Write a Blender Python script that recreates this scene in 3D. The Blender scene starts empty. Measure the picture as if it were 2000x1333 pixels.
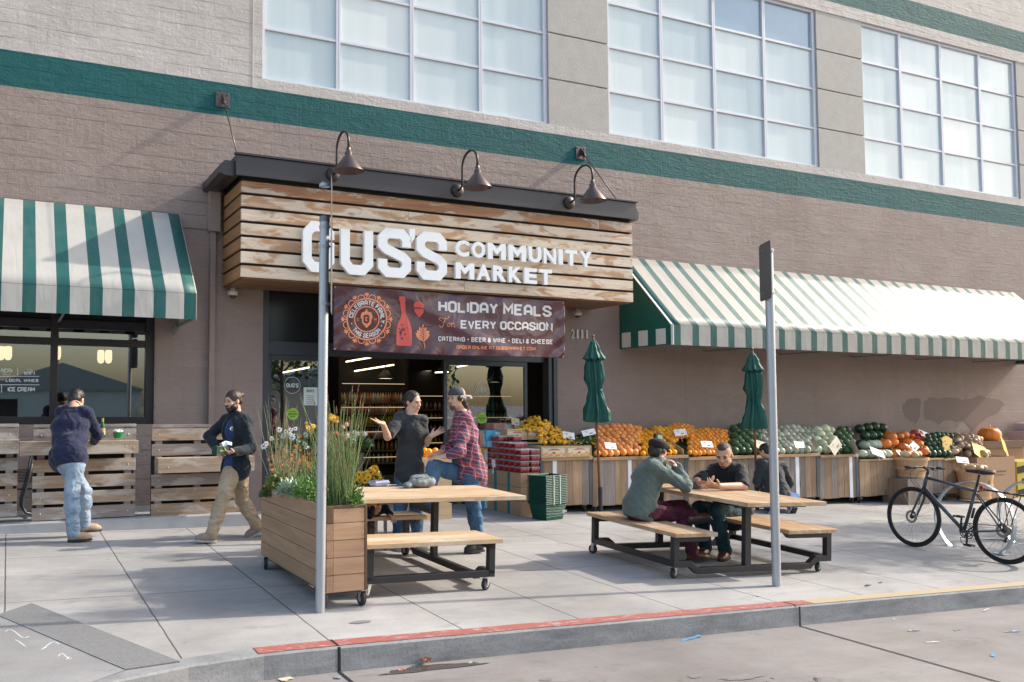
import bpy, math, random
import numpy as np
from mathutils import Vector, Matrix
R=math.radians
C=bpy.context.scene.collection
# ---------------------------------------------------------------- camera, sky, sun
sc=bpy.context.scene
sc.render.resolution_x=1024; sc.render.resolution_y=682
FPX,CX,CY=1690.,740.,698.; YAW=R(23.2); PIT=R(3.04); HC=1.58
SY=.016; SL=-.0228                       # the pavement falls gently to the right
cam=bpy.data.cameras.new('camera'); co=bpy.data.objects.new('camera',cam); C.objects.link(co)
cam.sensor_width=36; cam.lens=36*FPX/2000; cam.clip_end=2000
cam.shift_x=(1000-CX)/2000; cam.shift_y=-(666.5-CY)/2000
co.location=(0,0,HC); co.rotation_euler=(math.pi/2+PIT,0,-YAW); sc.camera=co
SUN_EL=R(33.5); SUN_OFF=.085      # sun far to the right, hardly in front of the wall
w=bpy.data.worlds.new('World'); sc.world=w; w.use_nodes=True
nt=w.node_tree; bg=nt.nodes['Background']; sky=nt.nodes.new('ShaderNodeTexSky'); sky.sky_type='NISHITA'; sky.sun_disc=False
sdir=Vector((math.cos(SUN_EL),-SUN_OFF,math.sin(SUN_EL))).normalized()   # towards the sun
sky.sun_elevation=SUN_EL; sky.sun_rotation=math.atan2(sdir.x,sdir.y); sky.air_density=1.3; sky.dust_density=3.0; sky.ozone_density=1.0
nt.links.new(sky.outputs[0],bg.inputs[0]); bg.inputs[1].default_value=.15
sl=bpy.data.lights.new('sun','SUN'); sl.energy=2.35; sl.angle=R(.9); sl.color=(1,.92,.80)
so=bpy.data.objects.new('sun',sl); C.objects.link(so); so.rotation_euler=sdir.to_track_quat('Z','Y').to_euler()
sc.view_settings.view_transform='Standard'; sc.view_settings.look='None'; sc.view_settings.exposure=1.17; sc.view_settings.gamma=1
# ---------------------------------------------------------------- helpers
_F=Vector((math.sin(YAW)*math.cos(PIT),math.cos(YAW)*math.cos(PIT),math.sin(PIT)));_R=Vector((math.cos(YAW),-math.sin(YAW),0));_U=_R.cross(_F)
C0=Vector((0,0,HC))
def ray(x,y): return _F+_R*((x-CX)/FPX)-_U*((y-CY)/FPX)
def G(x,y,h=0):                 # point of the pavement (or a height above it) on a sight line
    d=ray(x,y); p=C0+d*((h-HC-SY*5.5)/(d.z-SL*d.x-SY*d.y))
    return p if p.y>5.5 else C0+d*((h-HC)/(d.z-SL*d.x))
def W(x,y,Y): d=ray(x,y); return C0+d*(Y/d.y)
def gz(x,y=5.5): return SL*x+SY*max(0,y-5.5)
YW=12.2; TB=-.007
rng=random.Random(7)
def tag(o,label=None,cat=None,group=None,kind=None):
    if label: o['label']=label
    if cat: o['category']=cat
    if group: o['group']=group
    if kind: o['kind']=kind
    return o
def thing(name,label,cat,loc=(0,0,0),rz=0,group=None,tilt=False,rot=None):
    o=bpy.data.objects.new(name,None); o.empty_display_size=.1; C.objects.link(o); o.location=loc
    o.rotation_euler=rot if rot else (0,0,rz)
    if tilt: o.rotation_euler=(Matrix.Rotation(SY,4,'X')@Matrix.Rotation(-SL,4,'Y')@Matrix.Rotation(rz,4,'Z')).to_euler()
    return tag(o,label,cat,group)
def dup(root,loc,rz=None,label=None,group=None,rot=None,scale=None):
    r=root.copy(); C.objects.link(r); r.location=loc
    if rz is not None: r.rotation_euler=(0,0,rz)
    if rot is not None: r.rotation_euler=rot
    if scale is not None: r.scale=(scale,)*3 if not hasattr(scale,'__len__') else scale
    if label: r['label']=label
    if group: r['group']=group
    def rec(a,b):
        for ch in list(a.children):
            c=ch.copy(); C.objects.link(c); c.parent=b; rec(ch,c)
    rec(root,r); return r
class MB:
    def __init__(s): s.v=[]; s.f=[]; s.M=None
    def add(s,vs,fs):
        n=len(s.v)
        s.v+= [tuple(s.M@Vector(p)) for p in vs] if s.M is not None else [tuple(p) for p in vs]
        s.f+=[tuple(i+n for i in f) for f in fs]; return s
    def box(s,x0,x1,y0,y1,z0,z1):
        return s.add([(x0,y0,z0),(x1,y0,z0),(x1,y1,z0),(x0,y1,z0),(x0,y0,z1),(x1,y0,z1),(x1,y1,z1),(x0,y1,z1)],
         [(0,3,2,1),(4,5,6,7),(0,1,5,4),(1,2,6,5),(2,3,7,6),(3,0,4,7)])
    def obox(s,a,b,w,d,up=(0,0,1)):       # a bar of section w x d from a to b
        a=Vector(a);b=Vector(b);t=(b-a).normalized();u=Vector(up)
        if abs(t.dot(u))>.95: u=Vector((0,1,0))
        sd=t.cross(u).normalized();u=sd.cross(t)
        vs=[]
        for p in (a,b):
            for i,j in ((-1,-1),(1,-1),(1,1),(-1,1)): vs.append(p+sd*(i*w/2)+u*(j*d/2))
        return s.add(vs,[(0,1,2,3),(7,6,5,4),(0,4,5,1),(1,5,6,2),(2,6,7,3),(3,7,4,0)])
    def tube(s,path,r,n=8,cap=True,closed=False):
        path=[Vector(p) for p in path]; m=len(path); rr=r if hasattr(r,'__len__') else [r]*m
        up=Vector((0,0,1)); vs=[];fs=[]; prev=None
        for i,p in enumerate(path):
            if closed: t=(path[(i+1)%m]-path[i-1]).normalized()
            else: t=(path[min(i+1,m-1)]-path[max(i-1,0)]).normalized()
            if prev is None:
                u=up if abs(t.z)<.9 else Vector((1,0,0)); sd=t.cross(u).normalized()
            else: sd=(prev-t*prev.dot(t)).normalized()
            prev=sd; u=sd.cross(t)
            for k in range(n):
                a=2*math.pi*k/n; vs.append(p+(sd*math.cos(a)+u*math.sin(a))*rr[i])
        for i in range(m if closed else m-1):
            for k in range(n):
                j=(i+1)%m; fs.append((i*n+k,i*n+(k+1)%n,j*n+(k+1)%n,j*n+k))
        if cap and not closed: fs.append(tuple(range(n-1,-1,-1))); fs.append(tuple((m-1)*n+k for k in range(n)))
        return s.add(vs,fs)
    def lathe(s,prof,n=24,c=(0,0,0),cap=False):
        vs=[];fs=[];m=len(prof)
        for r,z in prof:
            for k in range(n):
                a=2*math.pi*k/n; vs.append((c[0]+r*math.cos(a),c[1]+r*math.sin(a),c[2]+z))
        for i in range(m-1):
            for k in range(n): fs.append((i*n+k,i*n+(k+1)%n,(i+1)*n+(k+1)%n,(i+1)*n+k))
        if cap: fs.append(tuple(range(n-1,-1,-1))); fs.append(tuple((m-1)*n+k for k in range(n)))
        return s.add(vs,fs)
    def ball(s,c,r,n=12,m=8):
        r=r if hasattr(r,'__len__') else (r,r,r)
        vs=[(c[0],c[1],c[2]+r[2])];fs=[]
        for i in range(1,m):
            t=math.pi*i/m
            for k in range(n):
                a=2*math.pi*k/n; vs.append((c[0]+r[0]*math.sin(t)*math.cos(a),c[1]+r[1]*math.sin(t)*math.sin(a),c[2]+r[2]*math.cos(t)))
        vs.append((c[0],c[1],c[2]-r[2])); L=len(vs)-1
        for k in range(n):
            fs.append((0,1+k,1+(k+1)%n)); fs.append((L,L-n+(k+1)%n,L-n+k))
        for i in range(m-2):
            for k in range(n):
                a=1+i*n+k;b=1+i*n+(k+1)%n; fs.append((a,a+n,b+n,b))
        return s.add(vs,fs)
    def prism(s,pts,d,o=(0,0,0),ax=((1,0,0),(0,0,1),(0,1,0))):   # outline in plane ax0,ax1 extruded along ax2
        X,Z,Y=[Vector(a) for a in ax];o=Vector(o);n=len(pts)
        vs=[o+X*p[0]+Z*p[1] for p in pts]+[o+X*p[0]+Z*p[1]+Y*d for p in pts]
        fs=[tuple(range(n)),tuple(range(2*n-1,n-1,-1))]+[(i,i+n,(i+1)%n+n,(i+1)%n) for i in range(n)]
        return s.add(vs,fs)
    def build(s,name,mat,parent=None,smooth=False,bevel=0,shear=False,fix=True,auto=None):
        me=bpy.data.meshes.new(name); me.from_pydata([tuple(v) for v in s.v],[],s.f)
        if fix:
            import bmesh
            bm=bmesh.new(); bm.from_mesh(me); bmesh.ops.recalc_face_normals(bm,faces=bm.faces); bm.to_mesh(me); bm.free()
        if shear:
            for v in me.vertices: v.co.z+=TB*v.co.x
        me.materials.append(mat); o=bpy.data.objects.new(name,me); C.objects.link(o)
        if parent is not None: o.parent=parent
        if smooth:
            me.polygons.foreach_set('use_smooth',[True]*len(me.polygons))
            if auto: me.set_sharp_from_angle(angle=R(auto))
        if bevel:
            b=o.modifiers.new('bevel','BEVEL'); b.width=bevel; b.segments=2; b.limit_method='ANGLE'; b.angle_limit=R(40)
        me.update(); return o
def rotm(rz=0,loc=(0,0,0),rx=0,ry=0): return Matrix.Translation(loc)@Matrix.Rotation(rz,4,'Z')@Matrix.Rotation(rx,4,'X')@Matrix.Rotation(ry,4,'Y')
# ---------------------------------------------------------------- materials
def newmat(name):
    m=bpy.data.materials.new(name); m.use_nodes=True; nt=m.node_tree; return m,nt,nt.nodes['Principled BSDF']
def nd(nt,t,ins={},**kw):
    n=nt.nodes.new('ShaderNode'+t)
    for k,v in kw.items(): setattr(n,k,v)
    for k,v in ins.items():
        if isinstance(v,bpy.types.NodeSocket): nt.links.new(v,n.inputs[k])
        else: n.inputs[k].default_value=v
    return n
def c4(c): return (c[0],c[1],c[2],1)
def ramp(nt,fac,stops,interp='LINEAR'):
    r=nt.nodes.new('ShaderNodeValToRGB'); nt.links.new(fac,r.inputs[0]); e=r.color_ramp.elements; r.color_ramp.interpolation=interp
    while len(e)<len(stops): e.new(.5)
    for i,(p,c) in enumerate(stops): e[i].position=p; e[i].color=c4(c) if hasattr(c,'__len__') else (c,c,c,1)
    return r.outputs[0]
def coords(nt,scale=(1,1,1),gen='Object',rot=(0,0,0)):
    t=nd(nt,'TexCoord'); return nd(nt,'Mapping',{'Vector':t.outputs[gen],'Scale':scale,'Rotation':rot}).outputs[0]
def noise(nt,vec,s,d=4,r=.55,dist=0): return nd(nt,'TexNoise',{'Vector':vec,'Scale':s,'Detail':d,'Roughness':r,'Distortion':dist}).outputs[0]
def bump(nt,h,st,dist=.01,nrm=None):
    b=nd(nt,'Bump',{'Height':h,'Strength':st,'Distance':dist})
    if nrm: nt.links.new(nrm,b.inputs['Normal'])
    return b.outputs[0]
def mix(nt,f,a,b,bt='MIX'):
    n=nt.nodes.new('ShaderNodeMix'); n.data_type='RGBA'; n.blend_type=bt
    for k,v in ((0,f),(6,a),(7,b)):
        if isinstance(v,bpy.types.NodeSocket): nt.links.new(v,n.inputs[k])
        elif k==0: n.inputs[0].default_value=v
        else: n.inputs[k].default_value=c4(v)
    return n.outputs[2]
def math_(nt,op,a,b=0,c=None):
    n=nt.nodes.new('ShaderNodeMath'); n.operation=op
    for i,v in enumerate((a,b,c)):
        if v is None: continue
        if isinstance(v,bpy.types.NodeSocket): nt.links.new(v,n.inputs[i])
        else: n.inputs[i].default_value=v
    return n.outputs[0]
MC={}
def M(name,base=(.5,.5,.5),rough=.6,var=.12,vs=6,bs=40,b=.15,metal=0,spec=.5,coat=0,emit=None,es=1,bd=.005,trans=0,sss=0,stretch=(1,1,1),rnd=0,alpha=1):
    if name in MC: return MC[name]
    m,nt,p=newmat(name); vec=coords(nt,stretch)
    n=noise(nt,vec,vs)
    col=mix(nt,n,[c*(1-var) for c in base],[min(1,c*(1+var)) for c in base])
    if rnd:
        oi=nd(nt,'ObjectInfo'); hs=nd(nt,'HueSaturation',{'Color':col,'Hue':math_(nt,'MULTIPLY_ADD',oi.outputs['Random'],rnd*.06,.5-rnd*.03),'Value':math_(nt,'MULTIPLY_ADD',oi.outputs['Random'],rnd*.5,1-rnd*.25)}); col=hs.outputs[0]
    nt.links.new(col,p.inputs['Base Color']); p.inputs['Roughness'].default_value=rough; p.inputs['Metallic'].default_value=metal
    p.inputs['Specular IOR Level'].default_value=spec; p.inputs['Coat Weight'].default_value=coat; p.inputs['Transmission Weight'].default_value=trans
    p.inputs['Alpha'].default_value=alpha
    if sss: p.inputs['Subsurface Weight'].default_value=sss; p.inputs['Subsurface Radius'].default_value=(.02,.008,.004)
    if b: nt.links.new(bump(nt,noise(nt,vec,bs,3),b,bd),p.inputs['Normal'])
    if emit: p.inputs['Emission Color'].default_value=c4(emit); p.inputs['Emission Strength'].default_value=es
    MC[name]=m; return m
def wood(name,base,dark,axis=0,rough=.65,scale=1,stain=None,seed=0,knots=True,contrast=1,rndv=.3):
    if name in MC: return MC[name]
    m,nt,p=newmat(name)
    st=[14,14,14]; st[axis]=.8; st=[s*scale for s in st]
    oi=nd(nt,'ObjectInfo'); t=nd(nt,'TexCoord')
    off=nd(nt,'VectorMath',{0:t.outputs['Object'],1:nd(nt,'CombineXYZ',{i:math_(nt,'MULTIPLY_ADD',oi.outputs['Random'],37.+i*11,seed) for i in range(3)}).outputs[0]},operation='ADD').outputs[0]
    v=nd(nt,'Mapping',{'Vector':off,'Scale':st}).outputs[0]
    n1=noise(nt,v,1.6,6,.62,.8); n2=noise(nt,v,9,3,.6)
    k=[3,9,9]; k=[9,9,9]; k[axis]=3
    v2=nd(nt,'Mapping',{'Vector':off,'Scale':k}).outputs[0]
    vo=nd(nt,'TexVoronoi',{'Vector':v2,'Scale':.55*scale}).outputs[0]
    col=mix(nt,ramp(nt,n1,[(.3,0),(.68,1)]),dark,base)
    col=mix(nt,math_(nt,'MULTIPLY',ramp(nt,n2,[(.42,0),(.62,1)]),.35*contrast),col,[d*.75 for d in dark])
    if knots: col=mix(nt,ramp(nt,vo,[(.05,.8),(.14,0)]),col,[d*.35 for d in dark])
    if stain:
        sn=noise(nt,nd(nt,'Mapping',{'Vector':off,'Scale':[1.5 if i==axis else 5 for i in range(3)]}).outputs[0],1.3,4,.6,.6)
        col=mix(nt,ramp(nt,sn,[(.5,0),(.6,.85)]),col,stain)
    hs=nd(nt,'HueSaturation',{'Color':col,'Value':math_(nt,'MULTIPLY_ADD',oi.outputs['Random'],rndv,1-rndv/2)}); col=hs.outputs[0]
    nt.links.new(col,p.inputs['Base Color']); p.inputs['Roughness'].default_value=rough
    nt.links.new(bump(nt,n2,.35,.003),p.inputs['Normal']); MC[name]=m; return m
def wallmat(name,base,alt,amp=1.,course=.195,bs=1.):
    m,nt,p=newmat(name); v=coords(nt)
    big=noise(nt,v,.9,4,.6); fine=noise(nt,v,26,5,.65); mid=noise(nt,coords(nt,(5,5,14)),1.2,6,.7,.4)
    sep=nd(nt,'SeparateXYZ',{0:v})
    wob=math_(nt,'MULTIPLY_ADD',noise(nt,coords(nt,(.8,.8,3)),1.5,3),.05,0)
    zz=math_(nt,'DIVIDE',math_(nt,'ADD',math_(nt,'MULTIPLY_ADD',sep.outputs[0],.007,sep.outputs[2]),wob),course)
    fr=math_(nt,'ABSOLUTE',math_(nt,'SUBTRACT',math_(nt,'FRACT',zz),.5))
    br=noise(nt,coords(nt,(1.3,1,4)),1.7,3)                 # the seams fade in and out along the wall
    line=math_(nt,'MULTIPLY',ramp(nt,fr,[(0,0),(.46,0),(.485,1),(.5,.2)]),ramp(nt,br,[(.38,.15),(.6,1)]))
    # trowel marks, vertical streaks
    streak=noise(nt,coords(nt,(22,22,3)),1,4,.7)
    h=math_(nt,'MULTIPLY_ADD',line,.8,math_(nt,'MULTIPLY_ADD',mid,.9,math_(nt,'MULTIPLY_ADD',streak,.35,math_(nt,'MULTIPLY',fine,.35))))
    col=mix(nt,ramp(nt,big,[(.3,0),(.7,1)]),base,alt)
    col=mix(nt,math_(nt,'MULTIPLY',ramp(nt,fine,[(.35,0),(.65,1)]),.25),col,[c*.72 for c in base])
    pt=noise(nt,coords(nt,(.5,.5,1.0)),1.6,6,.72,1.2); col=mix(nt,math_(nt,'MULTIPLY',ramp(nt,pt,[(.50,0),(.56,1)]),.20),col,[min(1,c*1.22) for c in alt])
    col=mix(nt,math_(nt,'MULTIPLY',line,.42),col,[min(1,c*1.45) for c in base])
    dr=noise(nt,coords(nt,(6,6,.35)),1,4,.6); col=mix(nt,math_(nt,'MULTIPLY',ramp(nt,dr,[(.55,0),(.75,1)]),.22),col,[c*.6 for c in base])
    nt.links.new(col,p.inputs['Base Color']); p.inputs['Roughness'].default_value=.75; p.inputs['Specular IOR Level'].default_value=.3
    vn=noise(nt,coords(nt,(.7,.7,1.6)),1.1,5,.7,1.0); h=math_(nt,'MULTIPLY_ADD',vn,1.1,h)
    nt.links.new(bump(nt,h,.75*bs,.026*amp),p.inputs['Normal']); MC[name]=m; return m
M_BROWN=wallmat('brown painted concrete',(.275,.212,.186),(.33,.262,.235))
M_BEIGE=wallmat('beige painted concrete',(.47,.425,.395),(.55,.505,.475))
M_GREEN=wallmat('green painted stripe',(.006,.082,.086),(.010,.104,.108))
M_BROWNS=wallmat('smooth brown plaster',(.285,.215,.19),(.315,.242,.215),amp=.15)
M_PIER=M('pier plaster',(.42,.39,.36),.8,.14,5,60,.5,bd=.012)
M_FRAME=M('pale lavender window paint',(.62,.62,.68),.45,.05)
M_DARK=M('dark bronze metal',(.030,.026,.028),.4,.15,metal=.3)
M_FASCIA=M('dark brown sheet metal',(.052,.046,.048),.38,.08,2,5,.03,metal=.4)
M_BLACK=M('matt black',(.008,.008,.009),.8)
M_STEEL=M('black painted steel',(.018,.018,.021),.42,.2,20,60,.1)
M_WHITE=M('white paint',(.78,.78,.76),.5,.04)
M_GALV=M('galvanised steel',(.42,.44,.47),.42,.14,9,30,.1,metal=.55,stretch=(1,1,.4))
def pane_mat():
    m,nt,p=newmat('old window glass over blinds'); oi=nd(nt,'ObjectInfo'); v=coords(nt,(3,1,.3))
    n=noise(nt,v,1.2,3,.5); f=math_(nt,'MULTIPLY_ADD',n,.5,math_(nt,'MULTIPLY',oi.outputs['Random'],.5))
    col=ramp(nt,f,[(.15,(.44,.53,.56)),(.45,(.58,.65,.66)),(.8,(.72,.75,.73))])
    nt.links.new(col,p.inputs['Base Color']); p.inputs['Roughness'].default_value=.2; p.inputs['Specular IOR Level'].default_value=.5
    p.inputs['Coat Weight'].default_value=.25; p.inputs['Coat Roughness'].default_value=.05
    nt.links.new(bump(nt,noise(nt,coords(nt,(1,1,1)),2.5,1),.02,.02),p.inputs['Coat Normal']); return m
M_PANE=pane_mat()
def glass_mat():
    m,nt,p=newmat('shop glass'); o=nt.nodes['Material Output']; nt.nodes.remove(p)
    tr=nd(nt,'BsdfTransparent',{'Color':(.72,.78,.78,1)}); gl=nd(nt,'BsdfGlossy',{'Color':(.9,.95,1,1),'Roughness':.01})
    fr=nd(nt,'Fresnel',{'IOR':1.62}); mx=nd(nt,'MixShader',{0:math_(nt,'MULTIPLY_ADD',fr.outputs[0],1.5,.17),1:tr.outputs[0],2:gl.outputs[0]}); nt.links.new(mx.outputs[0],o.inputs[0]); return m
M_GLASS=glass_mat()
# ---------------------------------------------------------------- ground
def conc_mat(name,base,ramp_=False):
    m,nt,p=newmat(name); v=coords(nt); s=nd(nt,'SeparateXYZ',{0:v}); X,Y=s.outputs[0],s.outputs[1]
    big=noise(nt,v,.55,5,.65); mid=noise(nt,coords(nt,(1.2,3,1)),2.2,5,.62,.5); fine=noise(nt,v,60,4,.7); speck=noise(nt,v,75,3,.75)
    col=mix(nt,ramp(nt,big,[(.36,0),(.62,1)]),[c*.72 for c in base],[c*1.14 for c in base])
    stn=noise(nt,coords(nt,(.35,1.6,1)),1.7,6,.7,.5); col=mix(nt,math_(nt,'MULTIPLY',ramp(nt,stn,[(.48,0),(.70,1)]),.35),col,[c*.55 for c in base])
    warm=[base[0]*1.0,base[1]*.90,base[2]*.80]
    col=mix(nt,math_(nt,'MULTIPLY',ramp(nt,mid,[(.4,0),(.7,1)]),.4),col,warm)
    col=mix(nt,math_(nt,'MULTIPLY',ramp(nt,speck,[(.3,1),(.45,0)]),.35),col,[c*.45 for c in base])
    col=mix(nt,math_(nt,'MULTIPLY',ramp(nt,fine,[(.35,0),(.65,1)]),.18),col,[c*.7 for c in base])
    sp=nd(nt,'TexVoronoi',{'Vector':coords(nt,(1,1,1)),'Scale':3.1,'Randomness':1}).outputs[0]   # gum and drip spots
    jit=noise(nt,v,9,3)
    spots=ramp(nt,math_(nt,'MULTIPLY_ADD',jit,.10,sp),[(.085,1),(.112,0)])
    col=mix(nt,math_(nt,'MULTIPLY',spots,.55),col,[c*.42 for c in base])
    sp2=nd(nt,'TexVoronoi',{'Vector':coords(nt,(1,1.6,1)),'Scale':9.,'Randomness':1}).outputs[0]; col=mix(nt,math_(nt,'MULTIPLY',ramp(nt,math_(nt,'MULTIPLY_ADD',jit,.14,sp2),[(.10,1),(.16,0)]),.4),col,[c*.55 for c in base])
    blot=noise(nt,coords(nt,(1.1,2.6,1)),1.15,6,.7,.8); col=mix(nt,math_(nt,'MULTIPLY',ramp(nt,blot,[(.56,0),(.66,1)]),.42),col,[c*.5 for c in base])
    h=math_(nt,'MULTIPLY_ADD',fine,.4,math_(nt,'MULTIPLY',mid,.8))
    if not ramp_:
        jl=[]
        # saw joints: every 1.02 m across, three along
        wob=math_(nt,'MULTIPLY_ADD',noise(nt,v,6,3),.012,-.006)
        a=math_(nt,'ABSOLUTE',math_(nt,'SUBTRACT',math_(nt,'FRACT',math_(nt,'DIVIDE',math_(nt,'ADD',math_(nt,'ADD',X,wob),-.01+.51),1.0235)),.5))
        jl.append(ramp(nt,a,[(0,1),(.0042,1),(.0075,0)]))
        for yy in (7.4,9.3,10.75):
            b=math_(nt,'ABSOLUTE',math_(nt,'SUBTRACT',math_(nt,'ADD',Y,wob),yy)); jl.append(ramp(nt,b,[(0,.8),(.004,.8),(.008,0)]))
        j=jl[0]
        for k in jl[1:]: j=math_(nt,'MAXIMUM',j,k)
        col=mix(nt,math_(nt,'MULTIPLY',j,.75),col,(.06,.056,.053)); h=math_(nt,'MULTIPLY_ADD',j,-3,h)
    nt.links.new(col,p.inputs['Base Color']); p.inputs['Roughness'].default_value=.85; p.inputs['Specular IOR Level'].default_value=.25
    nt.links.new(bump(nt,h,.6,.008),p.inputs['Normal']); return m
M_WALK=conc_mat('sidewalk concrete',(.355,.348,.342)); M_ROAD=conc_mat('gutter concrete',(.235,.22,.215),True); M_RAMP=conc_mat('ramp concrete',(.26,.26,.265),True)
CURB=[(80,5.32),(11,5.36),(6.2,5.46),(2.05,5.52),(1.55,5.51),(1.05,5.42),(.62,5.27),(0,4.93),(-1.2,3.9),(-3,1.5)]
def offs(pts,d):
    out=[]
    for i,p in enumerate(pts):
        a=Vector(pts[max(i-1,0)]);b=Vector(pts[min(i+1,len(pts)-1)]);t=(b-a).normalized(); n=Vector((t.y,-t.x)); out.append((p[0]+n.x*d,p[1]+n.y*d))
    return out
CI=offs(CURB,.15)
if CI[2][1]<CURB[2][1]: CI=offs(CURB,-.15)
def gp(p,h=0): return (p[0],p[1],gz(*p)+h)
b=MB(); n=len(CI); b.add([gp((p[0],p[1])) for p in CI]+[gp((p[0],5.5 if p[1]<5.5 else p[1])) for p in CI]+[gp((p[0],14)) for p in CI],[(i,i+1,i+1+n,i+n) for i in range(n-1)]+[(i+n,i+1+n,i+1+2*n,i+2*n) for i in range(n-1)]); b.add([gp((-60,1.5)),gp(CI[-1]),gp((CI[-1][0],5.5)),gp((-60,5.5)),gp((CI[-1][0],14)),gp((-60,14))],[(0,1,2,3),(3,2,4,5)])
walk=tag(b.build('sidewalk',M_WALK),kind='structure')
b=MB(); b.add([(-600,-600,SL*-60-.17),(600,-600,-.17+SL*60),(600,5.9,-.17+SL*60),(-600,5.9,-.17-SL*60)],[(0,1,2,3)]); b.v=[(-60,-90,SL*-60-.165),(80,-90,SL*80-.165),(80,5.9,SL*80-.165),(-60,5.9,SL*-60-.165)]
road=tag(b.build('road',M_ROAD),kind='structure')
b=MB(); b.add([(-900,-900,-2.2),(900,-900,-2.2),(900,900,-2.2),(-900,900,-2.2)],[(0,1,2,3)]); tag(b.build('ground',M_ROAD),kind='structure')
# kerb: real step, painted top
def kerb_seg(i0,i1,name,mat,ext=.0):
    pass
m,nt,p=newmat('kerb concrete'); v=coords(nt); s=nd(nt,'SeparateXYZ',{0:v})
n=noise(nt,coords(nt,(1.4,1,5)),1.6,6,.66,.4); f=noise(nt,v,45,3,.7)
col=mix(nt,ramp(nt,n,[(.3,0),(.7,1)]),(.15,.155,.165),(.30,.305,.31)); col=mix(nt,math_(nt,'MULTIPLY',ramp(nt,f,[(.5,0),(.7,1)]),.4),col,(.1,.1,.1))
nt.links.new(col,p.inputs['Base Color']); p.inputs['Roughness'].default_value=.85; nt.links.new(bump(nt,math_(nt,'ADD',n,f),.4,.006),p.inputs['Normal']); M_KERB=m
def strip(pts0,pts1,h0,h1): # quad strip
    b=MB(); n=len(pts0); b.add([gp(p,h0) for p in pts0]+[gp(p,h1) for p in pts1],[(i,i+1,i+1+n,i+n) for i in range(n-1)]); return b
LO=offs(CURB,.02) if CI[2][1]<CURB[2][1] else offs(CURB,-.02)
FT=offs(CURB,-.012); 
if FT[2][1]>CURB[2][1]: FT=offs(CURB,.012)
b=MB(); n=len(CURB)
rows=[(CI,0),(CURB,0),(FT,-.012),(FT,-.22)]
for pts,h in rows: b.v+=[gp(p,h) for p in pts]
for r_ in range(3):
    for i in range(n-1): b.f.append((r_*n+i,r_*n+i+1,(r_+1)*n+i+1,(r_+1)*n+i))
tag(b.build('kerb',M_KERB,smooth=False),kind='structure')
def paint(name,base,x0,x1,worn=.5):
    m,nt,p=newmat(name); v=coords(nt); n=noise(nt,coords(nt,(2,6,1)),5,6,.7); 
    col=mix(nt,ramp(nt,n,[(worn,0),(worn+.08,1)]),base,(.36,.33,.31)); col=mix(nt,math_(nt,'MULTIPLY',noise(nt,v,30,3),.35),col,[c*.6 for c in base])
    nt.links.new(col,p.inputs['Base Color']); p.inputs['Roughness'].default_value=.7
    def yat(pts,x):
        for i in range(len(pts)-1):
            a,c=pts[i],pts[i+1]
            if (a[0]-x)*(c[0]-x)<=0: t=(x-a[0])/(c[0]-a[0]); return a[1]+t*(c[1]-a[1])
    xs=[x0+(x1-x0)*k/24 for k in range(25)]
    r2=random.Random(3)
    A=[(x,yat(CI,x)-.004+r2.uniform(-.006,.004)) for x in xs]; B=[(x,yat(CURB,x)+.008+r2.uniform(-.006,.006)) for x in xs]
    tag(strip(A,B,.004,.004).build(name.replace(' ','_'),m),kind='structure')
paint('red kerb paint',(.34,.10,.085),1.52,6.42,.54); paint('yellow kerb paint',(.42,.33,.19),6.424,26,.52)
# joints of the kerb and of the gutter slab
b=MB()
for px,x in ((660,2.07),(1556,6.2)):
    y=5.53 if x<3 else 5.45
    b.add([gp((x-.008,y+.14),.006),gp((x+.010,y+.14),.006),gp((x+.010,y-.004),.006),gp((x-.008,y-.004),.006)],[(0,1,2,3)])
    b.add([gp((x-.010,y-.024),0),gp((x+.012,y-.024),0),gp((x+.014,y-.024),-.165),gp((x-.008,y-.024),-.165)],[(0,1,2,3)])
    b.add([gp((x-.008,y-.02),-.160),gp((x+.012,y-.02),-.160),gp((x+.012,-3),-.160),gp((x-.008,-3),-.160)],[(0,1,2,3)])
tag(b.build('slab_joint',M_BLACK),kind='structure')
# dropped kerb with grooved warning strip, bottom left
q=[G(-60,1179),G(0,1203),G(245,1310),G(150,1345),G(-60,1500)]
b=MB(); b.add([(p.x,p.y,p.z+.004) for p in q]+[(-3,3.6,gz(-3)+.004),(-3,7.5,gz(-3,7.5)+.004)],[tuple(range(7))]); tag(b.build('kerb_ramp',M_RAMP),kind='structure')
g0,g1,g2,g3=G(-5,1203),G(63,1180),G(353,1294),G(245,1310)
m,nt,p=newmat('grooved concrete'); t=nd(nt,'TexCoord'); wv=nd(nt,'TexWave',{'Vector':t.outputs['UV'],'Scale':1}); 
p.inputs['Base Color'].default_value=(.30,.295,.29,1); p.inputs['Roughness'].default_value=.9
fn=noise(nt,coords(nt),30,4); nt.links.new(mix(nt,fn,(.20,.195,.19),(.33,.325,.32)),p.inputs['Base Color']); M_GROOVE=m
b=MB(); K=24
for k in range(K):
    for (u0,u1,hh) in ((k/K,(k+.60)/K,.010),):
        A=g0.lerp(g1,u0);B=g0.lerp(g1,u1);Cc=g3.lerp(g2,u1);D=g3.lerp(g2,u0)
        b.add([(p.x,p.y,p.z+.004) for p in (A,B,Cc,D)]+[(p.x,p.y,p.z+hh) for p in (A,B,Cc,D)],[(4,5,6,7),(0,1,5,4),(1,2,6,5),(2,3,7,6),(3,0,4,7)])
tag(b.build('grooved_strip',M_GROOVE),kind='structure')
b=MB(); 
for a in ((g0,g3),(g1,g2)): pass
b.add([(p.x,p.y,p.z+.0025) for p in (g0,g1,g2,g3)],[(0,1,2,3)]); tag(b.build('groove_bed',M('groove bed',(.10,.10,.10),.9)),kind='structure')
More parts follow.
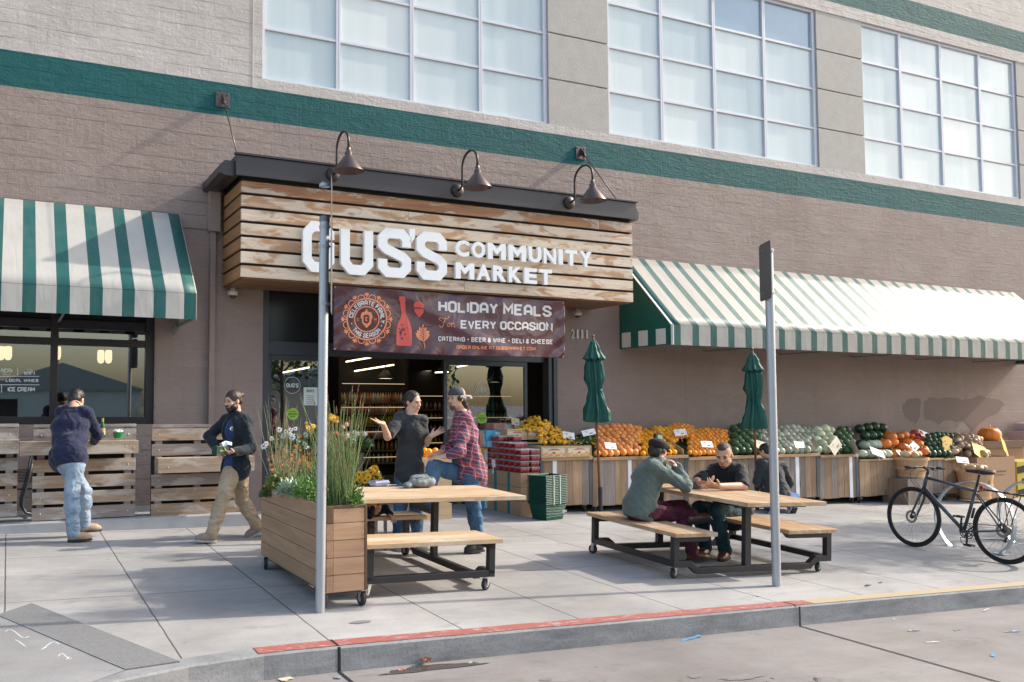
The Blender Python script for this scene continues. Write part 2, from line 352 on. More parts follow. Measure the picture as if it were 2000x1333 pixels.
# chalk scribbles on the ramp
ch=MB(); rr=random.Random(5)
for (x,y,l) in ((10,1238,46),(30,1258,60),(48,1276,52),(12,1300,50),(70,1262,46),(80,1295,55),(20,1322,40),(110,1288,30)):
    pts=[]
    for k in range(9):
        u=k/8; p=G(x+l*u,y+8*math.sin(u*5+x)-10*u*(x%3-1),.006); pts.append(p)
    for k in range(8): ch.obox(pts[k],pts[k+1],.006,.001)
tag(ch.build('chalk_mark',M('chalk',(.62,.62,.6),.9)),kind='structure')
# wet stain in the gutter
def blob(name,cx,cy,rx,ry,h,mat,n=26,seed=1):
    r2=random.Random(seed); c=Vector((cx,cy)); pts=[]
    for k in range(n):
        a=2*math.pi*k/n; q=1+r2.uniform(-.28,.22); x_=cx+rx*q*math.cos(a);y_=cy+ry*q*math.sin(a); pts.append((x_,y_,gz(x_,y_)+h))
    b=MB(); b.add(pts,[tuple(range(n))]); o=b.build(name,mat); tag(o,kind='structure'); return o
M_WET=M('wet stain',(.075,.065,.06),.25,.2,b=.05)
blob('puddle',2.72,5.38,.42,.055,-.1605,M_WET,seed=4)
for i,(x,y,rx,ry) in enumerate(((4.9,4.35,.22,.09),(4.6,4.5,.16,.05),(4.3,4.62,.06,.03),(5.1,4.25,.10,.08),(4.0,4.5,.05,.03),(3.3,4.9,.05,.03),(3.6,4.75,.07,.03),(2.45,6.05,.09,.04))):
    blob('stain',x,y,rx,ry,-.161 if y<5.3 else .004,M('dry stain',(.18,.168,.162),.8,.3,20),seed=i+9)
# ---------------------------------------------------------------- building
def wz(x,y): p=W(x,y,YW); return p.z-TB*p.x      # height with the slight lean of the courses taken out
def wx(x,y=700): return W(x,y,YW).x
ZG=-1.2
def wallpart(b,x0,x1,z0,z1,holes,Y=YW,depth=.25):
    xs=sorted({x0,x1}|{min(max(v,x0),x1) for h in holes for v in h[:2]}); zs=sorted({z0,z1}|{min(max(v,z0),z1) for h in holes for v in h[2:]})
    def inh(x,z): return any(h[0]<x<h[1] and h[2]<z<h[3] for h in holes)
    for i in range(len(xs)-1):
        for j in range(len(zs)-1):
            a,c=xs[i],xs[i+1];d,e=zs[j],zs[j+1]
            if inh((a+c)/2,(d+e)/2): continue
            b.add([(a,Y,d),(c,Y,d),(c,Y,e),(a,Y,e)],[(0,1,2,3)])
            for (p,q,s_) in (((a-1e-4,(d+e)/2),((a,d),(a,e)),0),((c+1e-4,(d+e)/2),((c,e),(c,d)),0),(((a+c)/2,d-1e-4),((c,d),(a,d)),0),(((a+c)/2,e+1e-4),((a,e),(c,e)),0)):
                if inh(*p): (u,v)=q; b.add([(u[0],Y,u[1]),(v[0],Y,v[1]),(v[0],Y+depth,v[1]),(u[0],Y+depth,u[1])],[(0,1,2,3)])
    return b
zb0=(wz(0,167)+wz(2000,443.5))/2; zb1=(wz(0,95.7)+wz(2000,403))/2
wzb=(wz(513,158)+wz(1600,326)+wz(1994,387))/3; wzt=(wz(1684,47)+wz(1592,14))/2
zc0=wz(1800,51); zc1=wz(1800,7.5)
xL,xR=-8.,34.
hwin=[(-6.5,wx(302,700),wz(300,829),3.3)]
hdoor=[(wx(513,700),wx(1088,700),-2,3.35)]
piers=(wx(512,158),wx(1996,387))
up=[(piers[0],26.5,wzb,wzt)]
bl=thing('market_building','brown and beige painted concrete shop building with green stripes, tall white gridded windows above','building',(0,0,0))
B_=lambda b,n,m,**k: b.build(n,m,bl,shear=True,fix=False,**k)
B_(wallpart(MB(),xL,xR,ZG,zb0,hwin+hdoor,depth=.35),'lower_wall',M_BROWN)
B_(wallpart(MB(),xL,xR,zb0,zb1,[]),'green_stripe',M_GREEN)
B_(wallpart(MB(),xL,xR,zb1,zc0,up,depth=.14),'upper_wall',M_BEIGE)
B_(wallpart(MB(),xL,xR,zc0,zc1,[]),'upper_green_stripe',M_GREEN)
b=wallpart(MB(),xL,xR,zc1,14,[]); b.box(xL,xR,YW+.01,YW+14,13.9,14); b.box(xL-.01,xL+.2,YW+.01,YW+14,ZG,13.9); b.box(xR-.2,xR+.01,YW+.01,YW+14,ZG,13.9); b.box(xL,xR,YW+13.8,YW+14,ZG,13.9)
B_(b,'parapet_wall',M_BEIGE)
# smoother plaster facing under and beside the canopy, 3 mm proud
b=MB()
def sheet(x0,x1,z0,z1,d=.003): b.add([(x0,YW-d,z0),(x1,YW-d,z0),(x1,YW-d,z1),(x0,YW-d,z1)],[(0,1,2,3)])
sheet(wx(302)+.02,wx(513),ZG,3.9); sheet(wx(1088),xR-1,ZG,3.6)
b_pl=b; B_(b,'plaster_facing',M_BROWNS)
# painted-out patch on the right
def patch(pts,d=.006,name='overpaint_patch'):
    b=MB(); r2=random.Random(2); q=[]
    for i,(x,y) in enumerate(pts):
        x2,y2=pts[(i+1)%len(pts)]
        for k in range(4): u=k/4; q.append(W(x+(x2-x)*u+r2.uniform(-1.6,1.6),y+(y2-y)*u+r2.uniform(-1.3,1.3),YW-d))
    b.add([tuple(p) for p in q],[tuple(range(len(q)))]); b.build(name,M('old darker paint',(.205,.150,.132),.85,.12,3),bl,fix=False)
patch([(1762,795),(1772,781),(1790,777),(1799,782),(1797,812),(1788,828),(1777,822),(1765,808)])
patch([(1803,787),(1815,776),(1838,779),(1850,776),(1880,781),(1898,778),(1916,772),(1932,778),(1950,781),(1962,790),(1950,806),(1925,818),(1900,842),(1886,822),(1868,825),(1850,820),(1832,829),(1820,822),(1805,820),(1806,800)])
# windows with piers between
bays=[[(512,158),(663,180),(808,203),(943,225),(1073,246)],[(1191,265),(1299,281),(1403,296),(1502,311),(1602,326)],[(1692,343),(1770,355),(1850,367),(1926,378),(1995,387)]]
bx=[[wx(*p) for p in r] for r in bays]
step=bx[2][0]-bx[1][0]; bx.append([x+step for x in bx[2]]); 
nr=4; rh=(wzt-wzb)/nr
for bi,xs in enumerate(bx):
    wn=MB(); x0,x1=xs[0],xs[-1]; yf=YW+.05
    wn.box(x0,x0+.05,yf,yf+.07,wzb,wzt); wn.box(x1-.075,x1,yf,yf+.07,wzb,wzt); wn.box(x0+.05,x1-.075,yf,yf+.07,wzb,wzb+.045); wn.box(x0+.05,x1-.075,yf,yf+.07,wzt-.05,wzt)
    wo=B_(wn,'window',M_FRAME); 
    if not (xs[0]>25): wo['label']=['leftmost upper window of pale blue panes above the canopy','middle upper window with two darker panes in its top row','right upper window of bright white panes'][bi] if bi<3 else ''
    mb=MB()
    for x in xs[1:-1]: mb.box(x-.035,x-.003,yf+.004,yf+.062,wzb+.045,wzt-.05); mb.box(x+.003,x+.035,yf+.004,yf+.062,wzb+.045,wzt-.05); mb.box(x-.003,x+.003,yf+.02,yf+.05,wzb+.045,wzt-.05)
    for j in range(1,nr):
        z=wzb+rh*j
        cols=[x0+.05]+[v for x in xs[1:-1] for v in (x-.035,x+.035)]+[x1-.075]
        for i in range(0,len(cols),2): mb.box(cols[i],cols[i+1],yf+.008,yf+.055,z-.026,z+.004); mb.box(cols[i],cols[i+1],yf+.022,yf+.05,z+.004,z+.026)
    mb.build('mullion',M_FRAME,wo,shear=True,fix=False)
    for i in range(4):
        for j in range(nr):
            a=xs[i]+.03;c=xs[i+1]-.03;z=wzb+rh*j
            pm=MB(); pm.add([(a,yf+.042+rng.uniform(0,.008),z+.02),(c,yf+.042+rng.uniform(0,.008),z+.02),(c,yf+.045,z+rh-.02),(a,yf+.045,z+rh-.02)],[(0,1,2,3)])
            dark=(bi==1 and j==3 and i>=2)
            pm.build('pane',M_PANE if not dark else M('open pane glass',(.26,.36,.46),.1,.05,b=0,coat=.6),wo,shear=True,fix=False)
gaps=[(bx[0][-1],bx[1][0]),(bx[1][-1],bx[2][0]),(bx[2][-1],bx[3][0])]
for a,c in gaps:
    pb=MB(); prh=rh*1.0
    for j in range(4):
        z=wzb+.0+prh*j; pb.box(a,c,YW+.012,YW+.2,z+(.012 if j else .0),z+prh-.012 if j<3 else wzt)
    pb.box(a,c,YW+.04,YW+.2,wzb,wzt-.01)
    B_(pb,'pier',M_PIER,bevel=.006)
pb=MB(); pb.box(bx[3][-1],26.5,YW+.012,YW+.2,wzb,wzt); B_(pb,'pier',M_PIER)
mm=MB(); mm.box(wx(494,90)-.008,wx(494,90)+.008,YW-.006,YW,zb1,wzt); B_(mm,'wall_seam',M('lit render seam',(.55,.5,.44),.8))
# raised ledge at the foot of the left half
lg0=G(0,1047); lg1=G(488,1028); LY=lg1.y
xa,xb=-6.,lg1.x; zt=W(488,1003,LY).z
b=MB(); b.add([(xa,LY,-.5),(xb,LY,-.5),(xb,YW+.02,-.5),(xa,YW+.02,-.5),(xa,LY+.02,zt-TB*4),(xb,LY+.02,zt),(xb,YW+.02,zt),(xa,YW+.02,zt-TB*4)],[(0,3,2,1),(4,5,6,7),(0,1,5,4),(1,2,6,5),(2,3,7,6),(3,0,4,7)])
M_LEDGE=M('pale blue-grey ledge concrete',(.33,.345,.365),.8,.25,5,30,.3)
b.build('ledge',M_LEDGE,bl,bevel=.01)
b=MB(); b.box(xb-.02,xb+.35,LY+.1,YW,-.5,gz(xb,LY)+.06); b.build('step',M_LEDGE,bl)
# left shop window
x0,x1,z0,z1=hwin[0]; yf=YW+.10
f=MB(); f.box(x1-.11,x1,yf-.05,yf+.06,z0,z1); f.box(x0,x1-.11,yf-.05,yf+.06,z0,z0+.10); mx=wx(105.5,740)+.0
zt0=wz(105,673); zt1=wz(105,659)
f.box(x0,x1-.11,yf-.04,yf+.05,zt0,zt1)
xm=mx
for i in range(4): f.box(xm-.045,xm+.045,yf-.045,yf+.055,z0+.10,z1); xm-=1.35
zu=wz(105,640); f.box(x0,x1-.11,yf-.02,yf+.05,zu,zu+.12)
wo=B_(f,'shop_window',M_DARK,bevel=.004)
g=MB(); g.add([(x0,yf+.02,z0),(x1,yf+.02,z0),(x1,yf+.02,zu+.06),(x0,yf+.02,zu+.06)],[(0,1,2,3)]); g.build('pane',M_GLASS,wo,shear=True,fix=False)
g=MB(); g.add([(x0,yf+.03,zu+.06),(x1,yf+.03,zu+.06),(x1,yf+.03,z1),(x0,yf+.03,z1)],[(0,1,2,3)]); g.build('awning_shade_panel',M_BLACK,wo,shear=True,fix=False)  # black sheet standing in for the shade under the awning
# rooms behind the glass
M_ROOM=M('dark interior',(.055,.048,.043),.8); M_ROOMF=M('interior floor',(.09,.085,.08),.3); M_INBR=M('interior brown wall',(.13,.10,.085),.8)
def room(x0,x1,y0,y1,z0,z1,name,mat):
    b=MB(); b.add([(x0,y0,z0),(x1,y0,z0),(x1,y1,z0),(x0,y1,z0),(x0,y0,z1),(x1,y0,z1),(x1,y1,z1),(x0,y1,z1)],[(4,7,6,5),(1,5,6,2),(2,6,7,3),(3,7,4,0)]); b.build(name,mat,bl,fix=False)
    b=MB(); b.add([(x0,y0,z0),(x1,y0,z0),(x1,y1,z0),(x0,y1,z0)],[(0,1,2,3)]); b.build('shop_floor',M_ROOMF,bl,fix=False)
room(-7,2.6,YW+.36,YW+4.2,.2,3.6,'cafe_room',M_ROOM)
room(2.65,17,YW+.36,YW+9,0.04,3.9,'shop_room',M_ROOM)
# entrance: frame, sliding doors
dx0,dx1=hdoor[0][0],hdoor[0][1]; yd=YW+.16; zd0=-.3; zdt=wz(900,697)
f=MB(); f.box(dx0,dx0+.10,YW+.02,YW+.2,zd0,3.35); f.box(dx1-.16,dx1-.085,YW+.015,YW+.2,zd0,3.35); f.box(dx1-.08,dx1-.012,YW-.015,YW+.2,zd0,3.35)
f.box(dx0+.1,dx1-.16,yd-.05,yd+.09,2.32,2.52)
fo=B_(f,'entrance_frame',M('charcoal door frame',(.055,.062,.075),.4,.1,metal=.3),bevel=.004)
g=MB(); g.add([(dx0+.1,yd,2.52),(dx1-.16,yd,2.52),(dx1-.16,yd,3.35),(dx0+.1,yd,3.35)],[(0,1,2,3)]); g.build('transom_panel',M('transom dark',(.02,.021,.024),.25,b=0),fo,shear=True,fix=False)
def door(xa,xb,Y,hand):
    f=MB(); f.box(xa,xa+.06,Y-.02,Y+.03,zd0+.1,2.32); f.box(xb-.06,xb,Y-.02,Y+.03,zd0+.1,2.32); f.box(xa+.06,xb-.06,Y-.02,Y+.03,2.24,2.32); f.box(xa+.06,xb-.06,Y-.02,Y+.03,zd0+.1,zd0+.32)
    o=B_(f,'sliding_door',M('door rail',(.05,.06,.07),.4,metal=.3),bevel=.003)
    g=MB(); g.add([(xa+.06,Y,zd0+.32),(xb-.06,Y,zd0+.32),(xb-.06,Y,2.24),(xa+.06,Y,2.24)],[(0,1,2,3)]); g.build('pane',M_GLASS,o,shear=True,fix=False); return o
xa=wx(645,750); xb=wx(875,750)
dl=door(dx0+.11,xa,yd,1); dr=door(xb,dx1-.5,yd,-1)
# ---------------------------------------------------------------- lettering
GL={'A':[[(0,0),(0,4.6),(1.2,6),(2.8,6),(4,4.6),(4,0)],[(0,2.2),(4,2.2)]],'B':[[(0,0),(0,6),(3,6),(3.9,5.2),(3.9,3.8),(3.1,3.1),(4,2.3),(4,.9),(3.1,0),(0,0)],[(0,3.1),(3.1,3.1)]],
'C':[[(4,4.2),(4,5),(3,6),(1,6),(0,5),(0,1),(1,0),(3,0),(4,1),(4,1.8)]],'D':[[(0,0),(0,6),(2.8,6),(4,4.8),(4,1.2),(2.8,0),(0,0)]],'E':[[(4,6),(0,6),(0,0),(4,0)],[(0,3.1),(3.3,3.1)]],
'F':[[(4,6),(0,6),(0,0)],[(0,3.1),(3.3,3.1)]],'G':[[(4,4.2),(4,5),(3,6),(1,6),(0,5),(0,1),(1,0),(3,0),(4,1),(4,3),(2.2,3)]],'H':[[(0,0),(0,6)],[(4,0),(4,6)],[(0,3.1),(4,3.1)]],
'I':[[(0,0),(0,6)]],'J':[[(3.6,6),(3.6,1),(2.6,0),(1,0),(0,1),(0,1.8)]],'K':[[(0,0),(0,6)],[(4,6),(.4,2.9)],[(1.5,3.8),(4,0)]],'L':[[(0,6),(0,0),(3.7,0)]],'M':[[(0,0),(0,6),(2.4,2.2),(4.8,6),(4.8,0)]],
'N':[[(0,0),(0,6),(4,0),(4,6)]],'O':[[(0,1),(0,5),(1,6),(3,6),(4,5),(4,1),(3,0),(1,0),(0,1)]],'P':[[(0,0),(0,6),(3,6),(4,5),(4,3.6),(3,2.6),(0,2.6)]],'R':[[(0,0),(0,6),(3,6),(4,5),(4,3.7),(3,2.8),(0,2.8)],[(2.3,2.8),(4,0)]],
'S':[[(4,4.3),(4,5),(3,6),(1,6),(0,5),(0,4.2),(.8,3.4),(3.2,2.6),(4,1.8),(4,1),(3,0),(1,0),(0,1),(0,1.7)]],'T':[[(0,6),(4,6)],[(2,6),(2,0)]],'U':[[(0,6),(0,1),(1,0),(3,0),(4,1),(4,6)]],'V':[[(0,6),(2,0),(4,6)]],
'W':[[(0,6),(1.3,0),(2.7,5),(4.1,0),(5.4,6)]],'Y':[[(0,6),(2,3),(4,6)],[(2,3),(2,0)]],'&':[[(4,0),(.8,4),(.8,5.2),(1.5,6),(2.6,6),(3.2,5.2),(3.2,4.4),(0,2),(0,1),(1,0),(2.6,0),(4,2.4)]],
'+':[[(0,3),(2.4,3)],[(1.2,4.2),(1.2,1.8)]],"'":[[(0,6.3),(0,4.8),(-.5,4.3)]],'.':[[(0,0),(0,.6)]],'1':[[(0,5),(1,6),(1,0)]],'2':[[(0,5),(1,6),(3,6),(4,5),(4,3.8),(0,0),(4,0)]],'(':[[(1,6),(0,5),(0,1),(1,0)]],'X':[[(0,0),(4,6)],[(0,6),(4,0)]],'Z':[[(0,6),(4,6),(0,0),(4,0)]]}
GW={'I':0,"'":0,'.':0,'M':4.8,'W':5.4,'+':2.4,'L':3.7,'1':1,'J':3.6,'(':1}
def ribbon(b,pts,w,d,T):      # flat stroke with mitred corners, extruded by d (T maps x,z,depth to space)
    closed=pts[0]==pts[-1] and len(pts)>2
    P=[Vector(p) for p in (pts[:-1] if closed else pts)]; n=len(P); L=[];Rr=[]
    for i in range(n):
        a=P[i-1] if (i or closed) else None; c=P[(i+1)%n] if (i<n-1 or closed) else None
        t1=(P[i]-a).normalized() if a is not None else None; t2=(c-P[i]).normalized() if c is not None else None
        if t1 is None: m=Vector((-t2.y,t2.x)); s=1
        elif t2 is None: m=Vector((-t1.y,t1.x)); s=1
        else:
            n1=Vector((-t1.y,t1.x));n2=Vector((-t2.y,t2.x)); m=(n1+n2)
            m=m.normalized() if m.length>1e-6 else n1; s=1/max(.45,m.dot(n1))
        e=0
        q=P[i]
        if t1 is None: q=q-t2*0
        L.append(q+m*(s*w/2)); Rr.append(q-m*(s*w/2))
    for i in range(n if closed else n-1):
        j=(i+1)%n; q=[L[i],L[j],Rr[j],Rr[i]]
        f=[T(p.x,p.y,0) for p in q]
        if d: g=[T(p.x,p.y,d) for p in q]; b.add(f+g,[(0,1,2,3),(0,4,5,1),(2,6,7,3)]+([(1,5,6,2)] if not closed and j==n-1 else [])+([(3,7,4,0)] if not closed and i==0 else []))
        else: b.add(f,[(0,1,2,3)])
def swidth(s,gap=1.9): return sum((2.6 if ch==' ' else GW.get(ch,4)+gap) for ch in s)-gap
def stext(b,s,x0,x1,z0,h,w,T,d=0,gap=1.9,slope=0,wf=1.):
    tot=swidth(s,gap)+w; k=(x1-x0)/tot; x=x0+w*k/2; kz=(h-w*k*0)/(6+w)
    for ch in s:
        if ch==' ': x+=2.6*k; continue
        for st in GL[ch]:
            # build in glyph units so that the stroke stays even, then scale
            def T2(u,v,dd,x=x): X=x+u*k; return T(X,z0+(v+w/2)*kz+slope*(X-x0),dd)
            ribbon(b,st,w,d,T2)
        x+=(GW.get(ch,4)+gap)*k
def btext(s,size,bold=.0,ext=0,spacing=1):
    c=bpy.data.curves.new('t','FONT'); c.body=s; c.size=size; c.offset=bold; c.extrude=ext; c.space_character=spacing; c.resolution_u=3
    o=bpy.data.objects.new('t',c); C.objects.link(o); dg=bpy.context.evaluated_depsgraph_get(); me=bpy.data.meshes.new_from_object(o.evaluated_get(dg)); bpy.data.objects.remove(o)
    v=[tuple(p.co) for p in me.vertices]; f=[tuple(p.vertices) for p in me.polygons]; bpy.data.meshes.remove(me); return v,f
def btadd(b,s,x0,x1,z0,h,T,bold=0,depth=0,spacing=1):   # fitted to x0..x1, cap height h
    v,f=btext(s,1,bold,.5 if depth else 0,spacing); xs=[p[0] for p in v]; zs=[p[1] for p in v]; a,c=min(xs),max(xs); q,r_=min(zs),max(zs)
    b.add([T(x0+(p[0]-a)/(c-a)*(x1-x0),z0+(p[1]-q)/(r_-q)*h,(.5-p[2])*depth) for p in v],f)
# ---------------------------------------------------------------- canopy
YF=YW/1.0985
cx0=W(470,543,YF).x; cx1=W(1237,590,YF).x
def cz(x,y,Y=YF): p=W(x,y,Y); return p.z-TB*p.x
zl0=(cz(470,543)+cz(1237,590))/2; zl1=(cz(472,347)+cz(1237,434))/2
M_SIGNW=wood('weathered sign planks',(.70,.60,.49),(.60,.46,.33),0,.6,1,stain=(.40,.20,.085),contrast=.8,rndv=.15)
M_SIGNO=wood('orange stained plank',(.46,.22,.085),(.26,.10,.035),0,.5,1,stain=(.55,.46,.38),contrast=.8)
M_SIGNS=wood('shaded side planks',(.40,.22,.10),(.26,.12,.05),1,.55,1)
cn=thing('canopy','wood-planked canopy with dark metal roof edge over the entrance','canopy',(0,0,0))
b=MB(); b.box(cx0+.03,cx1-.03,YF+.03,YW,zl0+.02,zl1+.3); b.build('dark_box',M_BLACK,cn,shear=True)
npk=7; pit=(zl1-zl0)/npk
for k in range(npk):
    z=zl0+pit*k; mt=M_SIGNO if k==npk-1 else M_SIGNW
    cuts=[cx0]+sorted({0:[.52],1:[.6],2:[.33],3:[.75],4:[.2],5:[.38],6:[.9]}[k][i]*(cx1-cx0)+cx0 for i in range(1))+[cx1]
    for i in range(len(cuts)-1):
        b=MB(); b.box(cuts[i]+(.002 if i else 0),cuts[i+1]-.002,YF-.001*((i+k)%2),YF+.03,z+.004,z+pit*.83); b.build('plank',mt,cn,shear=True,bevel=.004)
    for xa,xc in ((cx0-.004,cx0+.03),(cx1-.03,cx1+.004)):
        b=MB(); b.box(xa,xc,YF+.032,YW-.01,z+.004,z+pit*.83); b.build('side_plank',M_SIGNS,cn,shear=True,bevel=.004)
b=MB()
for k in range(7): y=YF+.04+k*(YW-YF-.06)/7; b.box(cx0+.04,cx1-.04,y,y+(YW-YF-.06)/7-.012,zl0-.012,zl0+.018)
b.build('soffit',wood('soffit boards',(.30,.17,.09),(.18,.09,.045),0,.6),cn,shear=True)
ft=(cz(460,302)+cz(1245,395))/2; fb=(cz(472,345)+cz(1248,433))/2; fx0=W(461,320,YF-.07).x; fx1=W(1243,410,YF-.07).x
b=MB(); b.box(fx0,fx1,YF-.07,YF-.02,fb,ft-.03); b.box(fx0-.015,fx1+.015,YF-.10,YF-.02,ft-.03,ft); b.box(fx0,fx0+.05,YF-.02,YW,fb,ft-.03); b.box(fx1-.05,fx1,YF-.02,YW,fb,ft-.03)
b.box(fx0+.05,fx1-.05,YF-.02,YW,ft-.06,ft-.035); b.build('fascia',M_FASCIA,cn,shear=True,bevel=.004)
for sx,dx in ((fx0,-.2),(fx1,.10)):
    b=MB(); b.prism([(sx,ft-.10),(sx+dx*.65,ft-.10),(sx+dx,ft-.17),(sx+dx,ft-.27),(sx+dx*.6,ft-.30),(sx,ft-.30)],(YW-YF)+.0,o=(0,YF-.0,0))
    b.build('side_gutter',M_FASCIA,cn,shear=True)
# letters
M_LET=M('white painted letters',(.80,.82,.84),.4,.03,b=0)
yl=YF-.115
def TL(x,z,d): return (x,yl+d,z+TB*x)
lb=cn
def zrow(x,y): return cz(x,y,yl)
def lx(x,y=500): return W(x,y,yl).x
zb=(zrow(600,531)+zrow(845,547))/2; zt_=(zrow(615,431)+zrow(845,455))/2; hh=zt_-zb
BIG={'G':[(592,652)],'U':[(666,728)],'S':[(739,802)]}
for ch,(a,c) in (('G',(592,653)),('U',(666,729)),('S',(739,803)),("'",(800,811)),('S',(814,873))):
    b=MB(); x0=lx(a);x1=lx(c); w=1.5
    if ch=="'": b.prism([(x0,zt_+.02),(x1,zt_+.02),(x1,zt_-.10),(x0+(x1-x0)*.35,zt_-.18),(x0+(x1-x0)*.1,zt_-.16),(x0+(x1-x0)*.35,zt_-.1),(x0,zt_-.1)],.07,o=(0,yl,0)); b.v=[(p[0],p[1],p[2]+TB*p[0]) for p in b.v]
    else: 
        G0=GL['S']
        if ch=='S': GL['S']=[[(4,4.0),(4,5.2),(3.2,6),(.8,6),(0,5.2),(0,4.1),(.7,3.5),(3.3,2.5),(4,1.9),(4,.8),(3.2,0),(.8,0),(0,.8),(0,2.0)]]
        stext(b,ch,x0,x1,zb,hh,w,TL,d=.07); GL['S']=G0
    b.build('letter',M_LET,lb)
def mletter(b,x,w_,z,h):
    pts=[(x+w_*p/4.8,z+h*q/6) for p,q in ((0,0),(0,6),(1.15,6),(2.4,3.9),(3.65,6),(4.8,6),(4.8,0),(3.5,0),(3.5,3.5),(2.4,1.7),(1.3,3.5),(1.3,0))]
    b.add([TL(p,q,0) for p,q in pts]+[TL(p,q,.05) for p,q in pts],[(0,1,2,10,11),(2,3,9,10),(3,4,8,9),(4,5,6,7,8),(23,22,14,13,12),(22,21,15,14),(21,20,16,15),(20,19,18,17,16)]+[(i,i+12,(i+1)%12+12,(i+1)%12) for i in range(12)])
for word,(a,c),(y0,y1),(q0,q1) in (('COMMUNITY',(890,1156),(500,523),(470,491)),('MARKET',(890,1078),(545,556),(513,527))):
    z0=(zrow(a,y0)+zrow(c,y1))/2; z1=(zrow(a,q0)+zrow(c,q1))/2; X0=lx(a);X1=lx(c)
    ws=[{'M':1.18,'I':.30,'W':1.2}.get(ch,.86) for ch in word]; gap=.17; tot=sum(ws)+gap*(len(ws)-1); k=(X1-X0)/tot; x=X0
    for ch,w_ in zip(word,ws):
        b=MB(); (mletter(b,x,w_*k,z0,z1-z0) if ch=='M' else btadd(b,ch,x,x+w_*k,z0,z1-z0,TL,bold=.045 if ch!='N' else .03,depth=.05)); b.build('letter',M_LET,lb); x+=(w_+gap)*k
# ---------------------------------------------------------------- goosenecks
M_LAMP=M('bronze lamp metal',(.11,.078,.072),.33,.1,10,40,.05,metal=.6)
M_ARM=M('dark lamp arm metal',(.045,.036,.036),.35,.1,10,40,.05,metal=.5)
def gooseneck(px,py,label):
    p=W(px,py,YF-.07); t=thing('gooseneck_lamp',label,'lamp',p,group='gooseneck lamps along the canopy edge')
    b=MB(); b.M=Matrix.Rotation(math.pi/2,4,'X'); b.lathe([(0,.05),(.05,.05),(.07,.04),(.092,.03),(.098,.0)],20); b.build('mount',M_ARM,t,smooth=True,auto=50)
    pts=[(0,-.03,0),(0,-.09,0.0),(0,-.14,.03),(0,-.155,.09)]
    for k in range(13):
        a=math.pi*(1-k/12); pts.append((0,-.335-.18*math.cos(math.pi-a)*-1 if 0 else -.335+.18*(-math.cos(a)),.34+.19*math.sin(a)))
    # forward is -y: start arc near the mount
    arc=[(0,-.155-.44*(1-math.cos(math.pi*k/12))/2,.30+.19*math.sin(math.pi*k/12)) for k in range(13)]
    pts=pts[:4]+arc+[(0,-.595,.21)]
    b=MB(); b.tube(pts,.017,8); b.build('arm',M_ARM,t,smooth=True)
    b=MB(); z0=.20; b.lathe([(0,z0+.02),(.022,z0+.02),(.030,z0),(.030,z0-.03),(.046,z0-.045),(.048,z0-.09),(.058,z0-.10),(.200,z0-.285),(.204,z0-.297),(.195,z0-.288),(.05,z0-.104),(0,z0-.09)],28,(0,-.595,0)); b.build('shade',M_LAMP,t,smooth=True,auto=40)
    b=MB(); b.ball((0,-.595,z0-.17),.03,10,8); b.build('bulb',M('frosted bulb',(.7,.68,.62),.3,b=0),t,smooth=True)
for a in ((650,342,'curved-arm lamp above the first big letters, leftmost of the row'),(893,373,'curved-arm lamp over the middle of the plank sign'),(1111,397,'curved-arm lamp at the right end of the canopy edge')): gooseneck(*a)
# tie rods
for (px,py),(ex,ey,lab) in (((434,196),(463,302,'square steel wall plate with rod down to the left canopy corner')),((1133,300),(1203,388,'steel wall plate and slanting rod down to the right canopy end'))):
    p=W(px,py,YW); t=thing('tie_rod',lab,'tie rod',p)
    b=MB(); b.box(-.10,.10,-.02,-.002,-.11,.11)
    for sx in(-.07,.07):
        for sz in (-.08,.08): b.box(sx-.012,sx+.012,-.032,-.02,sz-.012,sz+.012)
    b.build('wall_plate',M_LAMP,t,bevel=.003)
    b=MB(); b.prism([(-.02,.09),(-.13,-.02),(-.15,-.09),(-.11,-.10),(-.02,-.04)],.014,o=(-.007,0,0),ax=((0,1,0),(0,0,1),(1,0,0))); b.build('lug',M_LAMP,t)
    e=W(ex,ey,YF-.02)-p; b=MB(); b.tube([(0,-.13,-.07),tuple(e)],.009,8); b.ball((0,-.13,-.075),.022); b.build('rod',M_LAMP,t,smooth=True)
# dome cameras
M_IV=M('ivory plastic',(.62,.57,.50),.35,b=0); M_SMOKE=M('smoked dome',(.02,.02,.022),.1,b=0,coat=1)
for px,py,lab in ((455,572,'round white dome camera below the left end of the plank canopy'),(1128,612,'dome camera on the wall right of the maroon banner')):
    p=W(px,py,YW-.12); t=thing('security_camera',lab,'camera',p)
    b=MB(); b.box(-.025,.025,.03,.12,.0,.05); b.lathe([(0,.07),(.03,.07),(.035,.05),(.035,.03)],14); b.build('bracket',M_IV,t,bevel=.004)
    b=MB(); b.lathe([(.0,.045),(.05,.04),(.072,.015),(.074,-.02),(.062,-.04),(.048,-.042)],24); b.build('housing',M_IV,t,smooth=True)
    b=MB(); b.ball((0,0,-.035),(.052,.052,.05),16,12); b.build('dome',M_SMOKE,t,smooth=True)
# downspout and small pipe left of the canopy
p=W(414,1000,YW); t=thing('downspout','brown painted square downspout on the wall left of the canopy','downspout',(0,0,0)); x0=W(408,650,YW-.05).x; x1=W(419,650,YW-.05).x
zj=W(414,455,YW).z; zt2=W(414,352,YW).z
b=MB(); b.box(x0,x1,YW-.09,YW-.004,.1,zj+.02); b.build('pipe',M_BROWNS,t,bevel=.004)
b=MB(); b.box(x0-.03,x1+.05,YW-.15,YW-.004,zj,zt2); b.build('conductor_box',M_BROWNS,t,bevel=.004)
b=MB(); zc=W(380,445,YW).z; b.tube([W(350,443,YW-.02),W(404,447,YW-.02)],.012,6); b.build('side_conduit',M_BROWNS,t)
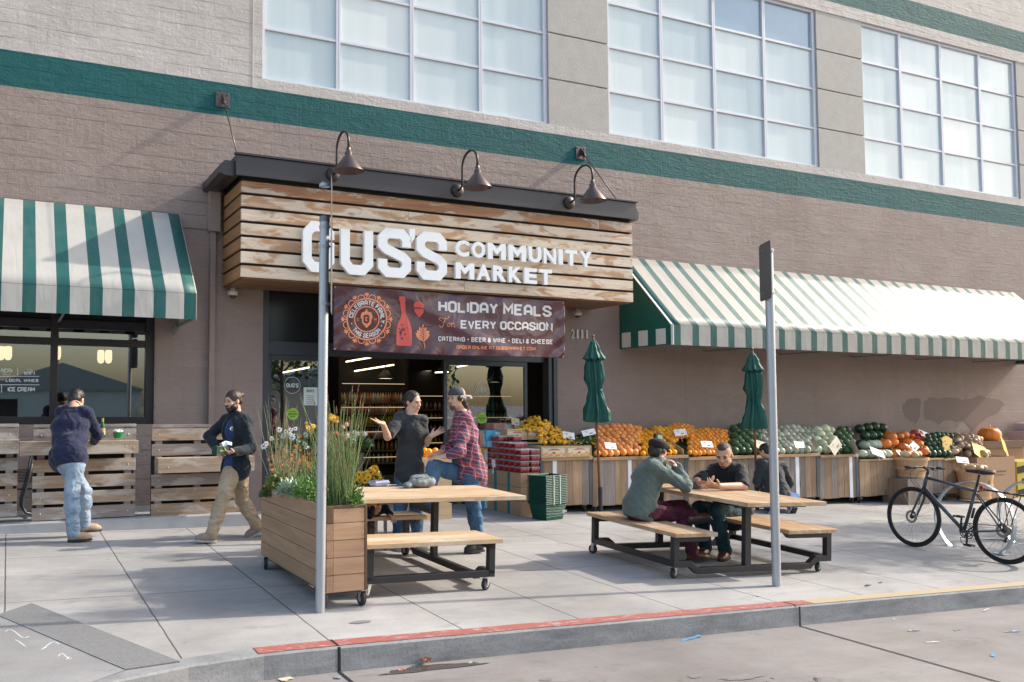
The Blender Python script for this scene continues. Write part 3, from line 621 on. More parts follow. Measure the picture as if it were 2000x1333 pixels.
# building number
def TW(x,z,d): return (x,YW-.012+d*0,z)
b=MB(); p0=W(1114,661,YW-.012); p1=W(1143,663,YW-.012); v,f=btext('2111',1,.0,.02,1.15); xs=[q[0] for q in v]; zs=[q[1] for q in v]
hn=thing('house_number','','house number',(0,0,0)); dw=(p1.x+.08-p0.x)/4
for i_,ch in enumerate('2111'):
    b=MB(); btadd(b,ch,p0.x+dw*i_+dw*(.1 if ch=='2' else .25),p0.x+dw*i_+dw*(.8 if ch=='2' else .62),p0.z,.15,lambda x,z,d:(x,YW-.03+d,z),depth=.012); b.build('numeral',M('thin steel numerals',(.62,.57,.52),.4),hn)
tag(hn,'thin metal numerals 2111 on the brown wall right of the entrance','house number')
# ---------------------------------------------------------------- banner (photo crop coordinates -> hanging cloth)
YB=11.2
def edge(pts,X):
    for i in range(len(pts)-1):
        if X<=pts[i+1][0] or i==len(pts)-2:
            a,c=pts[i],pts[i+1]; t=(X-a[0])/(c[0]-a[0]); return a[1]+t*(c[1]-a[1])
def bw(X,Z,d=0):           # X,Z in banner crop units -> world
    u=(X-480)/1435; v=(Z-edge([(480,55),(1915,155)],X))/355
    sag=14*math.sin(math.pi*u)*(1-v)*0
    px=500+X*.31504; py=540+(Z+sag)*.31504
    f=.018*math.sin(u*9+v*2.2)+.012*math.sin(u*21-v*5)*(1-v)+.035*math.sin(math.pi*u)*(.4+.6*v)
    e=math.exp(-((u)/.05)**2)+math.exp(-((1-u)/.06)**2); f+=.012*e*math.sin(v*19+u*60)
    f+=.010*math.exp(-v/.25)*math.sin(u*34+v*14)+.02*math.exp(-((u-.25-.5*v)/.07)**2)+.008*math.sin(u*70+v*9)*math.exp(-(1-v)/.12)
    p=W(px,py,YB-f-d); return (p.x,p.y,p.z)
bn=thing('banner','maroon vinyl holiday banner hung under the canopy with white and orange print','banner',(0,0,0))
b=MB(); NU,NV=240,60
for i in range(NU+1):
    X=480+1435*i/NU; t0=edge([(480,55),(1915,155)],X); t1=edge([(480,458),(1200,492),(1915,508)],X)
    for j in range(NV+1): b.v.append(bw(X,t0+(t1-t0)*j/NV))
for i in range(NU):
    for j in range(NV): a=i*(NV+1)+j; b.f.append((a,a+1,a+NV+2,a+NV+1))
m,nt,p=newmat('maroon vinyl'); p.inputs['Base Color'].default_value=(.085,.024,.034,1); p.inputs['Roughness'].default_value=.27; p.inputs['Specular IOR Level'].default_value=.7
nt.links.new(bump(nt,noise(nt,coords(nt,(1,1,1)),3.2,2,.5,1.0),.35,.06),p.inputs['Normal'])
o=b.build('cloth',m,bn,smooth=True)
sm=o.modifiers.new('solid','SOLIDIFY'); sm.thickness=.002; sm.offset=1 if False else -1
WH=M('banner white print',(.68,.64,.64),.35,b=0); OR=M('banner orange print',(.78,.26,.12),.35,b=0); RD=M('banner red print',(.62,.085,.07),.35,b=0)
D=.0065
def TBn(X,Z,d): return bw(X,-Z,D)
def line(b,s,x0,x1,yb0,yb1,h,w,gap=1.9): stext(b,s,x0,x1,-yb0,h,w,TBn,gap=gap,slope=-(yb1-yb0)/(x1-x0))
b=MB(); line(b,'HOLIDAY MEALS',1130,1832,220,253,70,1.5); line(b,'EVERY OCCASION',1268,1840,324,340,52,1.5); line(b,'CATERING + BEER & WINE + DELI & CHEESE',1130,1840,401,422,29,1.45,2.3)
def ring(b,cx,cy,r0,r1,n=40,d=D,a0=0,a1=2*math.pi,sx=.97):
    for k in range(n):
        a,c=a0+(a1-a0)*k/n,a0+(a1-a0)*(k+1)/n
        b.add([bw(cx+sx*r*math.cos(t),cy+r*math.sin(t),d) for r,t in ((r0,a),(r1,a),(r1,c),(r0,c))],[(0,1,2,3)])
def shape(b,pts,d=D): b.add([bw(x,y,d) for x,y in pts],[tuple(range(len(pts)))])
SX,SY_=687,266
def arc_text(b,s,r,a0,a1,h,inner=False):
    tot=swidth(s,2.0); k=(a1-a0)/tot; a=a0
    for ch in s:
        if ch!=' ':
            for st in GL[ch]:
                def T3(u,v,dd,a=a):
                    t=a+u*k; rr_=(r+(v/6-.5)*h) if not inner else (r-(v/6-.5)*h); return bw(SX+.97*rr_*math.cos(t),SY_+rr_*math.sin(t),D)
                ribbon(b,st,1.5,0,T3)
        a+=(2.6 if ch==' ' else GW.get(ch,4)+2.0)*k
arc_text(b,'CELEBRATE FAMILY',102,math.pi+.12,2*math.pi+.22,24); arc_text(b,'THIS SEASON',102,math.pi-.62,.68,24,True)
for a in (math.pi-.28,.42): shape(b,[(SX+99*math.cos(a)+4*math.cos(q),SY_+102*math.sin(a)+4*math.sin(q)) for q in (0,1,2,3,4,5)])
b.build('white_print',WH,bn,fix=False)
b=MB(); line(b,'ORDER ONLINE AT GUSSMARKET.COM',1243,1733,449,461,21,1.4,2.2)
ring(b,SX,SY_,122,131); ring(b,SX,SY_,74,82)
for k in range(12):
    a=math.pi/6*k+math.pi/2
    c_,s_=math.cos(a),math.sin(a)
    def q(r,t): return (SX+.97*(r*c_-t*s_),SY_+(r*s_+t*c_))
    shape(b,[q(130,-3),q(145,-3),q(145,3),q(130,3)]); shape(b,[q(143,-2),q(149,-13),q(164,-16),q(158,-8),q(168,0),q(158,8),q(164,16),q(149,13),q(143,2)])
    a2=a+math.pi/12; cx_,cy_=SX+.97*133*math.cos(a2),SY_+133*math.sin(a2); ring(b,cx_,cy_,19,25,10,D,a2-1.7,a2+1.7)
# little acorn with the letter G in the seal
shape(b,[(SX-40,SY_-8),(SX-34,SY_-38),(SX-12,SY_-48),(SX-3,SY_-62),(SX+2,SY_-62),(SX+4,SY_-48),(SX+28,SY_-42),(SX+38,SY_-10),(SX+30,SY_-2),(SX+26,SY_+28),(SX+4,SY_+50),(SX-2,SY_+56),(SX-8,SY_+48),(SX-30,SY_+22),(SX-32,SY_-2)])
line(b,'C',SX-62,SX-48,SY_+10,SY_+10,17,1.2); line(b,'M',SX+46,SX+62,SY_+10,SY_+10,17,1.2)
# script For: a joined line
def poly(pts,w):
    P=[]
    for i in range(len(pts)-1):
        for k in range(6):
            t=k/6; p0=Vector(pts[max(i-1,0)]);p1=Vector(pts[i]);p2=Vector(pts[i+1]);p3=Vector(pts[min(i+2,len(pts)-1)])
            v=.5*((2*p1)+(p2-p0)*t+(2*p0-5*p1+4*p2-p3)*t*t+(3*p1-p0-3*p2+p3)*t**3); P.append((v.x,v.y))
    P.append(pts[-1]); ribbon(b,P,w,0,lambda x,z,d:bw(x,z,D))
poly([(1150,275),(1136,268),(1140,256),(1160,262),(1185,264),(1195,252),(1188,248)],3.5); poly([(1176,252),(1168,280),(1158,310),(1144,314),(1136,304)],4); poly([(1152,286),(1176,282)],3)
poly([(1196,290),(1186,298),(1188,310),(1198,310),(1204,298),(1196,290),(1206,292),(1214,288)],3.5); poly([(1214,286),(1212,314),(1216,298),(1226,290),(1230,300),(1228,316),(1236,312)],3.5)
# leaf
shape(b,[(1032,400),(1012,394),(996,376),(988,350),(1000,352),(996,332),(1010,338),(1012,312),(1024,322),(1036,293),(1044,322),(1056,314),(1058,340),(1076,338),(1070,358),(1078,362),(1066,384),(1048,400),(1040,400)])
shape(b,[(1037,398),(1042,398),(1050,447),(1045,449)])
b.build('orange_print',OR,bn,fix=False)
b=MB(); shape(b,[(888,124),(925,126),(928,150),(924,160),(930,235),(945,268),(958,300),(966,330),(965,425),(958,434),(880,430),(870,422),(872,330),(878,296),(894,262),(902,232),(893,160),(888,150)])
shape(b,[(976,192),(978,170),(992,158),(1006,158),(1009,151),(1014,158),(1032,166),(1043,184),(1042,197),(1010,194)]); shape(b,[(980,200),(1040,202),(1038,226),(1024,244),(1011,256),(998,242),(984,222)])
b.build('red_print',RD,bn,fix=False)
b=MB(); D2=.009
for x,y,r in ((905,300,5),(918,330,8),(898,345,9),(925,360,6),(906,385,7),(940,320,4),(912,410,5),(890,325,4),(935,400,6)): b.add([bw(x+r*math.cos(t),y+r*math.sin(t),D2) for t in (0,1,2,3,4,5)],[tuple(range(6))])
stext(b,'G',SX-20,SX+16,-(SY_+26),54,1.8,lambda x,z,d:bw(x,-z,D2))
for k in range(6):
    y=392-14*k; 
    for sgn in(-1,1): ribbon(b,[(1036,-y),(1036+sgn*(24-2*k),-(y-16))],2.5,0,lambda x,z,d:bw(x,-z,D2))
ribbon(b,[(1040,-398),(1034,-310)],2.5,0,lambda x,z,d:bw(x,-z,D2))
b.build('cut_out_print',M('banner ground colour',(.085,.024,.034),.35,b=0),bn,fix=False)
for i,(u,v) in enumerate(((490,66),(1905,165),(490,448),(1905,498))):
    q=bw(u,v,.004); b=MB(); b.M=Matrix.Translation(q)@Matrix.Rotation(math.pi/2,4,'X'); b.lathe([(.007,0),(.012,.002),(.014,0)],12); b.build('grommet',M_GALV,bn)
# ---------------------------------------------------------------- awnings
def stripe_mat(name,x0,per,duty,green=(.012,.125,.118),white=(.59,.57,.53)):
    m,nt,p=newmat(name); X=nd(nt,'SeparateXYZ',{0:coords(nt)}).outputs[0]
    fr=math_(nt,'FRACT',math_(nt,'DIVIDE',math_(nt,'ADD',X,-x0+50*per),per)); k=math_(nt,'LESS_THAN',fr,duty)
    n=noise(nt,coords(nt,(1,1,.5)),3,5,.6); col=mix(nt,k,white,green); col=mix(nt,math_(nt,'MULTIPLY',ramp(nt,n,[(.5,0),(.75,1)]),.18),col,(.3,.28,.25))
    nt.links.new(col,p.inputs['Base Color']); p.inputs['Roughness'].default_value=.5; p.inputs['Specular IOR Level'].default_value=.45; p.inputs['Sheen Weight'].default_value=.1
    nt.links.new(bump(nt,math_(nt,'ADD',noise(nt,coords(nt,(1,1,1)),2.2,3),math_(nt,'MULTIPLY',noise(nt,coords(nt,(5,1,1)),1.5,2,.5,1.),.5)),.4,.035),p.inputs['Normal'])
    p.inputs['Coat Weight'].default_value=.10; p.inputs['Coat Roughness'].default_value=.48
    o=nt.nodes['Material Output']; tl=nd(nt,'BsdfTranslucent',{'Color':col}); mx=nd(nt,'MixShader',{0:.28,1:p.outputs[0],2:tl.outputs[0]}); nt.links.new(mx.outputs[0],o.inputs[0]); return m
YA=YW*.894
def awning(x0,x1,zt,zf,zv,mat,name,label,side0=None):
    t=thing('awning',label,'awning',(0,0,0))
    b=MB(); n=int((x1-x0)/.19); m_=8
    for i in range(n+1):
        x=x0+(x1-x0)*i/n; sag=.5*(1-math.cos(2*math.pi*(x-x1)/1.9))
        for j in range(m_+1):
            v=j/m_; y=YW+(YA-YW)*v; z=zt+(zf-zt)*v-.014*sag*math.sin(math.pi*v); b.v.append((x,y,z))
    for i in range(n):
        for j in range(m_): a=i*(m_+1)+j; b.f.append((a,a+1,a+m_+2,a+m_+1))
    o=b.build('slope_canvas',mat,t,smooth=True,shear=True,fix=False); sm=o.modifiers.new('s','SOLIDIFY'); sm.thickness=.004; sm.offset=0
    b=MB(); 
    for i in range(n):
        xa=x0+(x1-x0)*i/n; xb_=x0+(x1-x0)*(i+1)/n; b.add([(xa,YA-.004,zf-.004),(xb_,YA-.004,zf-.004),(xb_,YA-.0,zv),(xa,YA-.0,zv)],[(0,1,2,3)])
    o=b.build('valance',mat,t,shear=True,fix=False); sm=o.modifiers.new('s','SOLIDIFY'); sm.thickness=.004; sm.offset=1
    b=MB()
    for x in (x0+.02,x1-.02) if side0 is None else (x0+.02,x1-.02):
        b.obox((x,YW,zt-.03),(x,YA+.02,zf-.03),.03,.03); b.obox((x,YA+.02,zf-.03),(x,YA+.02,zv+.02),.03,.03); b.obox((x,YW,zv+.02),(x,YA+.02,zv+.02),.03,.03)
    b.obox((x0+.035,YA+.02,zf-.03),(x1-.035,YA+.02,zf-.03),.03,.03)
    xx=x0+1.9
    while xx<x1-.5: b.obox((xx,YW,zt-.04),(xx,YA+.04,zf-.04),.025,.025); b.obox((xx,YW,zv+.02),(xx,YA+.035,zv+.02),.025,.025); xx+=1.9
    b.build('frame',M('awning tube frame',(.35,.35,.34),.4,metal=.5),t,shear=True)
    return t
zf=(cz(0,553.7,YA)+cz(385,572,YA))/2; zv=(cz(0,608,YA)+cz(384,624,YA))/2; zt=(cz(0,388,YW)+cz(348,418,YW))/2
xr_=W(384.5,590,YA).x; per=.376
SM=stripe_mat('green and cream awning canvas',xr_-.16-.0,per,.150/per)
t=awning(-7.,xr_,zt,zf,zv,SM,'','green and cream striped awning over the cafe window, steep with deep valance')
b=MB(); b.add([(xr_+.003,YW,zt),(xr_+.003,YA,zf),(xr_+.003,YA,zv),(xr_+.003,YW,zv+.0)],[(0,1,2,3)]); b.build('side_panel',M('cream canvas edge',(.70,.69,.66),.5,b=0),t,shear=True,fix=False)
b=MB(); yy=W(350,640,YW-.3)
for k in range(3): b.tube([(xr_-.06-.04*k,YW-.05-.22*k,zv-.01),(xr_-.08-.04*k,YW-.1-.22*k,zv-.10-.01*k),(xr_-.05-.03*k,YW-.2-.22*k,zv-.03)],.018,6)
b.build('torn_fringe',M('grey mesh fringe',(.16,.17,.16),.8),t,shear=True)
ax0=W(1312,640,YA).x; zf2=(cz(1312,632,YA)+cz(2000,673,YA))/2; zv2=(cz(1312,672,YA)+cz(2000,704,YA))/2; zt2_=(cz(1240,508,YW)+cz(2000,572,YW))/2
SM2=stripe_mat('green and cream awning canvas right',9.848,.3826,.139/.3826,white=(.51,.485,.445))
t2=awning(ax0,20.8,zt2_,zf2,zv2,SM2,'','long green and cream striped awning above the fruit stands')
GP=M('solid green canvas',(.008,.105,.085),.5,.08)
b=MB(); b.add([(ax0-.004,YW,zt2_),(ax0-.004,YA,zf2),(ax0-.004,YA,zv2),(ax0-.004,YW,zv2)],[(0,3,2,1)]); b.build('side_panel',GP,t2,shear=True,fix=False)
for k in range(3):
    b=MB(); y0=YA+.13+.43*k; b.add([(ax0-.009,y0,zv2+.02),(ax0-.009,y0+.235,zv2+.02),(ax0-.009,y0+.235,zf2-.05),(ax0-.009,y0,zf2-.05)],[(0,1,2,3)])
    b.build('side_square',M('cream canvas edge',(.70,.69,.66)),t2,shear=True,fix=False)
b=MB(); b.obox((ax0-.006,YW,zt2_+.004),(ax0-.006,YA,zf2+.004),.03,.016); b.obox((ax0-.002,YA-.012,zf2),(ax0-.002,YA-.012,zv2),.05,.012,(1,0,0)); b.build('white_piping',M_WHITE,t2,shear=True)
b=MB(); b.add([(20.805,YW,zt2_),(20.805,YA,zf2),(20.805,YA,zv2),(20.805,YW,zv2)],[(0,1,2,3)]); b.build('side_panel',GP,t2,shear=True,fix=False)
# ---------------------------------------------------------------- window writing
yg=YW+.105
b=MB()
def TG(x,z,d): return (x,yg,z)
def gl(s,x0,x1,y0,y1,w=1.5,sp=1.9):
    p=W(x0,y1,yg);q=W(x1,y1,yg);r_=W(x0,y0,yg); stext(b,s,p.x,q.x,p.z,r_.z-p.z,w,TG,gap=sp)
gl('ACAI',1,24,720,728.5); gl('BOWLS',5,20,730,732.5,1.2); gl('FREE',52,62,721,723.5,1.2); gl('WIFI',46,68,725,733)
gl('& + LOCAL WINES',-6,75,740,746,1.6,2.4); gl('ICE CREAM',15,68,756.5,765,1.5)
def rule(x0,y0,x1,y1,t=.008):
    p=W(x0,y0,yg);q=W(x1,y1,yg); b.obox(p,q,t,.001,(0,1,0)) 
rule(-20,735.5,77,735.5); rule(-20,752,77,752); rule(34.5,719,34.5,734); rule(3,753,3,767)
tag(b.build('window_lettering',M('white vinyl letters',(.75,.78,.8),.5,b=0)),'small white menu lettering ACAI, WIFI, LOCAL WINES and ICE CREAM on the cafe window','lettering')
# door stickers
yk=YW+.152
def sticker_ring(px,py,rp,doorn):
    c=W(px,py,yk); r=W(px,py-rp,yk).z-c.z; b=MB(); n=40
    for k in range(n):
        a,e=2*math.pi*k/n,2*math.pi*(k+1)/n
        b.add([(c.x+q*math.cos(t),yk,c.z+q*math.sin(t)) for q,t in ((r,a),(r*.95,a),(r*.95,e),(r,e))],[(0,1,2,3)])
    stext(b,"GUS'S",c.x-r*.78,c.x+r*.78,c.z-r*.26,r*.5,1.6,lambda x,z,d:(x,yk,z)); b.build('ring_logo',M('pale vinyl sticker',(.55,.62,.62),.5,b=0),doorn)
    b=MB(); c2=W(px+1,py+56,yk); r*=.72; b.add([(c2.x+r*math.cos(2*math.pi*k/24),yk,c2.z+r*math.sin(2*math.pi*k/24)) for k in range(24)],[tuple(range(24))]); b.build('green_sticker',M('lime sticker',(.30,.55,.05),.5,b=0),doorn,fix=False)
    b=MB(); stext(b,'AUTOMATIC',c2.x-r*.6,c2.x+r*.6,c2.z+r*.3,r*.2,1.3,lambda x,z,d:(x,yk-.002,z)); stext(b,'CAUTION',c2.x-r*.85,c2.x+r*.85,c2.z-r*.17,r*.34,1.5,lambda x,z,d:(x,yk-.002,z)); stext(b,'DOOR',c2.x-r*.4,c2.x+r*.4,c2.z-r*.5,r*.22,1.4,lambda x,z,d:(x,yk-.002,z)); b.build('sticker_writing',M('dark sticker ink',(.03,.07,.01),.6,b=0),doorn,fix=False)
sticker_ring(571,753,16.5,dl); sticker_ring(940,761,15,dr)
p=W(593,757,yk-.004);q=W(620,792,yk-.004); b=MB(); b.box(p.x,q.x,yk-.006,yk-.004,q.z,p.z); n_=b.build('notice',M('white paper',(.62,.68,.68),.6),dl)
b=MB(); w_=q.x-p.x; stext(b,"GUS'S",p.x+w_*.2,q.x-w_*.25,p.z-.075,.045,1.6,lambda x,z,d:(x,yk-.008,z))
for k in range(5): z=p.z-.13-.03*k; b.add([(p.x+w_*.2,yk-.008,z),(q.x-w_*.25,yk-.008,z),(q.x-w_*.25,yk-.008,z+.008),(p.x+w_*.2,yk-.008,z+.008)],[(0,1,2,3)])
b.build('notice_print',M('grey ink',(.12,.15,.16),.6,b=0),n_,fix=False)
# ---------------------------------------------------------------- street furniture
M_PLW=wood('cedar planter boards',(.42,.26,.155),(.29,.165,.09),1,.6,.9,contrast=.5,rndv=.18); M_PLX=wood('cedar end boards',(.50,.315,.19),(.37,.21,.115),0,.55,.9,contrast=.45,rndv=.18); M_PLC=wood('dark cedar trim',(.16,.085,.045),(.10,.052,.028),2,.5,1)
M_TOP=wood('worn table boards',(.50,.33,.19),(.34,.21,.115),1,.5,.8,stain=(.48,.38,.27),contrast=.9); M_TOPX=wood('pale worn table boards',(.60,.44,.28),(.42,.28,.16),1,.55,.8,stain=(.56,.46,.34),contrast=.9)
M_GREYW=wood('grey weathered slats',(.36,.30,.27),(.22,.175,.155),0,.7,.9,stain=(.44,.40,.37)); M_WARMW=wood('warm weathered slats',(.46,.34,.24),(.27,.17,.10),0,.65,.9,stain=(.45,.40,.36))
M_SLAB=wood('sun bleached bar board',(.50,.39,.28),(.33,.225,.145),0,.6,.9,stain=(.55,.48,.40))
M_RUB=M('black rubber tyre',(.022,.022,.024),.65,.2,20,80,.2); M_ZINC=M('zinc plate',(.50,.50,.48),.38,.1,metal=.7)
def caster(parent,x,y,z,r=.052,a=0,inmat=None):
    b=MB(); b.M=rotm(a,(x,y,z))@Matrix.Translation((.025,0,r))@Matrix.Rotation(math.pi/2,4,'X')
    b.lathe([(r*.45,-.018),(r*.86,-.018),(r,-.010),(r,.010),(r*.86,.018),(r*.45,.018)],22); c=b.build('caster',M_RUB,parent,smooth=True,auto=35)
    b=MB(); b.M=rotm(a,(x,y,z))@Matrix.Translation((.025,0,r))@Matrix.Rotation(math.pi/2,4,'X'); b.lathe([(0,-.020),(r*.45,-.019),(r*.5,-.0),(r*.45,.019),(0,.020)],16); b.build('hub',M_ZINC if inmat is None else inmat,c,smooth=True,auto=35)
    b=MB(); b.M=rotm(a,(x,y,z)); b.prism([(-.012,2*r+.016),(.035,2*r+.004),(.036,r-.006),(.016,r-.006)],.004,o=(0,-.028,0)); b.prism([(-.012,2*r+.016),(.035,2*r+.004),(.036,r-.006),(.016,r-.006)],.004,o=(0,.024,0))
    b.box(-.035,.04,-.034,.034,2*r+.012,2*r+.018); b.build('fork',M_ZINC,c)
    return c
# planter
pn=G(637,1160,.13); PX0=pn.x; PY0=pn.y; PX1=W(716,1155,PY0).x; PY1=8.36; pz0=W(637,1160,PY0).z; pz1=W(637,990,PY0).z
t=thing('planter','long wooden planter box on casters beside the leftmost signpost','planter',((PX0+PX1)/2,(PY0+PY1)/2,gz((PX0+PX1)/2,(PY0+PY1)/2)))
O=t.location; hx=(PX1-PX0)/2; hy=(PY1-PY0)/2; a0=pz0-O.z; a1=pz1-O.z
for k in range(5):
    z0=a0+(a1-a0)*k/5+.002; z1=a0+(a1-a0)*(k+1)/5-.002
    b=MB(); b.box(-hx,-hx+.02,-hy+.035,hy,z0,z1); b.build('side_board',M_PLW,t,bevel=.003)
    b=MB(); b.box(hx-.02,hx,-hy+.035,hy,z0,z1); b.build('side_board',M_PLW,t,bevel=.003)
    b=MB(); b.box(-hx+.058,hx-.018,-hy,-hy+.03,z0,z1 if k<4 else z1-.022); b.build('end_board',M_PLX,t,bevel=.003)
    b=MB(); b.box(-hx+.02,hx-.02,hy-.03,hy,z0,z1); b.build('end_board',M_PLX,t,bevel=.003)
    b=MB(); b.box(-hx,-hx+.055,-hy-.004,-hy+.03,z0,z1); b.build('corner_post',M_PLC if k==4 else M_PLW,t,bevel=.003)
b=MB(); b.box(hx-.016,hx+.004,-hy-.004,-hy+.03,a0,a1); b.build('corner_post',M_PLC,t,bevel=.002)
b=MB(); b.box(-hx+.002,hx-.002,-hy+.001,-hy+.04,a1-.024,a1+.002); b.build('cap',M_PLC,t,bevel=.003)
b=MB(); b.box(-hx+.022,hx-.022,-hy+.042,hy-.032,a1-.09,a1-.06); b.build('soil',M('potting soil',(.03,.022,.016),.95,.3,30,60,.8,bd=.02),t)
b=MB(); b.box(-hx+.01,hx-.01,-hy+.02,hy-.02,a0-.012,a0); b.build('base',M_STEEL,t)
for (x,y,a) in ((-hx-.0,-hy+.05,1.5),(hx-.01,-hy+.05,1.7),(-hx-.02,hy-.25,1.3),(hx,hy-.25,1.3)): caster(t,x,y,gz(O.x+x,O.y+y)-O.z,.058,a)
for o_ in [c for c in t.children if c.name.startswith('caster')]: pass
# picnic tables
def picnic(label,cx,cy,rz,BL,BR,TT,Y0,Y1,TY,posts,topm,benchm):
    t=thing('picnic_table',label,'picnic table',(cx,cy,gz(cx,cy)),rz,tilt=True,group='wheeled picnic tables')
    s=.062
    b=MB()
    for yy in (Y0,Y1):
        l=BL[0]+.06; r=BR[1]-.06; zb=.175; zd=.10
        b.obox((l,yy,.145),(l,yy,.41),s,s,(0,1,0)); b.obox((r,yy,.145),(r,yy,.41),s,s,(0,1,0))
        for sx,e in ((l,BL[1]-.02),(r,BR[0]+.02)):
            dr=1 if e>sx else -1; b.prism([(sx-dr*s/2,.41),(e,.41),(e-dr*.05,.36),(sx-dr*s/2,.36)],s,o=(0,yy-s/2-.001,0))
        q=.17; 
        path=[(l-s/2,.175),(l+q,.175),(l+q+.09,.105),(r-q-.09,.105),(r-q,.175),(r+s/2,.175)]
        lo=[(x,z-.06) for x,z in path]; lo[1]=(l+q-.02,.115);lo[2]=(l+q+.07,.045);lo[3]=(r-q-.07,.045);lo[4]=(r-q+.02,.115)
        for i in range(5): b.prism([path[i],path[i+1],lo[i+1],lo[i]],s-.002,o=(0,yy-s/2+.001,0))
        for px in posts: b.obox((px,yy,.104),(px,yy,.70),.072,s-.004,(0,1,0))
        b.obox((TT[0]+.06,yy,.69),(TT[1]-.06,yy,.69),.05,.034)
    for x in (BL[0]+.06,BR[1]-.06): b.obox((x,Y0+s/2,.145),(x,Y1-s/2,.145),s-.004,s-.004)
    fr=b.build('frame',M_STEEL,t,bevel=.004)
    def slab(x0,x1,y0,y1,z0,z1,n,name,mat):
        for k in range(n):
            a=x0+(x1-x0)*k/n; c=x0+(x1-x0)*(k+1)/n; b=MB(); b.box(a+.0006,c-.0006,y0,y1,z0,z1-.0004*(k%2)); b.build(name,mat,t,bevel=.004)
    slab(BL[0],BL[1],Y0-.09,Y1+.09,.412,.452,3,'bench_board',benchm); slab(BR[0],BR[1],Y0-.09,Y1+.09,.412,.452,3,'bench_board',benchm)
    slab(TT[0],TT[1],TY[0],TY[1],.710,.752,6,'top_board',topm)
    for x,y,a in ((BL[0]+.06,Y0+.03,rng.uniform(0,6)),(BR[1]-.16,Y0+.03,.4),(BL[0]+.06,Y1,2.),(BR[1]-.16,Y1,1.)): caster(t,x,y,0,.05,a)
    return t
tb1=picnic('picnic table with bare pale boards next to the planter',3.42,7.6,math.pi/2,(-.90,-.40),(.62,1.0),(-.3,.70),-.55,.62,(-1.26,.66),(.27,),M_TOPX,M_TOPX)
tb2=picnic('picnic table where two men sit, beside the right signpost',6.88,7.27,-.078,(-.94,-.45),(.42,1.06),(-.22,.76),-.70,.68,(-.93,.85),(-.03,),M_TOP,M_TOP)
# sign posts
def signpost(px,py,tx,ty,label,plates,r):
    p=G(px,py); top=W(tx,ty,p.y); t=thing('signpost',label,'signpost',p)
    b=MB(); e=top-p; b.tube([(0,0,-.05),(e.x*.5,e.y*.5,e.z*.5),tuple(e)],r,18); b.build('pole',M_GALV,t,smooth=True,auto=40)
    b=MB(); b.lathe([(r+.002,-.03),(r+.004,-.01),(r+.003,.015),(.01,.022)],18,tuple(e),cap=True); b.build('cap',M('cap metal',(.16,.17,.19),.4,metal=.5),t,smooth=True,auto=40)
    for (z0,z1,d,w,off) in plates:
        d=Vector(d).normalized(); n=Vector((d.y,-d.x,0)); o=Vector((e.x,0,0))+n*off
        b=MB(); rc=.03
        pts=[(0,z0+rc),(rc*.3,z0+rc*.3),(rc,z0),(w-rc,z0),(w-rc*.3,z0+rc*.3),(w,z0+rc),(w,z1-rc),(w-rc*.3,z1-rc*.3),(w-rc,z1),(rc,z1),(rc*.3,z1-rc*.3),(0,z1-rc)]
        b.prism(pts,.003,o=o-d*(w*.5 if len(plates)<0 else w*.35),ax=(d,(0,0,1),n)); b.build('sign_plate',M('sign back aluminium',(.10,.105,.11),.5,.12,metal=.4),t)
        b=MB()
        for zz in (z0+.07,z1-.07): b.tube([o+Vector((0,0,zz))-n*.09,o+Vector((0,0,zz))+n*.01],.006,6); b.lathe([(r+.004,-.012),(r+.006,0),(r+.004,.012)],16,(e.x,0,zz)); b.obox(Vector((e.x,-.06,zz)),Vector((e.x-.05,-.07,zz+.006)),.01,.004)
        b.build('clamp',M_GALV,t)
    return t
vd=Vector((math.sin(R(20.6)),math.cos(R(20.6)),0)); H1=W(633,425,6.43).z
f1=lambda y: W(645,y,6.43).z-G(625,1196).z
signpost(625,1196,634,427,'tall galvanised post with signs seen edge-on, standing in front of the planter',[(f1(462),f1(347),vd+Vector((.02,0,0)),.30,.052),(f1(612),f1(466),vd+Vector((.03,0,0)),.30,.052)],.0385)
signpost(1517,1145,1501,489,'galvanised post with one slanted sign plate, right of the seated men',[(W(1510,588,6.12).z+.143,W(1517,478,6.12).z+.143,(-.494,-.869,0),.33,.05)],.040)
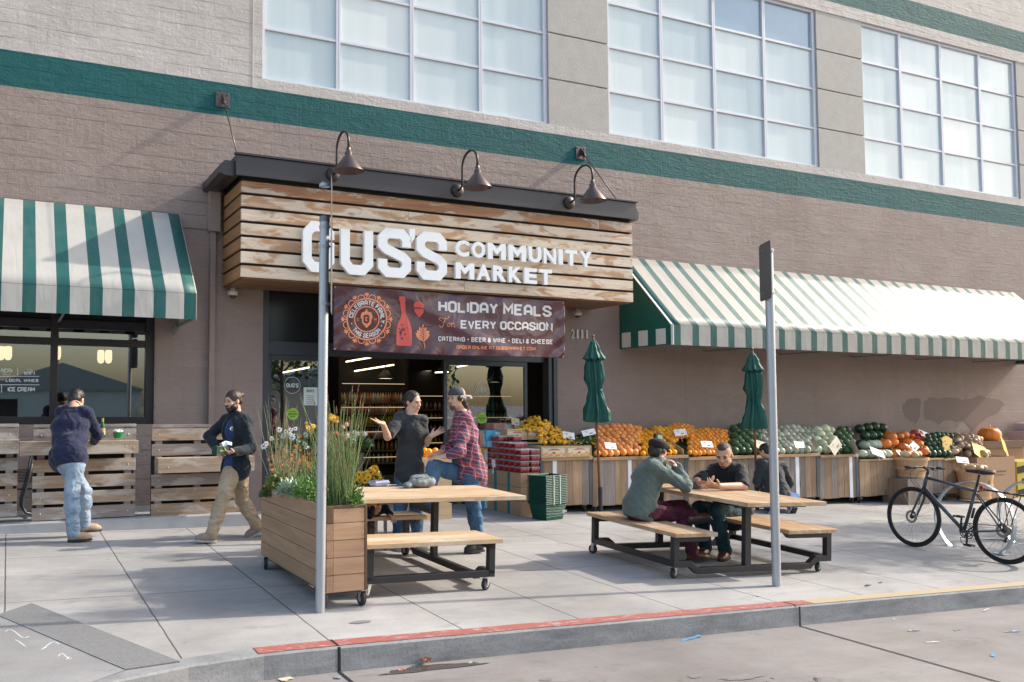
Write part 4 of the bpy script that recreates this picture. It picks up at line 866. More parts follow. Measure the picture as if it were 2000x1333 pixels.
# umbrellas
M_UMB=M('dark green umbrella cloth',(.006,.085,.062),.55,.15,8,50,.2,bd=.01); M_UPOLE=wood('umbrella pole wood',(.26,.10,.05),(.16,.055,.028),2,.4,1,knots=False)
def umbrella(base,topz,lean,label,sleeve=True,seed=1):
    t=thing('closed_umbrella',label,'umbrella',base,group='closed green umbrellas'); h=topz-base[2]
    L=lambda z:Vector((lean*(z-0),0,z))
    b=MB(); b.tube([L(0.0),L(h-.05)],.019,12); b.ball(tuple(L(h)),(.022,.022,.028),12,8); b.tube([L(h-.07),L(h-.015)],.014,10); b.build('pole',M_UPOLE,t,smooth=True)
    def cloth(prof,name,nf,amp,ph):
        b=MB(); n=72
        rows=[]
        for i in range(len(prof)-1):
            for k in range(5):
                u=k/5; rows.append((prof[i][0]+(prof[i+1][0]-prof[i][0])*(u*u*(3-2*u)),prof[i][1]+(prof[i+1][1]-prof[i][1])*u))
        rows.append(prof[-1])
        for r_,z in rows:
            c=L(z)
            for k in range(n):
                a=2*math.pi*k/n; f=(1-abs(math.sin(a*nf/2+ph+.35*math.sin(z*4+a)+.5*math.sin(a+ph)))**.55)*1.25-.45; rr=r_*(1+amp*f*(1 if r_>.05 else .4))+.003*math.sin(a*13+z*11)
                b.v.append((c.x+rr*math.cos(a),c.y+rr*math.sin(a),c.z+(.03*f if z==rows[-1][1] else 0)))
        for i in range(len(rows)-1):
            for k in range(n): b.f.append((i*n+k,i*n+(k+1)%n,(i+1)*n+(k+1)%n,(i+1)*n+k))
        o=b.build(name,M_UMB,t,smooth=True,fix=False); s_=o.modifiers.new('s','SOLIDIFY'); s_.thickness=.003
    cloth([(.012,h-.05),(.05,h-.10),(.085,h-.2),(.15,h-.36)],'top_flap',8,.34,seed)
    cloth([(.07,h-.30),(.105,h-.45),(.115,h-.65),(.085,h-.80),(.082,h-.86),(.115,h-1.0),(.155,h-1.18),(.165,h-1.31)],'folded_canopy',7,.62,seed+.6)
    b=MB(); b.tube([L(h-.83)+Vector((.09*math.cos(a*.5),.09*math.sin(a*.5),.01*math.sin(a*3))) for a in range(13)],.008,5); b.build('strap',M_UMB,t)
    b=MB(); b.lathe([(.0,0),(.03,0),(.034,.36),(.034,.40),(.03,.41),(.02,.41)],16); b.build('base_sleeve',M_STEEL,t,smooth=True,auto=40)
ub=G(1173,1004); umbrella(tuple(ub),W(1156,657,ub.y).z,-.035,'closed dark green umbrella left of the seated men, between stacked baskets and grapefruit')
u2=W(1478,960,10.75); umbrella((u2.x,10.75,gz(u2.x,10.75)),W(1473,683,10.75).z,-.01,'closed dark green umbrella in front of the melons, beside the right signpost',seed=2.2)
# pallet bars against the cafe wall
PYB=LY+.17
def slat(t,x0,x1,z0,z1,Y,mat,d=.022,name='slat'):
    b=MB(); b.box(x0,x1,Y,Y+d,z0,z1); return b.build(name,mat,t,bevel=.003)
def bolts(t,pts):
    b=MB()
    for x,y,z in pts: b.ball((x,y,z),(.010,.006,.010),8,6)
    b.build('bolt_head',M_ZINC,t,smooth=True)
def palletbar(label,cat,px0,px1,rows,slab,slabx,mats,group):
    xm=(px0+px1)/2; X0=W(px0,900,PYB).x; X1=W(px1,900,PYB).x; t=thing('pallet_counter',label,cat,((X0+X1)/2,PYB,zt),group=group); O=t.location
    zr=lambda y,Y=PYB:W(xm,y,Y).z-O.z
    for i,(ya,yb) in enumerate(rows): slat(t,X0-O.x,X1-O.x,zr(yb),zr(ya),0,mats[i])
    for x in (X0+.09,(X0+X1)/2,X1-.09): b=MB(); b.box(x-.04-O.x,x+.04-O.x,.023,.11,zr(rows[-1][1])+.004,zr(rows[0][0])-.004); b.build('upright',M_GREYW,t)
    b=MB(); b.box(X0-O.x+.01,X1-O.x-.01,.115,.135,zr(rows[-1][1])+.02,zr(rows[1][1])); b.build('slat_shade_sheet',M('slat gap shade',(.03,.028,.027),.9),t)  # dark sheet standing in for the shade behind the slats
    Ys=PYB-.24; z1=W(xm,slab[0],Ys).z-O.z; z0=W(xm,slab[1],Ys).z-O.z
    for k in range(3):
        b=MB(); b.box(slabx[0]-O.x,slabx[1]-O.x,-.24+.08*k+(.002 if k else 0),-.24+.08*(k+1),z0 if k==0 else z1-.045,z1-.001*k); b.build('counter_board',M_SLAB,t,bevel=.004)
    b=MB(); 
    for x in (slabx[0]+.1,slabx[1]-.1): b.box(x-O.x-.03,x-O.x+.03,-.22,-.002,z0+.01,z1-.05)
    b.build('bracket',M_GREYW,t)
    bolts(t,[(x-O.x,-.24 if s_ else -.001,z) for x,s_,z in [(slabx[0]+.12,1,(z0+z1)/2-.02),(slabx[1]-.14,1,(z0+z1)/2+.01),(slabx[1]-.05,1,(z0+z1)/2-.01)]+[(X1-.09,0,zr((a+c)/2)) for a,c in rows[1:]]+[(X0+.09,0,zr((a+c)/2)) for a,c in rows[1:]]])
    return t,z1+O.z
rowsM=[(829,834.6),(838.5,861),(897,921),(928,952),(959,983),(989,1013)]
G_,W_=M_GREYW,M_WARMW
Yq=PYB-.24
tA,zbar=palletbar('grey slatted pallet counter cut off by the left edge, behind the metal chair','pallet counter',-190,35,[(y-0,z+1) for y,z in rowsM],(862,889),(-2.2,W(37.5,880,Yq).x),[G_,G_,G_,W_,W_,G_],'pallet counters along the ledge')
tB,_=palletbar('slatted pallet counter where the man in the navy sweater leans, with bottle and green bowl','pallet counter',64,265,rowsM,(862,888),(W(37.8,880,Yq).x+.002,W(270,880,Yq).x),[G_,G_,W_,W_,W_,G_],'pallet counters along the ledge')
tC,_=palletbar('slatted pallet bench with low seat board behind the walking man','pallet bench',296,473,[(829,835),(837,860),(867,889),(925,947),(952,976),(981.6,1006)],(894,923),(W(309,900,Yq).x,W(497,900,Yq).x),[G_,W_,G_,G_,W_,W_],'pallet counters along the ledge')
# cafe chair folded behind the gap
p=W(50,1010,PYB+.25); t=thing('metal_chair','dark folded metal chair in the gap between the two left pallet counters','chair',(p.x,PYB+.3,zt))
b=MB(); P=[W(66,890,PYB+.3)-t.location,W(56,935,PYB+.3)-t.location,W(45,975,PYB+.3)-t.location,W(44,990,PYB+.3)-t.location,W(50,1002,PYB+.3)-t.location,W(64,1005,PYB+.3)-t.location]; b.tube(P,.016,8); b.tube([p_+Vector((-.02,.25,0)) for p_ in P],.016,8); b.tube([P[5],P[5]+Vector((-.02,.25,0))],.014,6); b.build('tube_frame',M('grey chair tube',(.11,.115,.12),.4,metal=.5),t,smooth=True)
b=MB()
for k in range(9): z=P[0].z+.02-.018*k; b.box(-.14,.2,.1,.12,z-.20,z-.19)
b.box(-.15,.21,.10,.12,P[0].z-.42,P[0].z-.40); b.build('mesh_back',M_STEEL,t)
# bottle and bowl on the bar
p=W(200,861,Yq+.10); t=thing('beer_bottle','green glass bottle with yellow and white label on the pallet counter','bottle',(p.x,Yq+.10,zbar))
b=MB(); b.lathe([(0,.003),(.030,.003),(.032,.012),(.032,.145),(.026,.165),(.0145,.20),(.0135,.245),(.0155,.248),(.0155,.258),(.012,.26),(0,.26)],20); b.build('glass',M('green bottle glass',(.01,.10,.03),.08,b=0,coat=.6),t,smooth=True,auto=40)
b=MB(); b.lathe([(.0328,.045),(.0328,.125)],20); b.build('label_paper',M('bottle label',(.62,.50,.22),.5,.5,30,b=0),t,smooth=True)
b=MB(); b.lathe([(.0152,.202),(.0148,.245)],16); b.build('neck_foil',M('yellow foil',(.55,.50,.05),.4,b=0),t,smooth=True)
p=W(231,861.5,Yq+.11); t=thing('paper_bowl','small green paper bowl with napkin on the pallet counter','bowl',(p.x,Yq+.11,zbar))
b=MB(); b.lathe([(0,.002),(.050,.002),(.064,.072),(.066,.074),(.062,.074),(.05,.006)],26); b.build('bowl',M('green paper',(.01,.24,.06),.5,b=0),t,smooth=True,auto=40)
b=MB(); r2=random.Random(4)
for k in range(9):
    a=r2.uniform(0,6.3); c=Vector((.03*math.cos(a),.03*math.sin(a),.07)); b.add([c,c+Vector((r2.uniform(-.06,.06),r2.uniform(-.03,.03),.02)),c+Vector((r2.uniform(-.05,.05),r2.uniform(-.03,.03),.045)),c+Vector((r2.uniform(-.03,.03),0,.03))],[(0,1,2,3)])
b.build('napkin',M_WHITE,t)
# bag, clamshell, cup
zt1=gz(3.9,7.7)+.757
M_BAG=M('grey sling bag fabric',(.17,.19,.21),.7,.12,12,160,.5,bd=.003)
# ---------------------------------------------------------------- implicit surfaces (bodies, clothes, soft things)
def _seg(P,a,b):
    ab=b-a; L=max(1e-9,float(ab@ab)); t=np.clip(((P-a)@ab)/L,0,1); return t,np.linalg.norm(P-(a+t[...,None]*ab),axis=-1)
def sdf_mesh(prims,vox=.01,k=.02,noise_=None,cuts=()):
    # prims: ('c',a,b,r0,r1) tapered limb, ('e',centre,radii,matrix|None) ellipsoid, leading '-' subtracts; optional last item = own blend
    lo=np.full(3,1e9);hi=-lo
    def bb(p):
        if p[0][-1]=='c': a,b=np.array(p[1],float),np.array(p[2],float); r=max(p[3],p[4]); return np.minimum(a,b)-r,np.maximum(a,b)+r
        c=np.array(p[1],float); r=max(p[2]); return c-r,c+r
    for p in prims:
        if p[0][0]=='-': continue
        l,h=bb(p); lo=np.minimum(lo,l);hi=np.maximum(hi,h)
    lo-=3*vox;hi+=3*vox; n=np.ceil((hi-lo)/vox).astype(int)+1
    D=np.full(n,.06,np.float32); ax=[lo[i]+vox*np.arange(n[i]) for i in range(3)]
    for p in prims:
        l,h=bb(p); pad=.05+k; i0=np.maximum(0,np.floor((l-pad-lo)/vox).astype(int)); i1=np.minimum(n,np.ceil((h+pad-lo)/vox).astype(int)+1)
        if (i1<=i0).any(): continue
        sl=tuple(slice(i0[i],i1[i]) for i in range(3)); P=np.stack(np.meshgrid(*[ax[i][sl[i]] for i in range(3)],indexing='ij'),-1)
        if p[0][-1]=='c':
            t,d=_seg(P,np.array(p[1],float),np.array(p[2],float)); d=d-(p[3]+(p[4]-p[3])*t); kk=p[5] if len(p)>5 else k
        else:
            q=P-np.array(p[1],float); 
            if p[3] is not None: q=q@np.array(p[3])      # columns = local axes
            rd=np.array(p[2],float); m=np.linalg.norm(q/rd,axis=-1); g=np.linalg.norm(q/(rd*rd),axis=-1)+1e-9; d=m*(m-1)/g; kk=p[4] if len(p)>4 else k
        A=D[sl]
        if p[0][0]=='-':
            d=-d; h_=np.clip(.5-.5*(d-A)/kk,0,1) if 0 else None; hh_=np.maximum(kk-np.abs(A-d),0)/kk; D[sl]=np.maximum(A,d)+hh_*hh_*kk*.25
        else:
            hh_=np.maximum(kk-np.abs(A-d),0)/kk; D[sl]=np.minimum(A,d)-hh_*hh_*kk*.25
    if noise_ is not None:
        X,Y,Z=np.meshgrid(*ax,indexing='ij'); 
        for (amp,fx,fy,fz,ph) in noise_: D+=(amp*np.sin(fx*X+fy*Y+fz*Z+ph+1.3*np.sin(.6*fy*X-.7*fx*Z+ph*2))).astype(np.float32)
    for c,nv in cuts:       # keep the side where (p-c).n<0
        nv=np.array(nv,float); nv/=np.linalg.norm(nv); c=np.array(c,float)
        pl=(ax[0][:,None,None]-c[0])*nv[0]+(ax[1][None,:,None]-c[1])*nv[1]+(ax[2][None,None,:]-c[2])*nv[2]; D=np.maximum(D,pl)
    return nets(D,lo,vox)
def nets(D,lo,vox):
    S=D<0; n=np.array(D.shape); cs=n-1
    cnt=np.zeros(cs,np.int16); acc=np.zeros(tuple(cs)+(3,),np.float32)
    for a in range(3):
        o1=[slice(None)]*3;o2=[slice(None)]*3; o1[a]=slice(0,n[a]-1);o2[a]=slice(1,n[a]); d0=D[tuple(o1)];d1=D[tuple(o2)]; cr=(d0<0)!=(d1<0)
        with np.errstate(divide='ignore',invalid='ignore'): t=np.where(cr,d0/(d0-d1),0).astype(np.float32)
        b_,c_=[x for x in range(3) if x!=a]
        for ib in (0,1):
            for ic in (0,1):
                s=[slice(None)]*3; s[b_]=slice(ib,ib+cs[b_]);s[c_]=slice(ic,ic+cs[c_]); m=cr[tuple(s)]; cnt+=m
                acc[...,a]+=np.where(m,t[tuple(s)],0); acc[...,b_]+=m*ib; acc[...,c_]+=m*ic
    act=cnt>0; idx=np.full(cs,-1,np.int64); ii=np.argwhere(act); idx[act]=np.arange(len(ii)); V=(ii+acc[act]/cnt[act][:,None])*vox+lo
    F=[]
    for a in range(3):
        b_,c_=(a+1)%3,(a+2)%3
        o1=[slice(1,-1)]*3;o2=[slice(1,-1)]*3; o1[a]=slice(0,n[a]-1);o2[a]=slice(1,n[a]); s0=S[tuple(o1)];s1=S[tuple(o2)]; e=np.argwhere(s0!=s1)
        if len(e)==0: continue
        off=np.ones(3,int); off[a]=0; g=e+off; sg=s0[tuple(e.T)]
        def q(db,dc): h=g.copy(); h[:,b_]-=db; h[:,c_]-=dc; return idx[tuple(h.T)]
        f=np.stack([q(1,1),q(0,1),q(0,0),q(1,0)],1); f[~sg]=f[~sg][:,::-1]; F.append(f)
    return V,np.concatenate(F)
def soft(name,prims,mat,parent,vox=.01,k=.02,noise_=None,cuts=(),sm=0):
    V,F=sdf_mesh(prims,vox,k,noise_,cuts); me=bpy.data.meshes.new(name); me.from_pydata(V.tolist(),[],F.tolist()); me.polygons.foreach_set('use_smooth',[True]*len(me.polygons)); me.materials.append(mat)
    o=bpy.data.objects.new(name,me); C.objects.link(o); o.parent=parent
    if sm: m=o.modifiers.new('sm','SMOOTH'); m.factor=.5; m.iterations=sm
    me.update(); return o
def V3(*a): return np.array(a,float)
def nrm(v): v=np.array(v,float); return v/max(1e-9,np.linalg.norm(v))
def mid(a,b,t=.5): return np.array(a)*(1-t)+np.array(b)*t
M_SKIN=M('skin',(.60,.36,.26),.5,.10,9,60,.08,sss=.08,spec=.35); M_SKIN2=M('tanned skin',(.55,.32,.21),.5,.1,9,60,.08,sss=.08,spec=.35)
M_HAIRD=M('dark brown hair',(.022,.014,.010),.45,.3,30,120,.8,bd=.006,stretch=(1,1,.3)); M_LIP=M('lips',(.33,.12,.10),.45,b=0); M_EYE=M('dark eye',(.02,.015,.012),.3,b=0)
def hand(w,d,nv,curl=.5,side=1,L=.185,spread=.16,curls=None,pointy=False):
    # w wrist, d direction of the fingers, nv palm normal (towards which fingers curl), side: thumb side sign
    w=np.array(w,float); d=nrm(d); nv=np.array(nv,float); nv=nrm(nv-d*(nv@d)); s=nrm(np.cross(d,nv))*side      # s: towards the thumb
    P=[]; pl=L*.5
    for u in (-.030,-.010,.010,.028): P.append(('c',w+s*u*.7+d*.005,w+d*pl+s*u,.0165,.0135,.012))
    fl=[.80,.97,1.0,.88]; us=[-.032,-.0115,.0095,.030]
    curls=curls or [curl*1.15,curl*1.05,curl,curl*.9]
    for i in range(4):
        b=w+d*(pl*.96)+s*us[i]; a=(us[i]/.03)*spread; dd=nrm(d*math.cos(a)+s*math.sin(a)); seg=L*.5*fl[i]; c=curls[i]; ang=c*.55; p=b; r=.0092
        for q,fr in enumerate((.44,.31,.25)):
            v=dd*math.cos(ang)+nv*math.sin(ang); e=p+v*seg*fr; P.append(('c',p,e,r,r*.90,.004)); p=e; r*=.90; ang+=c*.8
    tb=w+d*pl*.28+s*.030; t1=tb+nrm(d*.62+s*.72+nv*.25)*L*.21; t2=t1+nrm(d*.85+s*.38+nv*(.25+.4*curl))*L*.17
    P+= [('c',w+d*.02+s*.01,tb,.018,.015,.012),('c',tb,t1,.0145,.0115,.006),('c',t1,t2,.0115,.0095,.004)]
    return P
def frame(f,up=(0,0,1)):
    f=nrm(f); r=nrm(np.cross(f,up)); u=np.cross(r,f); return r,f,u
def head_prims(c,f,up=(0,0,1),s=1.):
    r,f,u=frame(f,up); Mx=np.stack([r,f,u],1); H=lambda x,y,z:np.array(c)+s*(r*x+f*y+u*z); S=lambda *v:tuple(s*q for q in v)
    P=[('e',H(0,-.008,.030),S(.074,.094,.086),Mx,.02),('e',H(0,.030,-.030),S(.060,.062,.082),Mx,.03),('e',H(0,.052,-.088),S(.036,.034,.030),Mx,.025),('c',H(-.045,.015,-.075),H(0,.05,-.095),.02*s,.022*s,.02),('c',H(.045,.015,-.075),H(0,.05,-.095),.02*s,.022*s,.02),
       ('e',H(0,.080,.018),S(.052,.014,.013),Mx,.016),('-e',H(-.031,.099,-.002),S(.017,.016,.011),Mx,.012),('-e',H(.031,.099,-.002),S(.017,.016,.011),Mx,.012),
       ('c',H(0,.088,.008),H(0,.112,-.030),.008*s,.013*s,.010),('e',H(-.012,.098,-.036),S(.010,.011,.008),Mx,.006),('e',H(.012,.098,-.036),S(.010,.011,.008),Mx,.006),
       ('e',H(0,.088,-.062),S(.026,.012,.012),Mx,.01),('e',H(-.036,.068,-.030),S(.022,.02,.02),Mx,.02),('e',H(.036,.068,-.030),S(.022,.02,.02),Mx,.02),
       ('e',H(-.077,-.005,-.010),S(.010,.020,.031),Mx,.008),('e',H(.077,-.005,-.010),S(.010,.020,.031),Mx,.008)]
    return P,H,Mx
def face_bits(par,H,Mx,s=1,beard=None,browmat=None):
    b=MB()
    Mr=Matrix([[*Mx[i],0] for i in range(3)]+[[0,0,0,1]])
    def el(b,p,r,n=12,m=8): b.M=Matrix.Translation(Vector(p))@Mr; b.ball((0,0,0),tuple(q*s for q in r),n,m)
    for x in (-.031,.031): b=MB(); el(b,H(x,.088,-.002),(.0125,.008,.0055)); b.build('eye',M_EYE,par,smooth=True)
    b=MB()
    for x in (-.031,.031): el(b,H(x,.096,.019),(.019,.005,.0045))
    b.build('eyebrows',browmat or M_HAIRD,par,smooth=True)
    b=MB(); el(b,H(0,.1005,-.062),(.023,.006,.0065)); b.build('mouth',M_LIP,par,smooth=True)
def person(label,J,cloth,loc):
    """J: joints in world space; cloth: dict of garments.  Returns the root, body and head frame."""
    t=thing('person',label,'person',loc); L=np.array(loc,float)
    J={k:(np.array(v,float)-L if k in('head','chest','pelvis') or k[:-1] in('sh','el','wr','hi','kn','an') else v) for k,v in J.items()}
    s=J.get('s',1.)
    hp,H,Mx=head_prims(J['head'],J['hf'],J.get('hup',(0,0,1)),s)
    nb=mid(J['shL'],J['shR'])+V3(0,0,.035)*s
    P=list(hp); P.append(('c',nb-V3(0,0,.02),H(0,-.022,-.055),.060*s,.054*s,.03))
    ch=J['chest'];pe=J['pelvis']; bw=J.get('bw',1.)
    def torso(g=0,kw=1):
        sr=nrm(J['shR']-J['shL']); up=nrm(nb-pe); fr=nrm(np.cross(up,sr)); sr=np.cross(fr,up); T=np.stack([sr,fr,up],1); md=mid(ch,pe,.55)
        return [('e',ch,(.165*s*bw+g,.118*s*bw+g,.175*s+g),T,.05),('e',md,(.145*s*bw+g,.112*s*bw+g,.16*s+g),T,.05),('e',pe,(.155*s*bw+g,.122*s*bw+g,.13*s+g),T,.05),('c',mid(J['shL'],nb,.14)-V3(0,0,.01),mid(J['shR'],nb,.14)-V3(0,0,.01),.056*s+g*.8,.056*s+g*.8,.05),('c',mid(J['shL'],J['shR'],.5)+up*.055*s,ch,.06*s+g,.10*s+g,.05)]
    def arm(q,g=0,r=(.052,.043,.041,.030),part=(0,1)):
        a,e,w=mid(J['sh'+q],nb,.16)-V3(0,0,.012*s),J['el'+q],J['wr'+q]; o=[]
        if part[0]<=.0: o+=[('c',a,mid(a,e,min(1,part[1]*2)),r[0]*s+g,(r[0]+(r[1]-r[0])*min(1,part[1]*2))*s+g,.03)]
        if part[1]>.5: o+=[('c',e,mid(e,w,(part[1]-.5)*2),r[2]*s+g,(r[2]+(r[3]-r[2])*(part[1]-.5)*2)*s+g,.03)]
        return o
    def leg(q,g=0,r=(.090,.060,.056,.040),part=1.,g2=None):
        h,kn,an=J['hi'+q],J['kn'+q],J['an'+q]; g2=g if g2 is None else g2
        return [('c',h,kn,r[0]*s+g,r[1]*s+g,.04),('c',kn,mid(kn,an,part),r[2]*s+g,(r[2]+(r[3]-r[2])*part)*s+g2,.03),('e',mid(kn,an,.3),tuple((.058*s+g,.060*s+g,.10*s)),None,.04)]
    P+=torso(-.012)
    for q in 'LR':
        if 'el'+q in J: P+=arm(q,0); h=J['h'+q]; P+=hand(J['wr'+q],h['d'],h['n'],h.get('curl',.4),h.get('side',1),.18*s,h.get('spread',.16),h.get('curls'))
        if 'kn'+q in J: P+=leg(q,-.008); f=nrm(J['f'+q]); an=J['an'+q]; P+= [('c',an-V3(0,0,.02)*s,an+f*.12*s-V3(0,0,.055)*s,.034*s,.024*s,.02)]
    body=soft('body',P,cloth.get('skin',M_SKIN),t,vox=cloth.get('vox',.0078),k=.012,sm=1)
    if cloth.get('face',True): face_bits(body,H,Mx,s)
    for top in cloth['tops']:
     g=top.get('g',.018)
     TP=torso(g)
     for q in 'LR':
         if 'el'+q in J: TP+=arm(q,top.get('ag',g*.8),part=(0,top.get('sleeve',1.)))
     if top.get('hem'): TP+= [('e',pe+V3(0,0,top['hem']*.6),(.158*s*bw+g,.125*s*bw+g,.18*s+g+abs(top['hem'])),np.stack([nrm(J['hiR']-J['hiL']),nrm(np.cross((0,0,1),J['hiR']-J['hiL'])),V3(0,0,1)],1) if 'hiR' in J else None,.05)]
     TP+=top.get('extra',lambda J,H:[])(J,H)
     r,f,u=frame(J['hf']); upb=nrm(nb-pe)
     if top.get('neck','crew')=='crew': TP+=[('-e',nb+V3(0,0,.055)*s+f*top.get('nf',0),(top.get('nr',.072)*s,top.get('nr',.072)*s,.06*s),None,.01)]
     elif top['neck']=='v': TP+=[('-e',nb+V3(0,0,.055)*s,(.070*s,.070*s,.055*s),None,.01)]
     w=top.get('wr',.0045)*.8
     NZ=[(w,17,11,23,.3),(w*.7,-28,21,37,1.7),(w*.35,60,-35,52,.9)]
     soft(top['name'],TP,top['mat'],t,vox=.0095,k=.03,noise_=NZ,cuts=[(np.array(c)-L,n) for c,n in top.get('cuts',())]+([(pe+upb*(top['hem']-.075*s),-upb*1.0+V3(.12,.05,0))] if top.get('hem') and not top.get('nocut') else []))
    bt=cloth.get('pants')
    if bt:
        g=bt.get('g',.016); LP=[('e',pe-V3(0,0,.05),(.150*s*bw+g*.5,.118*s*bw+g*.5,.11*s),np.stack([nrm(J['hiR']-J['hiL']),nrm(np.cross((0,0,1),J['hiR']-J['hiL'])),V3(0,0,1)],1),.05)]
        for q in 'LR': 
            if 'kn'+q in J: LP+=leg(q,g,g2=bt.get('g2',g+.012),part=bt.get('len',1.02))
        w=bt.get('wr',.004)*.62; soft(bt.get('name','trousers'),LP,bt['mat'],t,vox=.0095,k=.03,noise_=[(w,14,10,33,.3),(w*.8,-22,16,62,2.),(w*.4,50,40,-80,1)],cuts=[(np.array(c)-L,n) for c,n in bt.get('cuts',())])
    sh=cloth.get('shoes')
    if sh:
        for q in 'LR':
            if 'kn'+q not in J or q in sh.get('skip',''): continue
            an=J['an'+q]; f=nrm(J['f'+q]); up=nrm(J.get('u'+q,(0,0,1))); sd=nrm(np.cross(f,up)); up=np.cross(sd,f); Q=lambda x,y,z:an+s*(sd*x+f*y+up*z); hh=sh.get('h',.03)
            SP=[('c',Q(0,-.015,hh),Q(0,-.01,-.05),.042*s,.043*s,.02),('c',Q(0,-.01,-.045),Q(0,.12,-.055),.042*s,.040*s,.03),('c',Q(-.006,.10,-.06),Q(.0,.165,-.062),.040*s,.032*s,.03),('e',Q(0,.06,-.035),(.042*s,.09*s,.03*s),np.stack([sd,f,up],1),.03)]
            so_=soft('shoe',SP,sh['mat'],t,vox=.0075,k=.02,cuts=[(Q(0,0,-.082),-up)])
            b=MB(); prof=[(-.050,-.052),(-.030,-.060),(.030,-.060),(.048,-.05),(.052,.06),(.050,.13),(.035,.18),(.0,.203),(-.034,.182),(-.048,.13),(-.048,.05)]
            b.add([tuple(Q(x*.92,y,-.076)) for x,y in prof]+[tuple(Q(x*.92,y,-.098)) for x,y in prof],[tuple(range(11)),tuple(range(21,10,-1))]+[(i,i+11,(i+1)%11+11,(i+1)%11) for i in range(11)]); b.build('sole',sh.get('sole',M_RUB),so_,bevel=.003)
    return t,body,H,Mx,J,L
def hair(par,H,Mx,prims,mat,name='hair',vox=.0075,subs=(),k=.012,noise_=((.0013,95,70,30,0),)):
    P=[(p[0],H(*p[1]),tuple(q+.005 for q in p[2]),Mx,.012) if p[0]=='e' else ('c',H(*p[1]),H(*p[2]),p[3],p[4],.012) for p in prims]+[('-e',H(*c),r,Mx,.008) for c,r in subs]
    return soft(name,P,mat,par,vox=vox,k=k,noise_=noise_)
# ---------------------------------------------------------------- fruit stands
YC=11.08
def X_(px,py=890,Y=YC): return W(px,py,Y).x
M_OLD=[wood('reclaimed plank %s'%n,a,c,2,.75,.9,contrast=.9,rndv=.5) for n,a,c in (('brown',(.34,.22,.14),(.19,.115,.07)),('grey',(.30,.25,.22),(.17,.135,.115)),('tan',(.42,.28,.17),(.26,.16,.09)))]
M_TRIM=wood('pine trim',(.50,.31,.17),(.36,.21,.11),0,.55,.9,contrast=.4); M_POST=M('slate grey post',(.07,.08,.10),.6,.2); M_WS=M('white strip',(.72,.73,.76),.6,.06)
def ztop(px): return W(px,893.5-.008*(px-1052)*1.2,YC).z
def stand(px0,px1,label,posts=(),whites=(),ztp=None,low=None,trimh=.05,mats=M_OLD,depth=1.0):
    x0,x1=X_(px0),X_(px1); g=gz((x0+x1)/2,YC+.3); t=thing('fruit_stand',label,'fruit stand',((x0+x1)/2,YC,g),group='plank-fronted fruit stands along the wall'); cx=(x0+x1)/2
    zT=ztop((px0+px1)/2)-g if ztp is None else ztp; zB=.10 if low is None else low; z=zT-trimh
    x=x0; r2=random.Random(int(px0)); bl_=[(X_(a),X_(c),m) for a,c,m in [(a,c,M_POST) for a,c in posts]+[(a,c,M_WS) for a,c in whites]]
    for a,c,m in bl_: b=MB(); b.box(a-cx,c-cx,-.004,.03,zB,z-.001); b.build('post' if m is M_POST else 'white_strip',m,t,bevel=.002)
    edges=sorted([x0,x1]+[v for a,c,_ in bl_ for v in (a,c)])
    for i in range(0,len(edges)-1):
        a,c=edges[i],edges[i+1]
        if c-a<.02 or any(abs(a-q)<1e-6 and abs(c-w)<1e-6 for q,w,_ in bl_): continue
        n=max(1,round((c-a)/.135)); cu=[a]+sorted(a+(c-a)*(k+r2.uniform(-.25,.25))/n for k in range(1,n))+[c]
        for k in range(n): b=MB(); b.box(cu[k]-cx+.001,cu[k+1]-cx-.001,r2.uniform(0,.004),.026,zB+r2.uniform(0,.012),z-.002); b.build('plank',r2.choice(mats),t,bevel=.002)
    b=MB(); b.box(x0-cx+.001,x1-cx-.001,-.025,.035,z,zT); b.build('front_trim',M_TRIM,t,bevel=.003)
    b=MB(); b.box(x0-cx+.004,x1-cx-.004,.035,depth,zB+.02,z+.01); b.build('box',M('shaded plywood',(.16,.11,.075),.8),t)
    b=MB(); b.prism([(.035,z+.012),(depth,z+.34),(depth,z+.30),(.035,z-.01)],x1-x0-.02,o=(x0-cx+.01,0,0),ax=((0,1,0),(0,0,1),(1,0,0))); b.build('sloped_shelf',M('shelf paper',(.05,.09,.04),.8),t)
    for sx in (x0-cx+.08,x1-cx-.1):
        for sy in (.07,depth-.1): caster(t,sx,sy,-.01,.045,1.3,M_STEEL)
    return t,zT+g
stand(1055,1156,'plank-fronted fruit stand under the leafy tangerines, leftmost of the row',[(1055,1061),(1150,1156)],[(1079,1087)])
stand(1157,1343,'plank-fronted fruit stand holding grapefruit and oranges behind the left umbrella',[(1336,1343)],[(1226,1233)])
stand(1343.5,1600,'long plank-fronted fruit stand holding oranges, watermelons and grey melons',[(1594,1600)],[(1553,1560)])
stand(1600.5,1676,'short plank-fronted fruit stand with white strip under the green striped melons',[(1671,1676)],[(1658,1664)])
gE=gz(X_(1715),YC); 
stand(1678,1752,'low dark-framed wooden crate stand under the pale oval melons',[],[],ztp=W(1715,893,YC).z-gE-.04,low=.12,trimh=.03,mats=[M_OLD[0],M_OLD[2]])
stand(1842,1884,'wooden crate stand half hidden behind the bicycle handlebar',[],[],ztp=W(1715,893,YC).z-gE-.04,low=.12,trimh=.03,mats=[M_OLD[0],M_OLD[2]])
stand(1753,1841,'grey plank stand behind the front basket of the row, under the pumpkins',[],[],ztp=W(1715,893,YC).z-gE-.04,low=.12,trimh=.03,mats=[M_OLD[1]])
